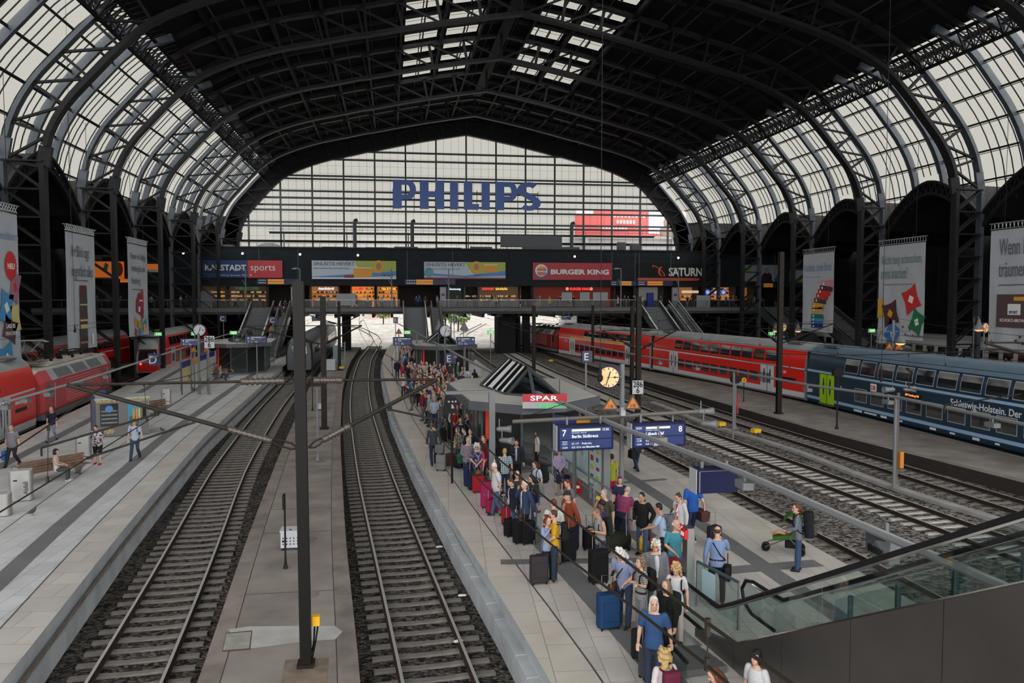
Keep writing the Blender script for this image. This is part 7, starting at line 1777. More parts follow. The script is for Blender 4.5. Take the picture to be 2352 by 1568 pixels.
def part_mesh(kind,pose,build,fine):
 S=skeleton(pose,build);mb=MB();f=build=='f';a=.88 if f else 1.0;bel=.05 if build=='h' else 0.0
 if kind=='body':
  etube(mb,torso_rings(S,-.012,-.06,f,bel));mb.tube([S['nek']-S['up']*.05,S['nkt'],S['hd']-S['up']*.02],[.062*a,.054*a,.052*a],10)
  M=S['hM'];h=S['hd'];hv=lambda x,y,z:h+M @ Vector((x,y,z))
  H=[(-.115,.028,.03,.045),(-.095,.045,.052,.035),(-.06,.058,.074,.018),(-.02,.066,.088,.006),(.025,.072,.095,0),(.07,.07,.092,-.004),(.105,.054,.072,-.008),(.125,.025,.035,-.01)]
  vs,n=[],14
  for z,rx,ry,yo in H:
   for k in range(n):t=2*math.pi*k/n;vs.append(hv(rx*math.cos(t),yo+ry*math.sin(t),z))
  mb.add(vs,[(i*n+k,i*n+(k+1) % n,(i+1)*n+(k+1) % n,(i+1)*n+k) for i in range(len(H)-1) for k in range(n)]+[tuple(reversed(range(n))),tuple(range((len(H)-1)*n,len(H)*n))])
  mb.tube([hv(0,.085,.02),hv(0,.112,-.022),hv(0,.088,-.04)],[.009,.016,.012],7);mb.ell(hv(0,.085,-.07),(.022,.012,.008),7,5)
  for s in (-1,1):mb.ell(hv(s*.075,-.008,-.01),(.012,.02,.03),7,5);mb.ell(hv(s*.03,.078,.032),(.02,.012,.008),7,5)
  for nm,s in (('L',-1),('R',1)):
   e,w_=S['el'+nm],S['wr'+nm];limb(mb,[S['sh'+nm],e,w_],[.052*a,.042*a,.028*a])
   d=(w_-e).normalized();pl=d.cross(Vector((0,0,1)));pl=(X3*s if pl.length<.3 else pl.normalized());th=pl.cross(d)
   c=w_+d*.055;MM=Matrix((pl*.040,th*.018,d*.055)).transposed();mb.ell(c,(1,1,1),8,6,MM)
   cur=th*(1 if th.z<0 or abs(d.z)>.8 else -1)
   if abs(d.z)>.8:cur=S['fw']*.6-X3*s*.5
   for k,(o,l) in enumerate(((-.028,.062),(-.010,.074),(.010,.070),(.027,.056))):
    b=w_+d*.092+pl*o;mb.tube([b-d*.02,b+d*l*.45+cur*.008,b+d*l*.8+cur*.026,b+d*l*.85+cur*.042],[.0095,.0090,.0085,.0075],6)
   b=w_+d*.04-pl*.033;mb.tube([b,b-pl*.026+d*.026+cur*.01,b-pl*.024+d*.055+cur*.022],[.011,.010,.008],6)
   limb(mb,[S['hp'+nm],S['kn'+nm],S['an'+nm]],[.080*a,.052*a,.038*a]);mb.tube([S['an'+nm]+Vector((0,-.03,-.05)),S['an'+nm]+Vector((0,.12,-.06))],[.035,.03],8)
 elif kind in ('tee','long','tank','jacket','coat','vest'):
  inf={'tee':.012,'long':.014,'tank':.008,'jacket':.030,'coat':.036,'vest':.024}[kind];hem={'coat':-.10,'jacket':-.13}.get(kind,-.10)
  rg=torso_rings(S,inf,hem,f,bel);
  if kind != 'tank':rg=rg[:-1]
  etube(mb,rg)
  for nm in 'LR':
   e,w_,sh=S['el'+nm],S['wr'+nm],S['sh'+nm];r0=.055*a+inf*.7
   if kind=='tee':limb(mb,[sh,sh+(e-sh)*.70],[r0+.004,.054*a+inf])
   elif kind in ('tank','vest'):mb.ell(sh-X3*(.03 if nm=='R' else -.03),(.045,.05,.05),8,6)
   else:limb(mb,[sh,e,e+(w_-e)*.93],[r0,.045*a+inf*.7,.034*a+inf*.6])
  if kind=='coat':etube(mb,[(S['pel']+Vector((0,0,-.05)),.17+inf,.125+inf),(S['pel']+Vector((0,.01,-.28)),.19+inf,.15),(S['pel']+Vector((0,.01,-.42)),.20+inf,.16)])
  if kind in ('jacket','coat'):mb.tube([S['nek']+S['fw']*-.03,S['nek']+S['up']*.03-S['fw']*.03],[.085*a,.078*a],10)
 elif kind=='shirt_front':
  u,fw=S['up'],S['fw'];etube(mb,[(S['pel']+u*z+fw*(y+bel*.9),rx,.05) for z,y,rx in ((.02,.118*S['w'],.03),(.16,.105*S['w'],.04),(.30,.115*S['w'],.055),(.42,.098*S['w'],.06),(.50,.06,.05))])
 elif kind in ('trousers','shorts','capri'):
  etube(mb,[(S['pel']+S['up']*z,rx*S['w'],ry*S['w']) for z,rx,ry in ((-.12,.13,.11),(-.06,.172,.126),(.02,.170,.124),(.08,.156,.116))])
  for nm in 'LR':
   h_,k_,a_=S['hp'+nm],S['kn'+nm],S['an'+nm];w=min(S['w'],1.12)
   if kind=='trousers':limb(mb,[h_,k_,a_+Vector((0,0,-.03))],[.096*a*w,.070*a,.062*a])
   elif kind=='capri':limb(mb,[h_,k_,k_+(a_-k_)*.55],[.094*a*w,.064*a,.058*a])
   else:limb(mb,[h_,h_+(k_-h_)*.95],[.10*a*w,.082*a])
 elif kind in ('skirt','dress'):
  etube(mb,[(S['pel']+Vector((0,y,z)),rx,ry) for z,rx,ry,y in ((.12,.135,.105,0),(0,.175,.13,0),(-.2,.19,.15,.01),(-.45,.20,.165,.01))])
  if kind=='dress':etube(mb,torso_rings(S,.012,-.05,f)[:-1])
 elif kind in ('shoeL','shoeR'):
  a_=S['an'+kind[-1]];z=a_.z-.09;mb.tube([a_+Vector((0,-.075,-.055)),a_+Vector((0,-.03,-.045)),a_+Vector((0,.06,-.05)),a_+Vector((0,.13,-.062)),a_+Vector((0,.165,-.068))],[.03,.045,.042,.036,.018],9)
  mb.box(a_+Vector((0,.04,-.082)),(.075,.235,.018))
 elif kind.startswith('hair_') or kind.startswith('hat_'):
  M=S['hM'];h=S['hd'];E_=lambda c,r,n=12,m=9:mb.ell(h+M @ Vector(c),r,n,m,M);k=kind.split('_')[1]
  if k != 'bald' and k != 'fringe':E_((0,-.016,.048),(.080,.098,.090))
  if k=='short':E_((0,-.045,.0),(.074,.06,.065))
  if k=='fringe':E_((0,-.045,.012),(.081,.066,.058));E_((-.066,-.01,.0),(.012,.035,.03));E_((.066,-.01,.0),(.012,.035,.03))
  if k=='bald':E_((0,-.05,-.01),(.07,.05,.03))
  if k in ('long','bob','pony','bun','curly'):E_((0,-.045,-.01),(.082,.066,.085))
  if k=='long':mb.tube([h+M @ Vector(c) for c in ((0,-.05,.05),(0,-.075,-.06),(0,-.08,-.17),(0,-.085,-.30),(0,-.085,-.36))],[.06,.082,.088,.07,.03],10);E_((-.07,0,-.07),(.022,.04,.11));E_((.07,0,-.07),(.022,.04,.11))
  if k=='bob':E_((-.066,-.005,-.05),(.026,.05,.075));E_((.066,-.005,-.05),(.026,.05,.075));E_((0,-.06,-.07),(.07,.05,.06));E_((0,.05,.085),(.06,.045,.03))
  if k=='bun':E_((0,-.09,.085),(.035,.035,.035))
  if k=='pony':mb.tube([h+M @ Vector(c) for c in ((0,-.09,.03),(0,-.14,0),(0,-.15,-.12),(0,-.13,-.2))],[.025,.032,.026,.01],8)
  if k=='curly':
   rnd=random.Random(3)
   for _ in range(60):
    t,z=rnd.uniform(0,6.28),rnd.uniform(-.19,.13);
    if math.sin(t)>.45 and z<.07:continue
    r_=.085*(1.05 if z<.05 else .9);E_((r_*math.cos(t),-.02+r_*1.1*math.sin(t),z),(.038,.038,.036),7,5)
  if k=='cap':E_((0,-.005,.068),(.084,.104,.07));mb.ell(h+M @ Vector((0,.10,.055)),(.065,.065,.010),12,5,M)
  if k=='beanie':E_((0,-.02,.065),(.086,.10,.09))
  if k=='helm':E_((0,-.02,.06),(.09,.11,.09))
 elif kind=='eyes':
  M=S['hM'];h=S['hd']
  for s in (-1,1):mb.ell(h+M @ Vector((s*.030,.090,.012)),(.012,.006,.006),8,5,M);mb.ell(h+M @ Vector((s*.031,.093,.034)),(.018,.005,.004),6,4,M)
 elif kind=='mouth':
  M=S['hM'];h=S['hd'];mb.ell(h+M @ Vector((0,.094,-.068)),(.022,.006,.006),8,5,M)
 elif kind=='glasses':
  M=S['hM'];h=S['hd'];hv=lambda x,y,z:h+M @ Vector((x,y,z))
  for s in (-1,1):mb.tube([hv(s*.032+.024*math.cos(t),.104,.012+.018*math.sin(t)) for t in [k*.785 for k in range(9)]],.003,5);mb.tube([hv(s*.056,.10,.015),hv(s*.078,0,.015)],.003,5)
 elif kind=='belt':
  etube(mb,[(S['pel']+S['up']*z,.170*S['w']+.004,.124*S['w']+.004) for z in (.045,.085)])
 elif kind=='strap':
  u,fw=S['up'],S['fw'];pts=[S['pel']+u*.05+X3*.19,S['pel']+u*.2+X3*.10+fw*.125,S['pel']+u*.35-X3*.02+fw*.14,S['pel']+u*.5-X3*.12+fw*.04,S['pel']+u*.45-X3*.08-fw*.12,S['pel']+u*.2+X3*.08-fw*.125,S['pel']+u*.05+X3*.19]
  mb.tube(pts,.014,6)
 elif kind=='lapel':
  pass
 return mb
MESHES={}
NOREMESH=('eyes','mouth','glasses','strap','belt')
def bake(keys):
 """grow one closed skin over the overlapping limb shapes of every requested piece, in a single pass"""
 tmp=[]
 for key in keys:
  kind,pose,build,vox=key;mb=part_mesh(kind,pose,build,vox<.011);me=mb.data('tmp',[],True)
  if kind in NOREMESH:MESHES[key]=me;me.materials.append(None);continue
  o=bpy.data.objects.new('tmp',me);C.objects.link(o);m=o.modifiers.new('r','REMESH');m.mode='VOXEL';m.voxel_size=vox if kind=='body' else vox*1.35;m.use_smooth_shade=True
  s=o.modifiers.new('s','SMOOTH');s.iterations=2 if kind=='body' else 4;s.factor=.5;tmp.append((key,o))
 dg=bpy.context.evaluated_depsgraph_get()
 for key,o in tmp:MESHES[key]=bpy.data.meshes.new_from_object(o.evaluated_get(dg))
 for key,o in tmp:
  me=o.data;bpy.data.objects.remove(o);bpy.data.meshes.remove(me)
  if not MESHES[key].materials:MESHES[key].materials.append(None)
SKIN_={'fair':(.46,.27,.19),'tan':(.36,.19,.12),'brown':(.16,.08,.05),'pale':(.52,.33,.25)}
HAIRC={'black':(.010,.009,.008),'brown':(.045,.026,.016),'auburn':(.09,.03,.015),'blond':(.36,.24,.10),'grey':(.22,.21,.20),'white':(.50,.49,.46),'red':(.11,.018,.014),'ash':(.14,.105,.07)}
KINDN={'tee':'shirt','long':'shirt','tank':'tank_top','jacket':'jacket','coat':'coat','vest':'waistcoat','trousers':'trousers','shorts':'shorts','capri':'trousers','skirt':'skirt','dress':'dress','belt':'belt'}
def check_mat(name,a,b,scale=60,kind='plaid'):
 if name in MATS:return MATS[name]
 m,n,bs=node_mat(name);MATS[name]=m;tc=n.nodes.new('ShaderNodeTexCoord')
 def wave(d,sc):
  w=n.nodes.new('ShaderNodeTexWave');w.bands_direction=d;w.inputs['Scale'].default_value=sc;n.links.new(tc.outputs['Object'],w.inputs['Vector']);return w
 mx=n.nodes.new('ShaderNodeMix');mx.data_type='RGBA';mx.inputs[6].default_value=(*lin([v/255 for v in a]),1);mx.inputs[7].default_value=(*lin([v/255 for v in b]),1)
 if kind=='plaid':
  w1,w2=wave('X',5),wave('Z',5);ad=n.nodes.new('ShaderNodeMath');ad.operation='ADD';n.links.new(w1.outputs['Fac'],ad.inputs[0]);n.links.new(w2.outputs['Fac'],ad.inputs[1]);gt=n.nodes.new('ShaderNodeMath');gt.operation='GREATER_THAN';gt.inputs[1].default_value=1.05;n.links.new(ad.outputs[0],gt.inputs[0]);n.links.new(gt.outputs[0],mx.inputs[0])
 elif kind=='stripe':
  w=wave('Z',9);gt=n.nodes.new('ShaderNodeMath');gt.operation='GREATER_THAN';gt.inputs[1].default_value=.55;n.links.new(w.outputs['Fac'],gt.inputs[0]);n.links.new(gt.outputs[0],mx.inputs[0])
 else:
  nz=n.nodes.new('ShaderNodeTexNoise');nz.inputs['Scale'].default_value=14;n.links.new(tc.outputs['Object'],nz.inputs['Vector']);gt=n.nodes.new('ShaderNodeMath');gt.operation='GREATER_THAN';gt.inputs[1].default_value=.52;n.links.new(nz.outputs['Fac'],gt.inputs[0]);n.links.new(gt.outputs[0],mx.inputs[0])
 n.links.new(mx.outputs[2],bs.inputs['Base Color']);bs.inputs['Roughness'].default_value=.85;bs.inputs['Specular IOR Level'].default_value=.2
 return m
def cloth(c):
 if isinstance(c,str):
  a,b,k={'plaid_red':((150,40,50),(50,60,110),'plaid'),'plaid_blue':((165,180,180),(50,60,80),'plaid'),'stripe_grey':((150,150,145),(60,62,66),'stripe'),'print_bw':((170,160,165),(40,38,45),'spot'),'print_dark':((40,42,60),(110,110,130),'spot'),'print_red':((170,40,60),(220,190,190),'spot'),'stripe_blue':((190,200,205),(40,60,100),'stripe'),'print_olive':((70,75,55),(120,115,90),'spot')}[c]
  return check_mat('cloth_'+c,a,b,kind=k)
 return fab(c)
PEOPLE=[]
def P(label,px,py,face,pose=('down','down','stand',0,0,0),build='m',top=('tee',(60,60,70)),bot=('trousers',(40,48,70)),hair=('short','brown'),skin='fair',shoe=(30,28,28),H=1.74,z=0.0,extra=(),group=None,loc=None,vox=.0105,inner=None):
 PEOPLE.append(dict(label=label,px=px,py=py,face=face,pose=pose,build=build,top=top,bot=bot,hair=hair,skin=skin,shoe=shoe,H=H,z=z,extra=extra,group=group,loc=loc,vox=vox,inner=inner))
def keys_of(p):
 v=p['vox'];ks=[('body',p['pose'],p['build'],v)]
 for k,c in (p['top'],p['bot']):
  if k:ks.append((k,p['pose'],p['build'],v*1.15))
 if p['inner']:ks.append(('shirt_front',p['pose'],p['build'],v*1.15))
 ks+=[('shoeL',p['pose'],p['build'],v*1.1),('shoeR',p['pose'],p['build'],v*1.1)]
 h=p['hair'][0];ks.append((('hat_' if h in ('cap','beanie') else 'hair_')+h,p['pose'],p['build'],v*.8))
 ks+=[('eyes',p['pose'],p['build'],v),('mouth',p['pose'],p['build'],v)]+[(e[0],p['pose'],p['build'],v) for e in p['extra']]
 return ks
def dressed(o,m):o.material_slots[0].link='OBJECT';o.material_slots[0].material=m
def make_people():
 keys=[]
 for p in PEOPLE:
  for k in keys_of(p):
   if k not in keys and k not in MESHES:keys.append(k)
 bake(keys)
 for p in PEOPLE:
  s=p['H']/1.74
  g=Vector(p['loc']) if p['loc'] else G(p['px'],p['py'],p['z']+p['H']*(1.0 if p['pose'][2] != 'sit' else .77));g.z=p['z']
  S=skeleton(p['pose'],p['build']);top_=S['hd'];off=Vector((top_.x,top_.y,0))*s;rz=R(p['face'])
  off=Matrix.Rotation(rz,3,'Z') @ off
  r_=thing('person',p['label'],'person',g-off if not p['loc'] else g,rz,p['group']);r_.scale=(s,s,s);p['obj']=r_;v=p['vox']
  o=link('body',MESHES[('body',p['pose'],p['build'],v)],r_);dressed(o,mat('skin_'+p['skin'],SKIN_[p['skin']],.55,0,.08,20,spec=.3))
  for (k,c) in (p['top'],p['bot']):
   if k:o=link(KINDN[k],MESHES[(k,p['pose'],p['build'],v*1.15)],r_);dressed(o,cloth(c))
  if p['inner']:o=link('shirt_front',MESHES[('shirt_front',p['pose'],p['build'],v*1.15)],r_);dressed(o,cloth(p['inner']))
  for k in ('shoeL','shoeR'):o=link('shoe',MESHES[(k,p['pose'],p['build'],v*1.1)],r_);dressed(o,fab(p['shoe'],.5))
  h,hc=p['hair'];hat=h in ('cap','beanie')
  o=link('hat' if hat else 'hair',MESHES[(('hat_' if hat else 'hair_')+h,p['pose'],p['build'],v*.8)],r_);dressed(o,mat('hair_'+hc,HAIRC[hc],.6,0,.3,60,spec=.25) if isinstance(hc,str) else cloth(hc))
  o=link('eyes',MESHES[('eyes',p['pose'],p['build'],v)],r_);dressed(o,mat('eye_dark',(.02,.015,.012),.3));o=link('mouth',MESHES[('mouth',p['pose'],p['build'],v)],r_);dressed(o,mat('lip',(.32,.11,.09),.5))
  for k,c in p['extra']:o=link(KINDN.get(k,k),MESHES[(k,p['pose'],p['build'],v)],r_);dressed(o,cloth(c))
  # ---- luggage
def case(label,x,y,rz,col,w=.45,d=.27,h=.66,soft=False,handle=True,name='suitcase',z=0.0,rough=.35):
 p=G(x,y,z) if not isinstance(x,Vector) else x;r_=thing(name,label,'suitcase',(p.x,p.y,z),R(rz),'suitcases on the platform');m=fab(col,rough if not soft else .8)
 mb=MB();mb.rbox((0,0,.06+h/2),(w,d,h),d*.28,0,4);o=mb.build('shell',m,r_);b=o.modifiers.new('b','BEVEL');b.width=.03;b.segments=2;b.limit_method='ANGLE';smooth_by_angle(o,40)
 for sx_ in (-1,1):
  for sy in (-1,1):mb=MB();mb.lathe([(.012,-.015),(.032,-.015),(.032,.015),(.012,.015)],10,(sx_*w*.38,sy*d*.3,.032),'x');mb.build('wheel',RUBBER,r_)
 mb=MB();mb.tube([(-.08,0,.06+h),(-.07,0,.10+h),(.07,0,.10+h),(.08,0,.06+h)],.012,6);mb.build('carry_handle',RUBBER,r_)
 mb=MB();mb.box((0,-d/2-.004,.06+h*.5),(w*.86,.012,.02) if not soft else (w*.7,.03,h*.55));mb.build('zip_line' if not soft else 'front_pocket',DGREY if not soft else m,r_)
 if handle:mb=MB();mb.tube([(-w*.22,d*.35,h),(-w*.22,d*.35,h+.42),(w*.22,d*.35,h+.42),(w*.22,d*.35,h)],.010,6);mb.build('pull_handle',STAIN,r_)
 return r_
def pack_on(label,person,col,acc=None,w=.30,h=.46,d=.17,name='backpack'):
 """a bag worn on somebody's back"""
 q=next(p for p in PEOPLE if p['label'].startswith(person));S=skeleton(q['pose'],q['build']);o=q['obj'];s=o.scale.x;la=math.atan2(S['up'].y,S['up'].z)
 c=S['pel']+S['up']*.30-S['fw']*(.125*S['w']+d*.5+.03);W_=Matrix.Translation(o.location) @ Matrix.Rotation(o.rotation_euler.z,4,'Z') @ Matrix.Scale(s,4)
 r_=thing(name,label,'backpack',W_ @ c,o.rotation_euler.z,'backpacks worn by travellers');r_.rotation_euler.x=-la;m=fab(col)
 mb=MB();mb.rbox((0,0,0),(w,d,h),d*.4,0,4);ob=mb.build('bag',m,r_);b=ob.modifiers.new('b','BEVEL');b.width=.05;b.segments=3;b.limit_method='ANGLE';smooth_by_angle(ob,50)
 mb=MB();mb.rbox((0,-d*.5,-h*.15),(w*.75,d*.4,h*.45),.05,0,3);mb.build('front_pocket',fab(acc) if acc else m,r_)
 for sx_ in (-1,1):
  mb=MB();mb.tube([(sx_*.09,d*.5,h*.42),(sx_*.11,d*.5+.10,h*.46),(sx_*.12,d*.5+.25,h*.30),(sx_*.125,d*.5+.27,h*.02),(sx_*.14,d*.5+.10,-h*.30),(sx_*.11,d*.45,-h*.35)],.016,6);mb.build('shoulder_strap',fab([max(0,v-15) for v in col]),r_)
 return r_
def hand_bag(label,person,side,col,w=.30,h=.24,d=.12,drop=.12,name='handbag',long_=False):
 """a bag hanging from a hand or at the hip"""
 q=next(p for p in PEOPLE if p['label'].startswith(person));S=skeleton(q['pose'],q['build']);o=q['obj'];s=o.scale.x
 c=S['wr'+side]+Vector((0,.02,-.12-drop)) if not long_ else S['pel']+Vector((.24 if side=='R' else -.24,-.02,-.06));W_=Matrix.Translation(o.location) @ Matrix.Rotation(o.rotation_euler.z,4,'Z') @ Matrix.Scale(s,4)
 r_=thing(name,label,'bag',W_ @ c,o.rotation_euler.z+R(90),'bags carried by travellers');m=fab(col,.6)
 mb=MB();mb.extr([(-w*.5,-d/2,-h),(w*.5,-d/2,-h),(w*.46,-d/2,0),(-w*.46,-d/2,0)],(0,d,0));ob=mb.build('bag',m,r_);b=ob.modifiers.new('b','BEVEL');b.width=.03;b.segments=3;smooth_by_angle(ob,50)
 mb=MB();mb.tube([(-w*.3,0,-.02),(-w*.22,0,drop*.8),(0,0,drop),(w*.22,0,drop*.8),(w*.3,0,-.02)],.010,6);mb.build('handle',m,r_)
 if long_:mb=MB();mb.box((0,-d/2-.008,-h*.35),(w*.96,.02,h*.6));mb.build('flap',m,r_)
 return r_
def phone(label,person,side,col=(20,20,22),name='phone',size=(.07,.01,.14)):
 q=next(p for p in PEOPLE if p['label'].startswith(person));S=skeleton(q['pose'],q['build']);o=q['obj'];s=o.scale.x
 d=(S['wr'+side]-S['el'+side]).normalized();c=S['wr'+side]+d*.11+Vector((0,0,.03));W_=Matrix.Translation(o.location) @ Matrix.Rotation(o.rotation_euler.z,4,'Z') @ Matrix.Scale(s,4)
 mb=MB();mb.rbox((0,0,0),size,.004);r_=solo(name,label,name,mb,fab(col,.3),W_ @ c,o.rotation_euler.z,'things held in hands');r_.rotation_euler.x=R(40);return r_
 # far right platform, seen over the carriage roofs
mb=MB();mb.box((50.5,70,-.5),(16,100,1.0));struct('platform',mb,PAVE_E)
ST=('down','down','stand',0,0,0);LO=('down','pocket','loose',0,4,0);PH=('down','phone','stand',4,24,0);PH2=('phone','phone','loose',5,26,0);FO=('fold','fold','loose',0,0,0)
WK=('down','down','walk',3,4,0);WP=('down','pull','walk',4,4,0);CA=('pull','call','step',0,3,0);LE=('lean','lean','loose',24,10,0);BD=('front','phone','loose',14,34,0);FR_=('front','front','stand',0,6,0);SI=('lap','lap','sit',-3,8,0);PU=('push','push','stand',4,0,25);PK=('pocket','pocket','loose',2,14,0);FA=('down','face','stand',2,10,0);TA=('down','front','loose',2,0,30);HO=('hold' if False else 'down','front','stand',2,8,0)
JEANS=(52,72,100);DJ=(34,46,66);BLK=(22,22,25);NV=(30,36,58);WHT=(205,205,202);KH=(120,112,98)
# --- left platform
P('woman with long blond hair walking by the red carriage in navy top and jeans',117,935,178,WK,'f',('tee',(38,40,62)),('trousers',(120,140,165)),('long','blond'),H=1.72)
P('man in a striped grey polo with a bright blue bag at the left edge',25,977,170,WK,'h',('tee',(128,130,138)),('trousers',(45,42,48)),('short','grey'),H=1.76)
P('woman in a white sleeveless top sitting on the wooden bench',128,1029,-80,SI,'f',('tank',(200,196,190)),('trousers',(75,82,82)),('bob','black'),shoe=(205,205,205),H=1.7)
P('person in a black and white patterned shirt, black shorts and red shoes',220,976,172,PH2,'h',('tee','print_bw'),('shorts',BLK),('short','brown'),shoe=(190,30,60),H=1.72)
P('bearded man in a light blue shirt and blue jeans before the vending machines',308,963,182,WK,'m',('tee',(172,185,205)),('trousers',(48,68,98)),('short','black'),H=1.8)
P('man in a white shirt seated before the left kiosk, head bent',506,838,-75,SI,'m',('tee',(190,190,190)),('trousers',(60,75,100)),('short','brown'),H=1.74,vox=.02)
P('man in a grey shirt seated before the left kiosk beside the white-shirted one',497,833,-70,SI,'m',('long',(130,128,128)),('trousers',(50,55,70)),('short','black'),H=1.74,vox=.02)
P('person in dark clothes standing behind the timetable board',474,806,90,ST,'m',('jacket',(30,30,36)),('trousers',BLK),('short','black'),vox=.02)
# --- crowded platform, near half
P('man in a dark grey shirt seen from behind, pulling two stacked silver cases',995,972,4,WP,'m',('long',(58,62,68)),('trousers',(36,48,70)),('short','brown'),H=1.8)
P('woman in a red blouse with hands on hips before the signal head',1044,938,190,FR_,'f',('tee',(185,25,28)),('trousers',BLK),('bob','brown'))
P('man in a black suit looking left beside the red lit strip of the kiosk',1074,949,120,ST,'m',('jacket',(24,24,28)),('trousers',BLK),('short','black'),inner=(190,190,190))
P('bald bearded man in a navy jacket in front of the woman in red',1058,960,160,ST,'m',('jacket',(32,38,62)),('trousers',BLK),('bald','black'))
P('woman with short brown hair in an olive patterned blouse holding a green bag',1051,981,120,('down','front','stand',3,8,0),'f',('tee','print_olive'),('trousers',DJ),('bob','ash'))
P('man in a blue-grey waistcoat with forearms reaching forward',1066,982,95,('lean','lean','stand',4,4,0),'m',('long',(92,102,118)),('trousers',(72,92,116)),('short','black'))
P('grey-haired man in a black suit with open white collar in the crowd',1080,986,175,ST,'m',('jacket',(28,28,32)),('trousers',BLK),('short','grey'),inner=(195,195,195))
P('man in a mauve-grey shirt with name tag standing by a navy suitcase',1075,1004,200,FR_,'h',('long',(128,118,130)),('trousers',(58,76,104)),('short','grey'),H=1.8)
P('white-haired woman with glasses in a dark print blouse beside the pink polo shirt',1095,1019,170,FR_,'f',('tee','print_dark'),('trousers',DJ),('curly','white'),extra=(('glasses',BLK),))
P('woman in a pink polo shirt with brown bob standing by the red suitcase',1104,1020,110,ST,'f',('tee',(205,40,92)),('trousers',(78,110,124)),('bob','brown'),H=1.7)
P('woman in a plum sweater with black rucksack before the kiosk corner',1128,993,150,FR_,'f',('long',(62,32,48)),('trousers',(30,36,56)),('short','brown'))
P('person in a dark red coat half hidden behind the kiosk portal post',1111,1000,110,ST,'f',('coat',(110,26,34)),('trousers',BLK),('short','brown'))
P('man in a white T-shirt with a black shoulder strap before the kiosk window',1198,970,130,ST,'h',('tee',(196,194,200)),('trousers',(62,92,124)),('short','brown'),extra=(('strap',BLK),),H=1.84)
P('woman in a loose white blouse and black leggings, hand at her neck',1230,988,100,FA,'f',('tee',(200,198,194)),('trousers',BLK),('bun','black'),H=1.7)
P('man with fair hair in a blue and white checked shirt seen from behind',1159,1030,5,ST,'m',('tee','plaid_blue'),('trousers',DJ),('short','blond'))
P('man in a charcoal suit with pale shirt looking down at his phone',1186,1009,165,PH,'m',('jacket',(44,46,54)),('trousers',(30,30,34)),('short','brown'),inner=(170,185,215),H=1.78)
P('elderly man in a white shirt with sunglasses on his white hair, beside the magenta suitcase',1135,1062,95,('down','face','step',8,14,0),'h',('tee',(212,210,208)),('trousers',(70,98,132)),('short','white'),H=1.78,extra=(('belt',BLK),))
P('dark-haired woman in black behind the elderly man in white',1139,1053,95,ST,'f',('jacket',(34,32,38)),('trousers',BLK),('long','black'))
P('man with glasses and receding hair in a dark jacket behind the navy blazer',1188,1082,175,ST,'m',('jacket',(44,52,62)),('trousers',BLK),('bald','brown'),extra=(('glasses',BLK),))
P('man in a black blazer and blue jeans with bent head, black bags at his feet',1173,1097,100,PH,'m',('jacket',(30,34,48)),('trousers',(58,82,116)),('short','brown'),inner=(170,180,200),H=1.76)
P('white-haired man in a blue blazer telephoning beside black suitcases',1204,1103,115,CA,'m',('jacket',(48,62,92)),('trousers',(20,20,23)),('short','white'),inner=(205,205,212),H=1.82)
P('woman with long dark hair in a navy cardigan and grey rucksack',1221,1090,110,PH,'f',('long',(40,42,66)),('trousers',(72,104,140)),('long','black'),H=1.7)
P('woman with brown hair carrying a huge black rucksack, in cropped jeans',1229,1058,120,PH,'f',('tee',(178,190,212)),('capri',(92,128,156)),('long','brown'),shoe=(110,70,50))
P('woman in a lilac jacket and dark floral skirt, head hidden by the departure board',1285,1029,175,FR_,'f',('long',(176,158,196)),('skirt','print_dark'),('bob','ash'),shoe=(150,148,148),H=1.72)
P('woman with bright red hair and sunglasses in a grey top',1303,1100,110,PH,'f',('tee',(110,108,114)),('trousers',(60,60,66)),('short','red'))
P('elderly man in a rust orange jacket and dark flat cap',1303,1128,110,('pull','front','stand',4,6,0),'h',('jacket',(150,66,36)),('trousers',(50,44,44)),('cap',(45,46,46)),H=1.78,inner=(180,120,110))
P('person in a cream jacket with reddish blond hair seen from behind',1271,1147,5,TA,'m',('jacket',(205,202,190)),('trousers',KH),('short','auburn'),H=1.75)
P('man in a mustard yellow T-shirt with a black rucksack',1271,1172,80,('front','front','stand',0,8,0),'m',('tee',(214,158,20)),('trousers',(40,54,72)),('short','brown'),shoe=(140,120,100),H=1.82)
P('curly-haired woman in a pale blue blouse facing the man in yellow',1259,1186,200,('down','face','stand',0,6,0),'f',('long',(140,155,195)),('trousers',(30,36,52)),('curly','auburn'),H=1.66)
P('bald man in a red and blue plaid shirt leaning on the handrail',1441,1112,-50,LE,'h',('tee','plaid_red'),('trousers',(32,38,56)),('fringe','grey'),H=1.78)
P('woman with a reddish brown bob and navy top beside the man in plaid',1424,1095,175,ST,'f',('tee',(36,42,74)),('trousers',NV),('bob','auburn'),H=1.68)
P('grey-haired man in an olive T-shirt eating from a yellow wrapper',1387,1124,120,('down','face','stand',4,4,0),'h',('tee',(74,76,62)),('trousers',(60,58,56)),('short','grey'),H=1.8)
P('child with black hair in a purple jacket and pink trousers',1382,1150,60,ST,'f',('jacket',(66,50,92)),('trousers',(200,110,150)),('helm','black'),'brown',H=1.62)
P('young man in a grey tank top and shorts reading his phone, green and black rucksack',1371,1167,105,PH2,'m',('tank',(142,146,150)),('shorts',(60,68,84)),('short','ash'),'tan',(150,170,60),H=1.8)
P('bearded man in a black hoodie leaning back against the handrail',1474,1131,130,PK,'m',('jacket',(24,24,26)),('trousers',(62,84,116)),('short','black'),'tan',H=1.78)
P('man in a light blue polo shirt with grey rucksack bending over instrument cases',1513,1155,60,('lean','down','loose',10,6,0),'m',('tee',(165,190,218)),('trousers',(34,36,42)),('short','black'),'tan',H=1.8)
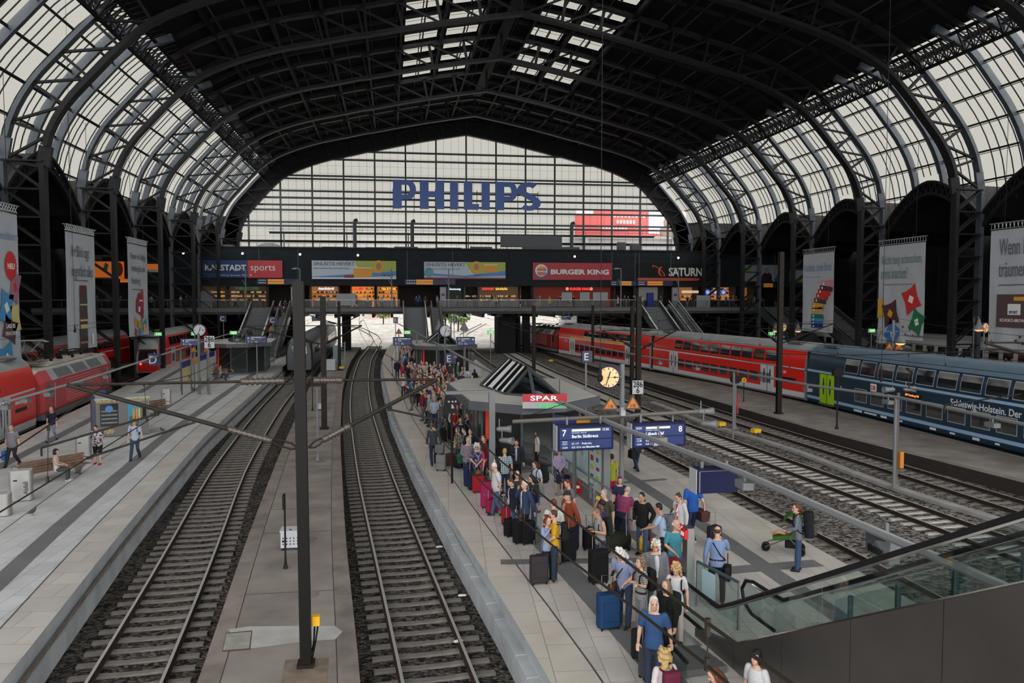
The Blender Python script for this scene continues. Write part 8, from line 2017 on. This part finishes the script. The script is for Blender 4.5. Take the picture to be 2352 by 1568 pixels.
P('woman in a white cardigan over a red floral dress holding a phone',1558,1132,120,PH,'f',('jacket',(206,204,204)),('dress','print_red'),('bun','brown'),H=1.72,inner='print_red')
P('man in a bright blue T-shirt with a brown duffel bag walking away',1589,1099,8,WP,'m',('tee',(28,84,180)),('trousers',(36,56,92)),('short','ash'),shoe=(200,200,200),H=1.84)
P('elderly man in a teal T-shirt carrying a red jacket behind the steel pillar',1553,1194,185,TA,'m',('tee',(66,152,170)),('trousers',(70,100,140)),('fringe','white'),H=1.78)
P('white-haired woman in a grey blazer with a red strap',1506,1243,175,('down','front','stand',0,4,-25),'h',('jacket',(116,116,122)),('trousers',(90,90,96)),('curly','white'),inner=(206,204,210),extra=(('glasses',BLK),('strap',(120,20,40))),H=1.7)
P('old man with bushy white hair bent over his phone, brown leather satchel',1424,1256,135,BD,'m',('tee',(140,150,188)),('trousers',(42,56,84)),('curly','white'),shoe=(40,36,34),extra=(('strap',(60,40,30)),),H=1.8)
P('woman with short ash hair and folded arms in a striped grey T-shirt',1471,1279,105,FO,'f',('tee','stripe_grey'),('trousers',(126,124,128)),('curly','ash'),shoe=(50,36,32),extra=(('belt',BLK),),H=1.72)
P('woman with short blond hair in a white T-shirt and beige trousers by the pillar',1553,1294,150,('down','down','stand',3,24,0),'f',('tee',(205,203,205)),('trousers',(190,180,165)),('curly','blond'),H=1.7)
P('young woman with long brown hair in a black coat beside the escalator',1530,1333,120,ST,'f',('coat',(22,22,25)),('trousers',BLK),('long','ash'),H=1.7)
P('man with long white hair in a blue T-shirt holding a case handle',1502,1371,150,('pull','down','stand',0,6,20),'m',('tee',(46,82,134)),('trousers',(48,56,78)),('long','white'),H=1.78)
P('woman with a mass of blond curls in a white top, foremost at the bottom',1526,1489,10,ST,'f',('tee',(214,200,200)),('trousers',JEANS),('curly','blond'),H=1.68)
P('dark-haired woman with glasses and white blouse before the steel cladding',1737,1493,120,ST,'f',('tee',(206,206,208)),('trousers',BLK),('bob','black'),extra=(('glasses',BLK),),H=1.68)
P('person with reddish brown hair just entering at the bottom edge',1640,1531,90,PH,'f',('tee',(96,84,40)),('trousers',BLK),('long','auburn'),H=1.62)
P('balding man in a light blue shirt with black shoulder bag on the bare right half',1648,1209,-25,('down','face','loose',2,16,0),'m',('long',(120,146,190)),('trousers',(20,20,23)),('fringe','brown'),extra=(('belt',(60,40,30)),('strap',BLK)),H=1.78)
P('woman with ponytail and big rucksack pushing the green pram',1829,1158,60,PU,'f',('long',(110,118,128)),('trousers',(50,76,112)),('pony','auburn'),H=1.76)
P('person in a lime shirt and red shorts behind the poster board',1404,1043,30,ST,'m',('tee',(172,186,40)),('shorts',(186,30,52)),('short','brown'),H=1.75)
P('person in jeans with a black bag walking behind the track 8 board',1462,983,10,WK,'m',('jacket',(40,42,50)),('trousers',(40,56,84)),('short','brown'),H=1.78)
# --- crowded platform, middle distance: individually placed
MID=[(912,826,170,'jacket',(34,40,52),'short','grey','man in a dark green jacket standing alone near the platform edge'),(926,858,150,'tee',(205,203,200),'short','blond','woman in a white shirt with a maroon shoulder bag near the platform edge'),(924,833,120,'long',(180,40,74),'short','black','person in a raspberry jacket near the platform edge'),(936,838,60,'jacket',(38,34,44),'bob','blond','person in a dark aubergine jacket with fair hair beside the raspberry jacket'),(951,843,100,'tee','stripe_blue','short','brown','person in a blue and white striped top in the crowd'),(962,872,10,'vest',(120,116,108),'short','grey','stout man in a grey-beige waistcoat seen from behind'),(947,868,170,'tee',(60,130,190),'bob','brown','person in a sky blue top with dark jacket in the crowd'),(1007,880,140,'tee',(206,44,34),'short','black','person in a bright red polo shirt left of the kiosk roof'),(993,874,0,'tank',(40,44,56),'pony','auburn','woman with red hair and dark pinafore seen from behind'),(1026,897,150,'jacket',(60,64,84),'cap',(34,74,160),'person with a royal blue cap at the kiosk corner'),(1017,904,90,'long',(140,132,120),'curly','grey','grey-curled woman in a patterned beige cardigan by the kiosk corner'),(985,906,120,'tee','stripe_grey','bob','blond','blond woman in a striped blouse in the crowd'),(998,913,160,'tee',(160,186,214),'curly','grey','tall grey-haired man in a pale blue shirt carrying a small bag'),(978,902,110,'jacket',(52,56,74),'curly','ash','person in a slate jacket with ash curls beside the striped blouse'),(968,896,90,'jacket',(132,34,52),'short','brown','person with a crimson rucksack-coloured jacket in the crowd'),(1006,852,60,'long','plaid_red','short','brown','man in a red plaid shirt bending forward left of the kiosk'),(1016,857,150,'tee',(34,36,46),'bald','grey','bald man in black with folded arms left of the kiosk'),(1001,841,20,'tee',(170,176,200),'short','brown','man in a pale lilac shirt behind the plaid shirt'),(979,832,150,'tee',(168,190,170),'curly','white','white-haired woman in a mint green blouse in the crowd'),(988,835,130,'jacket',(60,44,42),'short','brown','person in a brown jacket beside the mint blouse'),(943,813,120,'long',(44,58,64),'short','brown','person in a dark petrol jumper leaning by the grey box'),(969,812,160,'vest',(190,188,190),'cap',(190,30,30),'person with a red cap and white shirt in the crowd'),(981,818,170,'tee',(200,198,196),'short','grey','grey-haired person in a white shirt with dark straps'),(974,815,180,'jacket',(46,60,84),'bun','white','white-haired person in a denim jacket by the far kiosk'),(1040,800,0,'tee',(200,198,196),'short','brown','person in a white shirt left of the large letter E sign'),(1066,800,10,'jacket',(52,62,78),'short','brown','person in a slate jacket walking beyond the letter E sign'),(1083,809,5,'jacket',(122,118,116),'short','grey','grey-haired person in a grey jacket right of the letter E sign'),(1046,862,20,'long',(36,56,150),'short','black','person in a royal blue jacket behind the kiosk roof'),(1058,855,10,'jacket',(40,52,92),'helm','blond','fair-haired person in a navy jacket behind the kiosk roof'),(1075,855,170,'tee',(96,100,130),'curly','white','white-haired woman in a slate blue top behind the kiosk roof'),(1090,848,0,'jacket',(26,26,32),'long','black','person with long black hair seen from behind beyond the kiosk roof'),(957,868,170,'tee',(70,62,58),'short','ash','person in a brown top scratching their head in the crowd'),(995,893,100,'tee',(184,180,184),'short','brown','man in a pale T-shirt looking down left of the kiosk corner'),(1019,874,140,'tee','plaid_blue','short','auburn','person in a checked teal shirt at the kiosk roof corner'),(936,880,110,'jacket',(48,52,60),'short','brown','person in a charcoal jacket bending beside the maroon bag'),(1012,918,110,'long',(90,86,92),'bob','ash','woman in a grey patterned dress beside the tall pale blue shirt'),(1060,925,170,'tee',(40,36,40),'bald','brown','bald man right of the signal head')]
for i,(x,y,fc,k,c,h,hc,l) in enumerate(MID):
 pose=(ST,LO,FR_,PK,HO)[i % 5];b='f' if 'woman' in l or h in ('bob','long','pony','curly') and 'man ' not in l else ('h' if 'stout' in l else 'm')
 P(l,x,y,fc,LE if 'bending' in l else pose,b,(k,c),('trousers',((40,50,74),(34,34,38),(110,104,92),(62,70,90))[i % 4]),(h,hc),H=1.70+.05*(i % 3),vox=.018)
make_people()
# ---- bags, suitcases, prams
cs=case('grey hard suitcase on wheels, lower of the two pulled by the man in dark grey',1013,1081,-20,(128,126,124),.42,.26,.62);p=cs.location
c2=case('smaller grey case strapped on top of the pulled suitcase',Vector((p.x-.05,p.y+.05,0)),0,-20,(104,102,102),.40,.26,.34,handle=False);c2.location.z=.70
CASES=[(1031,1072,10,(84,58,46),.42,.26,.5,True,'brown soft suitcase behind the stacked silver cases'),(1052,1072,0,(40,34,30),.46,.28,.52,True,'dark brown suitcase left of the mauve-grey shirt'),(1018,1016,0,(24,24,28),.36,.25,.66,True,'tall black suitcase behind the man in dark grey'),(1039,1008,0,(26,27,32),.5,.3,.75,True,'large black suitcase below the woman in red'),(1078,1116,20,(30,42,92),.40,.26,.78,True,'tall navy suitcase beside the mauve-grey shirt'),(1086,1124,20,(26,34,62),.36,.24,.60,True,'dark blue suitcase left of the red one'),(1099,1131,5,(178,22,34),.46,.26,.58,True,'bright red soft suitcase of the woman in pink'),(1124,1166,-10,(176,18,84),.60,.30,.86,False,'big glossy magenta suitcase beside the elderly man in white'),(1130,1178,15,(168,24,70),.42,.26,.40,True,'small crimson bag standing before the magenta suitcase'),(1163,1204,10,(170,20,40),.3,.25,.5,True,'red suitcase between the legs of the crowd by the black blazer'),(1173,1231,20,(18,18,20),.40,.30,.48,True,'bulging black bag at the feet of the black blazer'),(1196,1247,10,(16,16,19),.46,.30,.66,True,'upright black suitcase beside the blue blazer'),(1213,1249,5,(19,18,20),.40,.30,.62,True,'second black suitcase behind the trousers of the blue blazer'),(1238,1340,5,(58,52,54),.46,.30,.66,True,'dark grey trolley suitcase of the couple in yellow and pale blue'),(1303,1288,15,(22,24,30),.46,.32,.74,True,'tall black suitcase behind the yellow T-shirt'),(1312,1262,10,(34,40,64),.42,.28,.66,True,'navy suitcase held by the rust orange jacket'),(1355,1262,0,(20,20,22),.42,.27,.56,True,'black cabin case with raised handle left of the pink trousers'),(1374,1338,12,(18,19,21),.48,.34,.78,True,'large black wheeled duffel before the tank top'),(1397,1443,8,(22,64,112),.50,.32,.72,True,'big blue suitcase with raised handle'),(1477,1512,20,(28,28,31),.46,.30,.55,True,'black soft suitcase behind the grey one near the bottom'),(1490,1556,15,(62,66,74),.38,.25,.60,False,'slate grey hard case at the bottom by the blue T-shirt'),(1640,1258,12,(44,42,48),.40,.25,.58,True,'dark suitcase with red lining pulled by the bright blue T-shirt')]
for x,y,rz,c,w,d,h,soft,l in CASES:case(l,x,y,rz,c,w,d,h,soft,'big glossy' not in l or True)
for a in (('black rucksack on the back of the mustard T-shirt','man in a mustard',(24,26,30)),('black and green rucksack of the man in the tank top','young man in a grey tank',(30,34,34),(40,130,50)),('grey rucksack on the light blue polo shirt','man in a light blue polo',(100,106,112)),('huge black rucksack of the woman in cropped jeans','woman with brown hair carrying',(24,25,28),None,.38,.58,.26),('grey rucksack on the navy cardigan','woman with long dark hair in a navy',(128,124,122)),('black rucksack of the woman with the plum sweater','woman in a plum',(28,26,30)),('black rucksack of the woman with folded arms','woman with short ash',(22,23,27)),('black rucksack of the blond woman by the pillar','woman with short blond hair in a white T',(26,26,30)),('tall dark trekking rucksack with pale roll on the woman with the pram','woman with ponytail',(26,28,34),(70,74,62),.40,.66,.26),('maroon rucksack of the woman with blond curls','woman with a mass',(110,30,56)),('dark rucksack of the bearded man in light blue by the vending machines','bearded man in a light blue',(36,40,52)),('black rucksack of the girl in the black coat','young woman with long brown',(24,30,30))):pack_on(*a)
q=bpy.data.objects.get('backpack.008')
for a in (('bright blue plastic bag in the hand of the man in the grey polo','man in a striped grey polo','R',(20,110,200),.36,.40,.16,.1,'plastic_bag'),('green plastic bag hanging before the olive blouse','woman with short brown hair in an olive','L',(20,130,80),.34,.42,.14,.1,'plastic_bag'),('brown leather duffel on the hip of the bright blue T-shirt','man in a bright blue','R',(84,46,40),.58,.30,.26,.3,'duffel_bag',True),('black messenger bag at the hip of the balding man in light blue','balding man in a light','R',(26,27,30),.42,.32,.14,.3,'shoulder_bag',True),('brown leather satchel with papers of the old man with white hair','old man with bushy','R',(96,56,28),.42,.32,.12,.3,'satchel',True),('navy handbag held in front of the floral skirt','woman in a lilac','R',(28,32,48),.36,.30,.14,.1),('small brown handbag of the curly-haired woman in pale blue','curly-haired woman','L',(96,66,46),.26,.22,.1,.1),('brown leather bag hanging beside the mauve-grey shirt','white-haired woman with glasses in a dark','L',(140,84,44),.3,.36,.16,.1),('maroon shoulder bag of the woman in white near the edge','woman in a white shirt with a maroon','L',(108,26,48),.36,.28,.14,.2,'shoulder_bag',True),('red jacket carried by the man in teal','elderly man in a teal','R',(180,26,44),.34,.5,.16,.0,'folded_jacket'),('black bag of the person behind the track 8 board','person in jeans','L',(30,30,34),.4,.34,.2,.2,'shoulder_bag',True)):hand_bag(*a)
for a in (('phone in the hands of the young man in the tank top','young man in a grey tank','R'),('phone held by the woman in the white cardigan','woman in a white cardigan','R',(70,50,40)),('phone held by the old man with bushy white hair','old man with bushy','R'),('phone held by the charcoal suit','man in a charcoal','R'),('phone held by the person in black shorts on the left platform','person in a black and white','R',(20,20,24)),('yellow food wrapper held by the man in olive','grey-haired man in an olive','R',(215,180,60),'food_wrapper',(.12,.06,.1))):phone(*a)
# red and blue bags on the floor by the poster board
p=G(1318,1132,0);r_=thing('carrier_bag','red carrier bag with white print standing under the poster board','bag',(p.x+.1,p.y,0),-.3);mb=MB();mb.extr([(-.2,-.1,0),(.2,-.1,0),(.22,-.1,.4),(-.18,-.1,.44)],(0,.2,0));mb.build('bag',fab((200,24,30),.4),r_);flat(r_,'print',rect(-.1,.2,.12,.3),WHITE,-.1);mb=MB();mb.tube([(-.08,0,.42),(-.05,0,.54),(.06,0,.54),(.1,0,.4)],.01,5);mb.build('handle',fab((200,24,30),.4),r_)
p=G(1306,1124,0);r_=thing('travel_bag','dark blue rucksack lying beside the red carrier bag','bag',(p.x-.1,p.y+.15,0));mb=MB();mb.rbox((0,0,.26),(.36,.26,.52),.1,0,4);o=mb.build('bag',fab((42,40,74)),r_);smooth_by_angle(o,40)
p=G(1414,1262,0);r_=thing('travel_bag','dark olive travel bag on the floor behind the bent old man','bag',(p.x,p.y,0),.4);mb=MB();mb.tube([(-.42,0,.26),(-.36,0,.27),(.36,0,.27),(.42,0,.26)],[.18,.26,.26,.18],14);mb.build('bag',fab((46,46,36)),r_,True);mb=MB();mb.tube([(-.2,-.1,.48),(-.1,0,.62),(.1,0,.62),(.2,-.1,.48)],.014,6);mb.build('handle',BLACK,r_)
p=G(968,845,0);mb=MB();mb.rbox((0,0,.6),(1.1,.7,1.2),.04);solo('storage_box','grey storage box on the crowded platform before the far kiosk','box',mb,GREY,(p.x,p.y,0))
p=G(1092,868,0);mb=MB();mb.rbox((0,0,.55),(1.6,.8,1.1),.05);solo('storage_box','pale grey box behind the near kiosk roof','box',mb,LGREY,(p.x,p.y+3,0));p=G(1072,850,0);mb=MB();mb.box((0,0,1.45),(1.5,.12,.7));mb.bar((-.6,0,0),(-.6,0,1.2),.08);mb.bar((.6,0,0),(.6,0,1.2),.08);solo('notice_board','plain grey back of a sign beyond the near kiosk','sign',mb,GREY,(p.x,p.y,0))
# trolley with instrument cases
p=G(1482,1275,0);r_=thing('luggage_trolley','luggage trolley piled with silvery tubes and coloured bottles beside the white-haired woman','trolley',(p.x,p.y+.2,0),.3);mb=MB();mb.box((0,0,.16),(.62,.9,.04));mb.build('deck',STAIN,r_)
for s in (-.27,.27):mb=MB();mb.tube([(s,.42,.16),(s,.46,1.0),(s*.8,.48,1.06)],.016,6);mb.build('frame_tube',CHROME,r_)
for x,y in ((-.25,-.35),(.25,-.35),(-.25,.35),(.25,.35)):mb=MB();mb.lathe([(.02,-.02),(.07,-.02),(.07,.02),(.02,.02)],12,(x,y,.07),'x');mb.build('wheel',RUBBER,r_)
for i,(x,y,z,rr,hh,c) in enumerate(((-.1,0,.18,.06,.8,(190,190,188)),(.05,.1,.18,.065,.72,(205,205,205)),(.18,-.05,.18,.055,.66,(60,60,64)),(-.2,-.2,.18,.07,.4,(200,160,30)),(.1,-.25,.18,.06,.32,(190,50,40)),(-.05,-.3,.18,.05,.28,(40,90,60)),(.2,.2,.18,.07,.6,(150,150,150)))):
 mb=MB();mb.lathe([(rr*.9,0),(rr,.03),(rr,hh*.8),(rr*.55,hh*.92),(rr*.5,hh)],12);solo('flask',['tall silvery tube at the back of the trolley','pale tube in the middle of the trolley','dark tube at the right of the trolley','yellow canister on the trolley','red canister on the trolley','small green bottle on the trolley','grey tube behind the dark one on the trolley'][i],'container',mb,fab(c,.3),Vector((p.x,p.y+.2,0))+Vector((x*.95-y*.3,y*.95+x*.3,z)),0,'things piled on the trolley',True)
 # green pram with child
p=G(1803,1268,0);r_=thing('pram','green and black three-wheeled pram','pram',(p.x,p.y,0),R(62));PG=fab((62,118,28),.7);mb=MB()
mb.extr([(-.2,.32,.36),(-.2,-.28,.44),(-.2,-.42,.86),(-.2,-.30,.9),(-.2,-.14,.56),(-.2,.34,.46)],(.4,0,0));mb.build('seat',PG,r_);mb=MB();mb.rbox((0,-.36,.70),(.40,.07,.52),.03);mb.build('backrest',PG,r_);mb=MB()
for k in range(8):
 a0,a1=R(20+k*14),R(20+(k+1)*14);c=Vector((0,-.28,.78));r0=.36
 q=[c+Vector((s*.22,r0*math.cos(a),r0*math.sin(a))) for a,s in ((a0,-1),(a1,-1),(a1,1),(a0,1))];mb.add(q+[v*1.0+Vector((0,0,.02)) for v in q],[(0,1,2,3),(7,6,5,4),(0,4,5,1),(2,6,7,3),(1,5,6,2),(3,7,4,0)])
mb.build('hood',PG,r_);mb=MB();mb.rbox((0,-.18,.28),(.36,.38,.2),.05);mb.build('basket',BLACK,r_)
for s in (-.22,.22):mb=MB();mb.tube([(s,.52,.18),(s,-.1,.48),(s,-.45,.95),(s*.9,-.62,1.02)],.016,6);mb.tube([(s,-.1,.48),(s,-.42,.14)],.016,6);mb.build('frame_tube',DGREY,r_)
mb=MB();mb.tube([(-.2,-.62,1.02),(.2,-.62,1.02)],.022,7);mb.build('push_bar',RUBBER,r_)
for x,y in ((-.06,.52),(.06,.52),(-.27,-.42),(-.20,-.42),(.27,-.42),(.20,-.42)):
 mb=MB();mb.lathe([(.105,-.02),(.12,-.015),(.12,.015),(.105,.02),(.085,.02),(.085,-.02)],18,(x,y,.12),'x');w_=mb.build('wheel',RUBBER,r_);mb=MB();mb.lathe([(.02,-.025),(.03,.025)],8,(x,y,.12),'x')
 for k in range(5):a=k*1.2566;mb.bar((x,y,.12),(x,y+.09*math.cos(a),.12+.09*math.sin(a)),.015)
 mb.build('spokes',DGREY,w_)
r2=thing('person','small child lying in the green pram with bare feet','person',r_.location,R(62));mb=MB();mb.tube([(0,-.26,.66),(0,-.16,.60),(0,0,.56)],[.07,.09,.08],10);mb.ell((0,-.31,.80),(.075,.08,.09));mb.tube([(0,-.3,.74),(0,-.26,.66)],.04,8)
for s in (-1,1):mb.tube([(s*.05,0,.55),(s*.07,.18,.58),(s*.06,.34,.50)],[.05,.042,.03],8);mb.tube([(s*.09,-.22,.66),(s*.13,-.1,.62),(s*.1,.02,.63)],[.035,.03,.022],8);mb.tube([(s*.06,.34,.50),(s*.06,.38,.55)],[.025,.018],7)
mb.build('body',mat('skin_fair',SKIN_['fair']),r2,True);mb=MB();mb.tube([(0,-.27,.675),(0,-.16,.61),(0,-.02,.57)],[.08,.10,.095],10);mb.build('romper',fab((190,110,80)),r2,True)
# ---- far travellers: one mesh each, a few pixels tall
def far_meshes():
 out=[];specs=[(ST,'m','jacket','trousers','short'),(WK,'m','long','trousers','short'),(FR_,'f','tee','trousers','bob'),(WK,'f','tee','trousers','long'),(PH,'m','tee','trousers','short'),(ST,'f','coat','trousers','long'),(LO,'h','tee','trousers','short'),(FR_,'f','tee','skirt','bob')]
 bake([(k,p,b,.03) for p,b,t,bo,h in specs for k in ('body',t,bo,'shoeL','shoeR','hair_'+h) if (k,p,b,.03) not in MESHES])
 for p,b,t,bo,h in specs:
  mb=MB()
  for i,k in enumerate(('body',t,bo,'shoeL','shoeR','hair_'+h)):
   me=MESHES[(k,p,b,.03)];mb.cur=(0,1,2,3,3,4)[i];mb.add([v.co for v in me.vertices],[tuple(f.vertices) for f in me.polygons])
  out.append(mb.data('person',[None]*5,True))
 return out
FAR=far_meshes()
TOPS=[('navy',(36,42,66)),('white',(198,196,194)),('black',(26,26,30)),('grey',(120,120,124)),('red',(176,36,40)),('pale blue',(150,172,200)),('olive',(86,88,62)),('beige',(180,168,146)),('brown',(88,62,48)),('pink',(196,120,140)),('teal',(50,118,124)),('purple',(84,58,100)),('royal blue',(40,76,160)),('cream',(206,200,180)),('mustard',(190,146,50)),('charcoal',(58,60,66))]
BOTS=[('blue jeans',(52,72,104)),('black trousers',(24,24,27)),('beige trousers',(150,140,122)),('grey trousers',(96,96,102)),('navy trousers',(34,40,60))]
HRS=['brown','black','blond','grey','white','auburn'];HN={'brown':'brown-haired','black':'dark-haired','blond':'blond','grey':'grey-haired','white':'white-haired','auburn':'red-haired'}
combo={}
def far(x,y,z,where,group,face,rnd):
 used=combo.setdefault(where,set())
 for _ in range(400):
  t,b,h=rnd.randrange(len(TOPS)),rnd.randrange(len(BOTS)),rnd.randrange(6)
  if (t,h,b) not in used:break
 used.add((t,h,b));o=bpy.data.objects.new('person',FAR[rnd.randrange(8)]);C.objects.link(o);o.location=(x,y,z);o.rotation_euler=(0,0,R(face));s=rnd.uniform(.95,1.05);o.scale=(s,s,s)
 for i,m in enumerate((mat('skin_fair',SKIN_['fair']),fab(TOPS[t][1]),fab(BOTS[b][1]),fab((30,28,28),.5),mat('hair_'+HRS[h],HAIRC[HRS[h]],.6,0,.3,60,spec=.25))):o.material_slots[i].link='OBJECT';o.material_slots[i].material=m
 tag(o,'%s person in a %s top and %s %s' % (HN[HRS[h]],TOPS[t][0],BOTS[b][0],where),'person',group);return o
rnd=random.Random(11);spots=[]
def free(x,y,d=.62):return all((x-a)**2+(y-b)**2>d*d for a,b in spots)
for q in PEOPLE:spots.append((q['obj'].location.x,q['obj'].location.y))
n=0
while n<150:
 y=rnd.uniform(41,108);e=interp(E_L,y);x=e+2.0+abs(rnd.gauss(0,1.7));y_=y
 if x>e+6.3 or (44>y and x>e+3.6) or (70.5<y<84.5 and x>1.4) or (y>102 and x>.5) or not free(x,y) :continue
 spots.append((x,y));far(x,y,0,'in the platform edge crowd','waiting crowd on the platform',rnd.uniform(60,260),rnd);n+=1
n=0
while n<60:
 x=rnd.uniform(-44,58);y=rnd.uniform(116.2,122.5)
 if any(a-1.4<x<b+1.4 for a,b in ((-19,-10),)) and y<117.5 or not free(x,y,.9):continue
 spots.append((x,y));far(x,y,5.9,'on the concourse bridge','passers-by on the bridge',rnd.uniform(0,360),rnd);n+=1
n=0
while n<42:
 y=rnd.uniform(42,92);x=rnd.uniform(49,57)
 if not free(x,y,.7) or (50<x<54 and y>76):continue
 spots.append((x,y));far(x,y,0,'on the far right platform','waiting crowd on the far right platform',rnd.uniform(0,360),rnd);n+=1
es=next(o for o in bpy.data.objects if o.get('label','').startswith('escalator with bright metal balustrades beside the left'))
for i,(t,f_off) in enumerate(((.22,-.3),(.26,.3),(.12,.25))):
 y=115-14*t;far(es.location.x+f_off,y,5.9*(1-t)+.1,'riding the left escalator','people on the left escalator',0,rnd)
 # ================================================================= lettering becomes plain meshes
fonts=[o for o in bpy.data.objects if o.type=='FONT']
dg=bpy.context.evaluated_depsgraph_get();conv=[]
for o in fonts:conv.append((o,bpy.data.meshes.new_from_object(o.evaluated_get(dg))))
for o,me in conv:
 n=bpy.data.objects.new('tmp',me);C.objects.link(n);n.parent=o.parent
 n.location=o.location;n.rotation_euler=o.rotation_euler;n.scale=o.scale
 nm=o.name.split('.')[0];bpy.data.objects.remove(o);n.name=nm
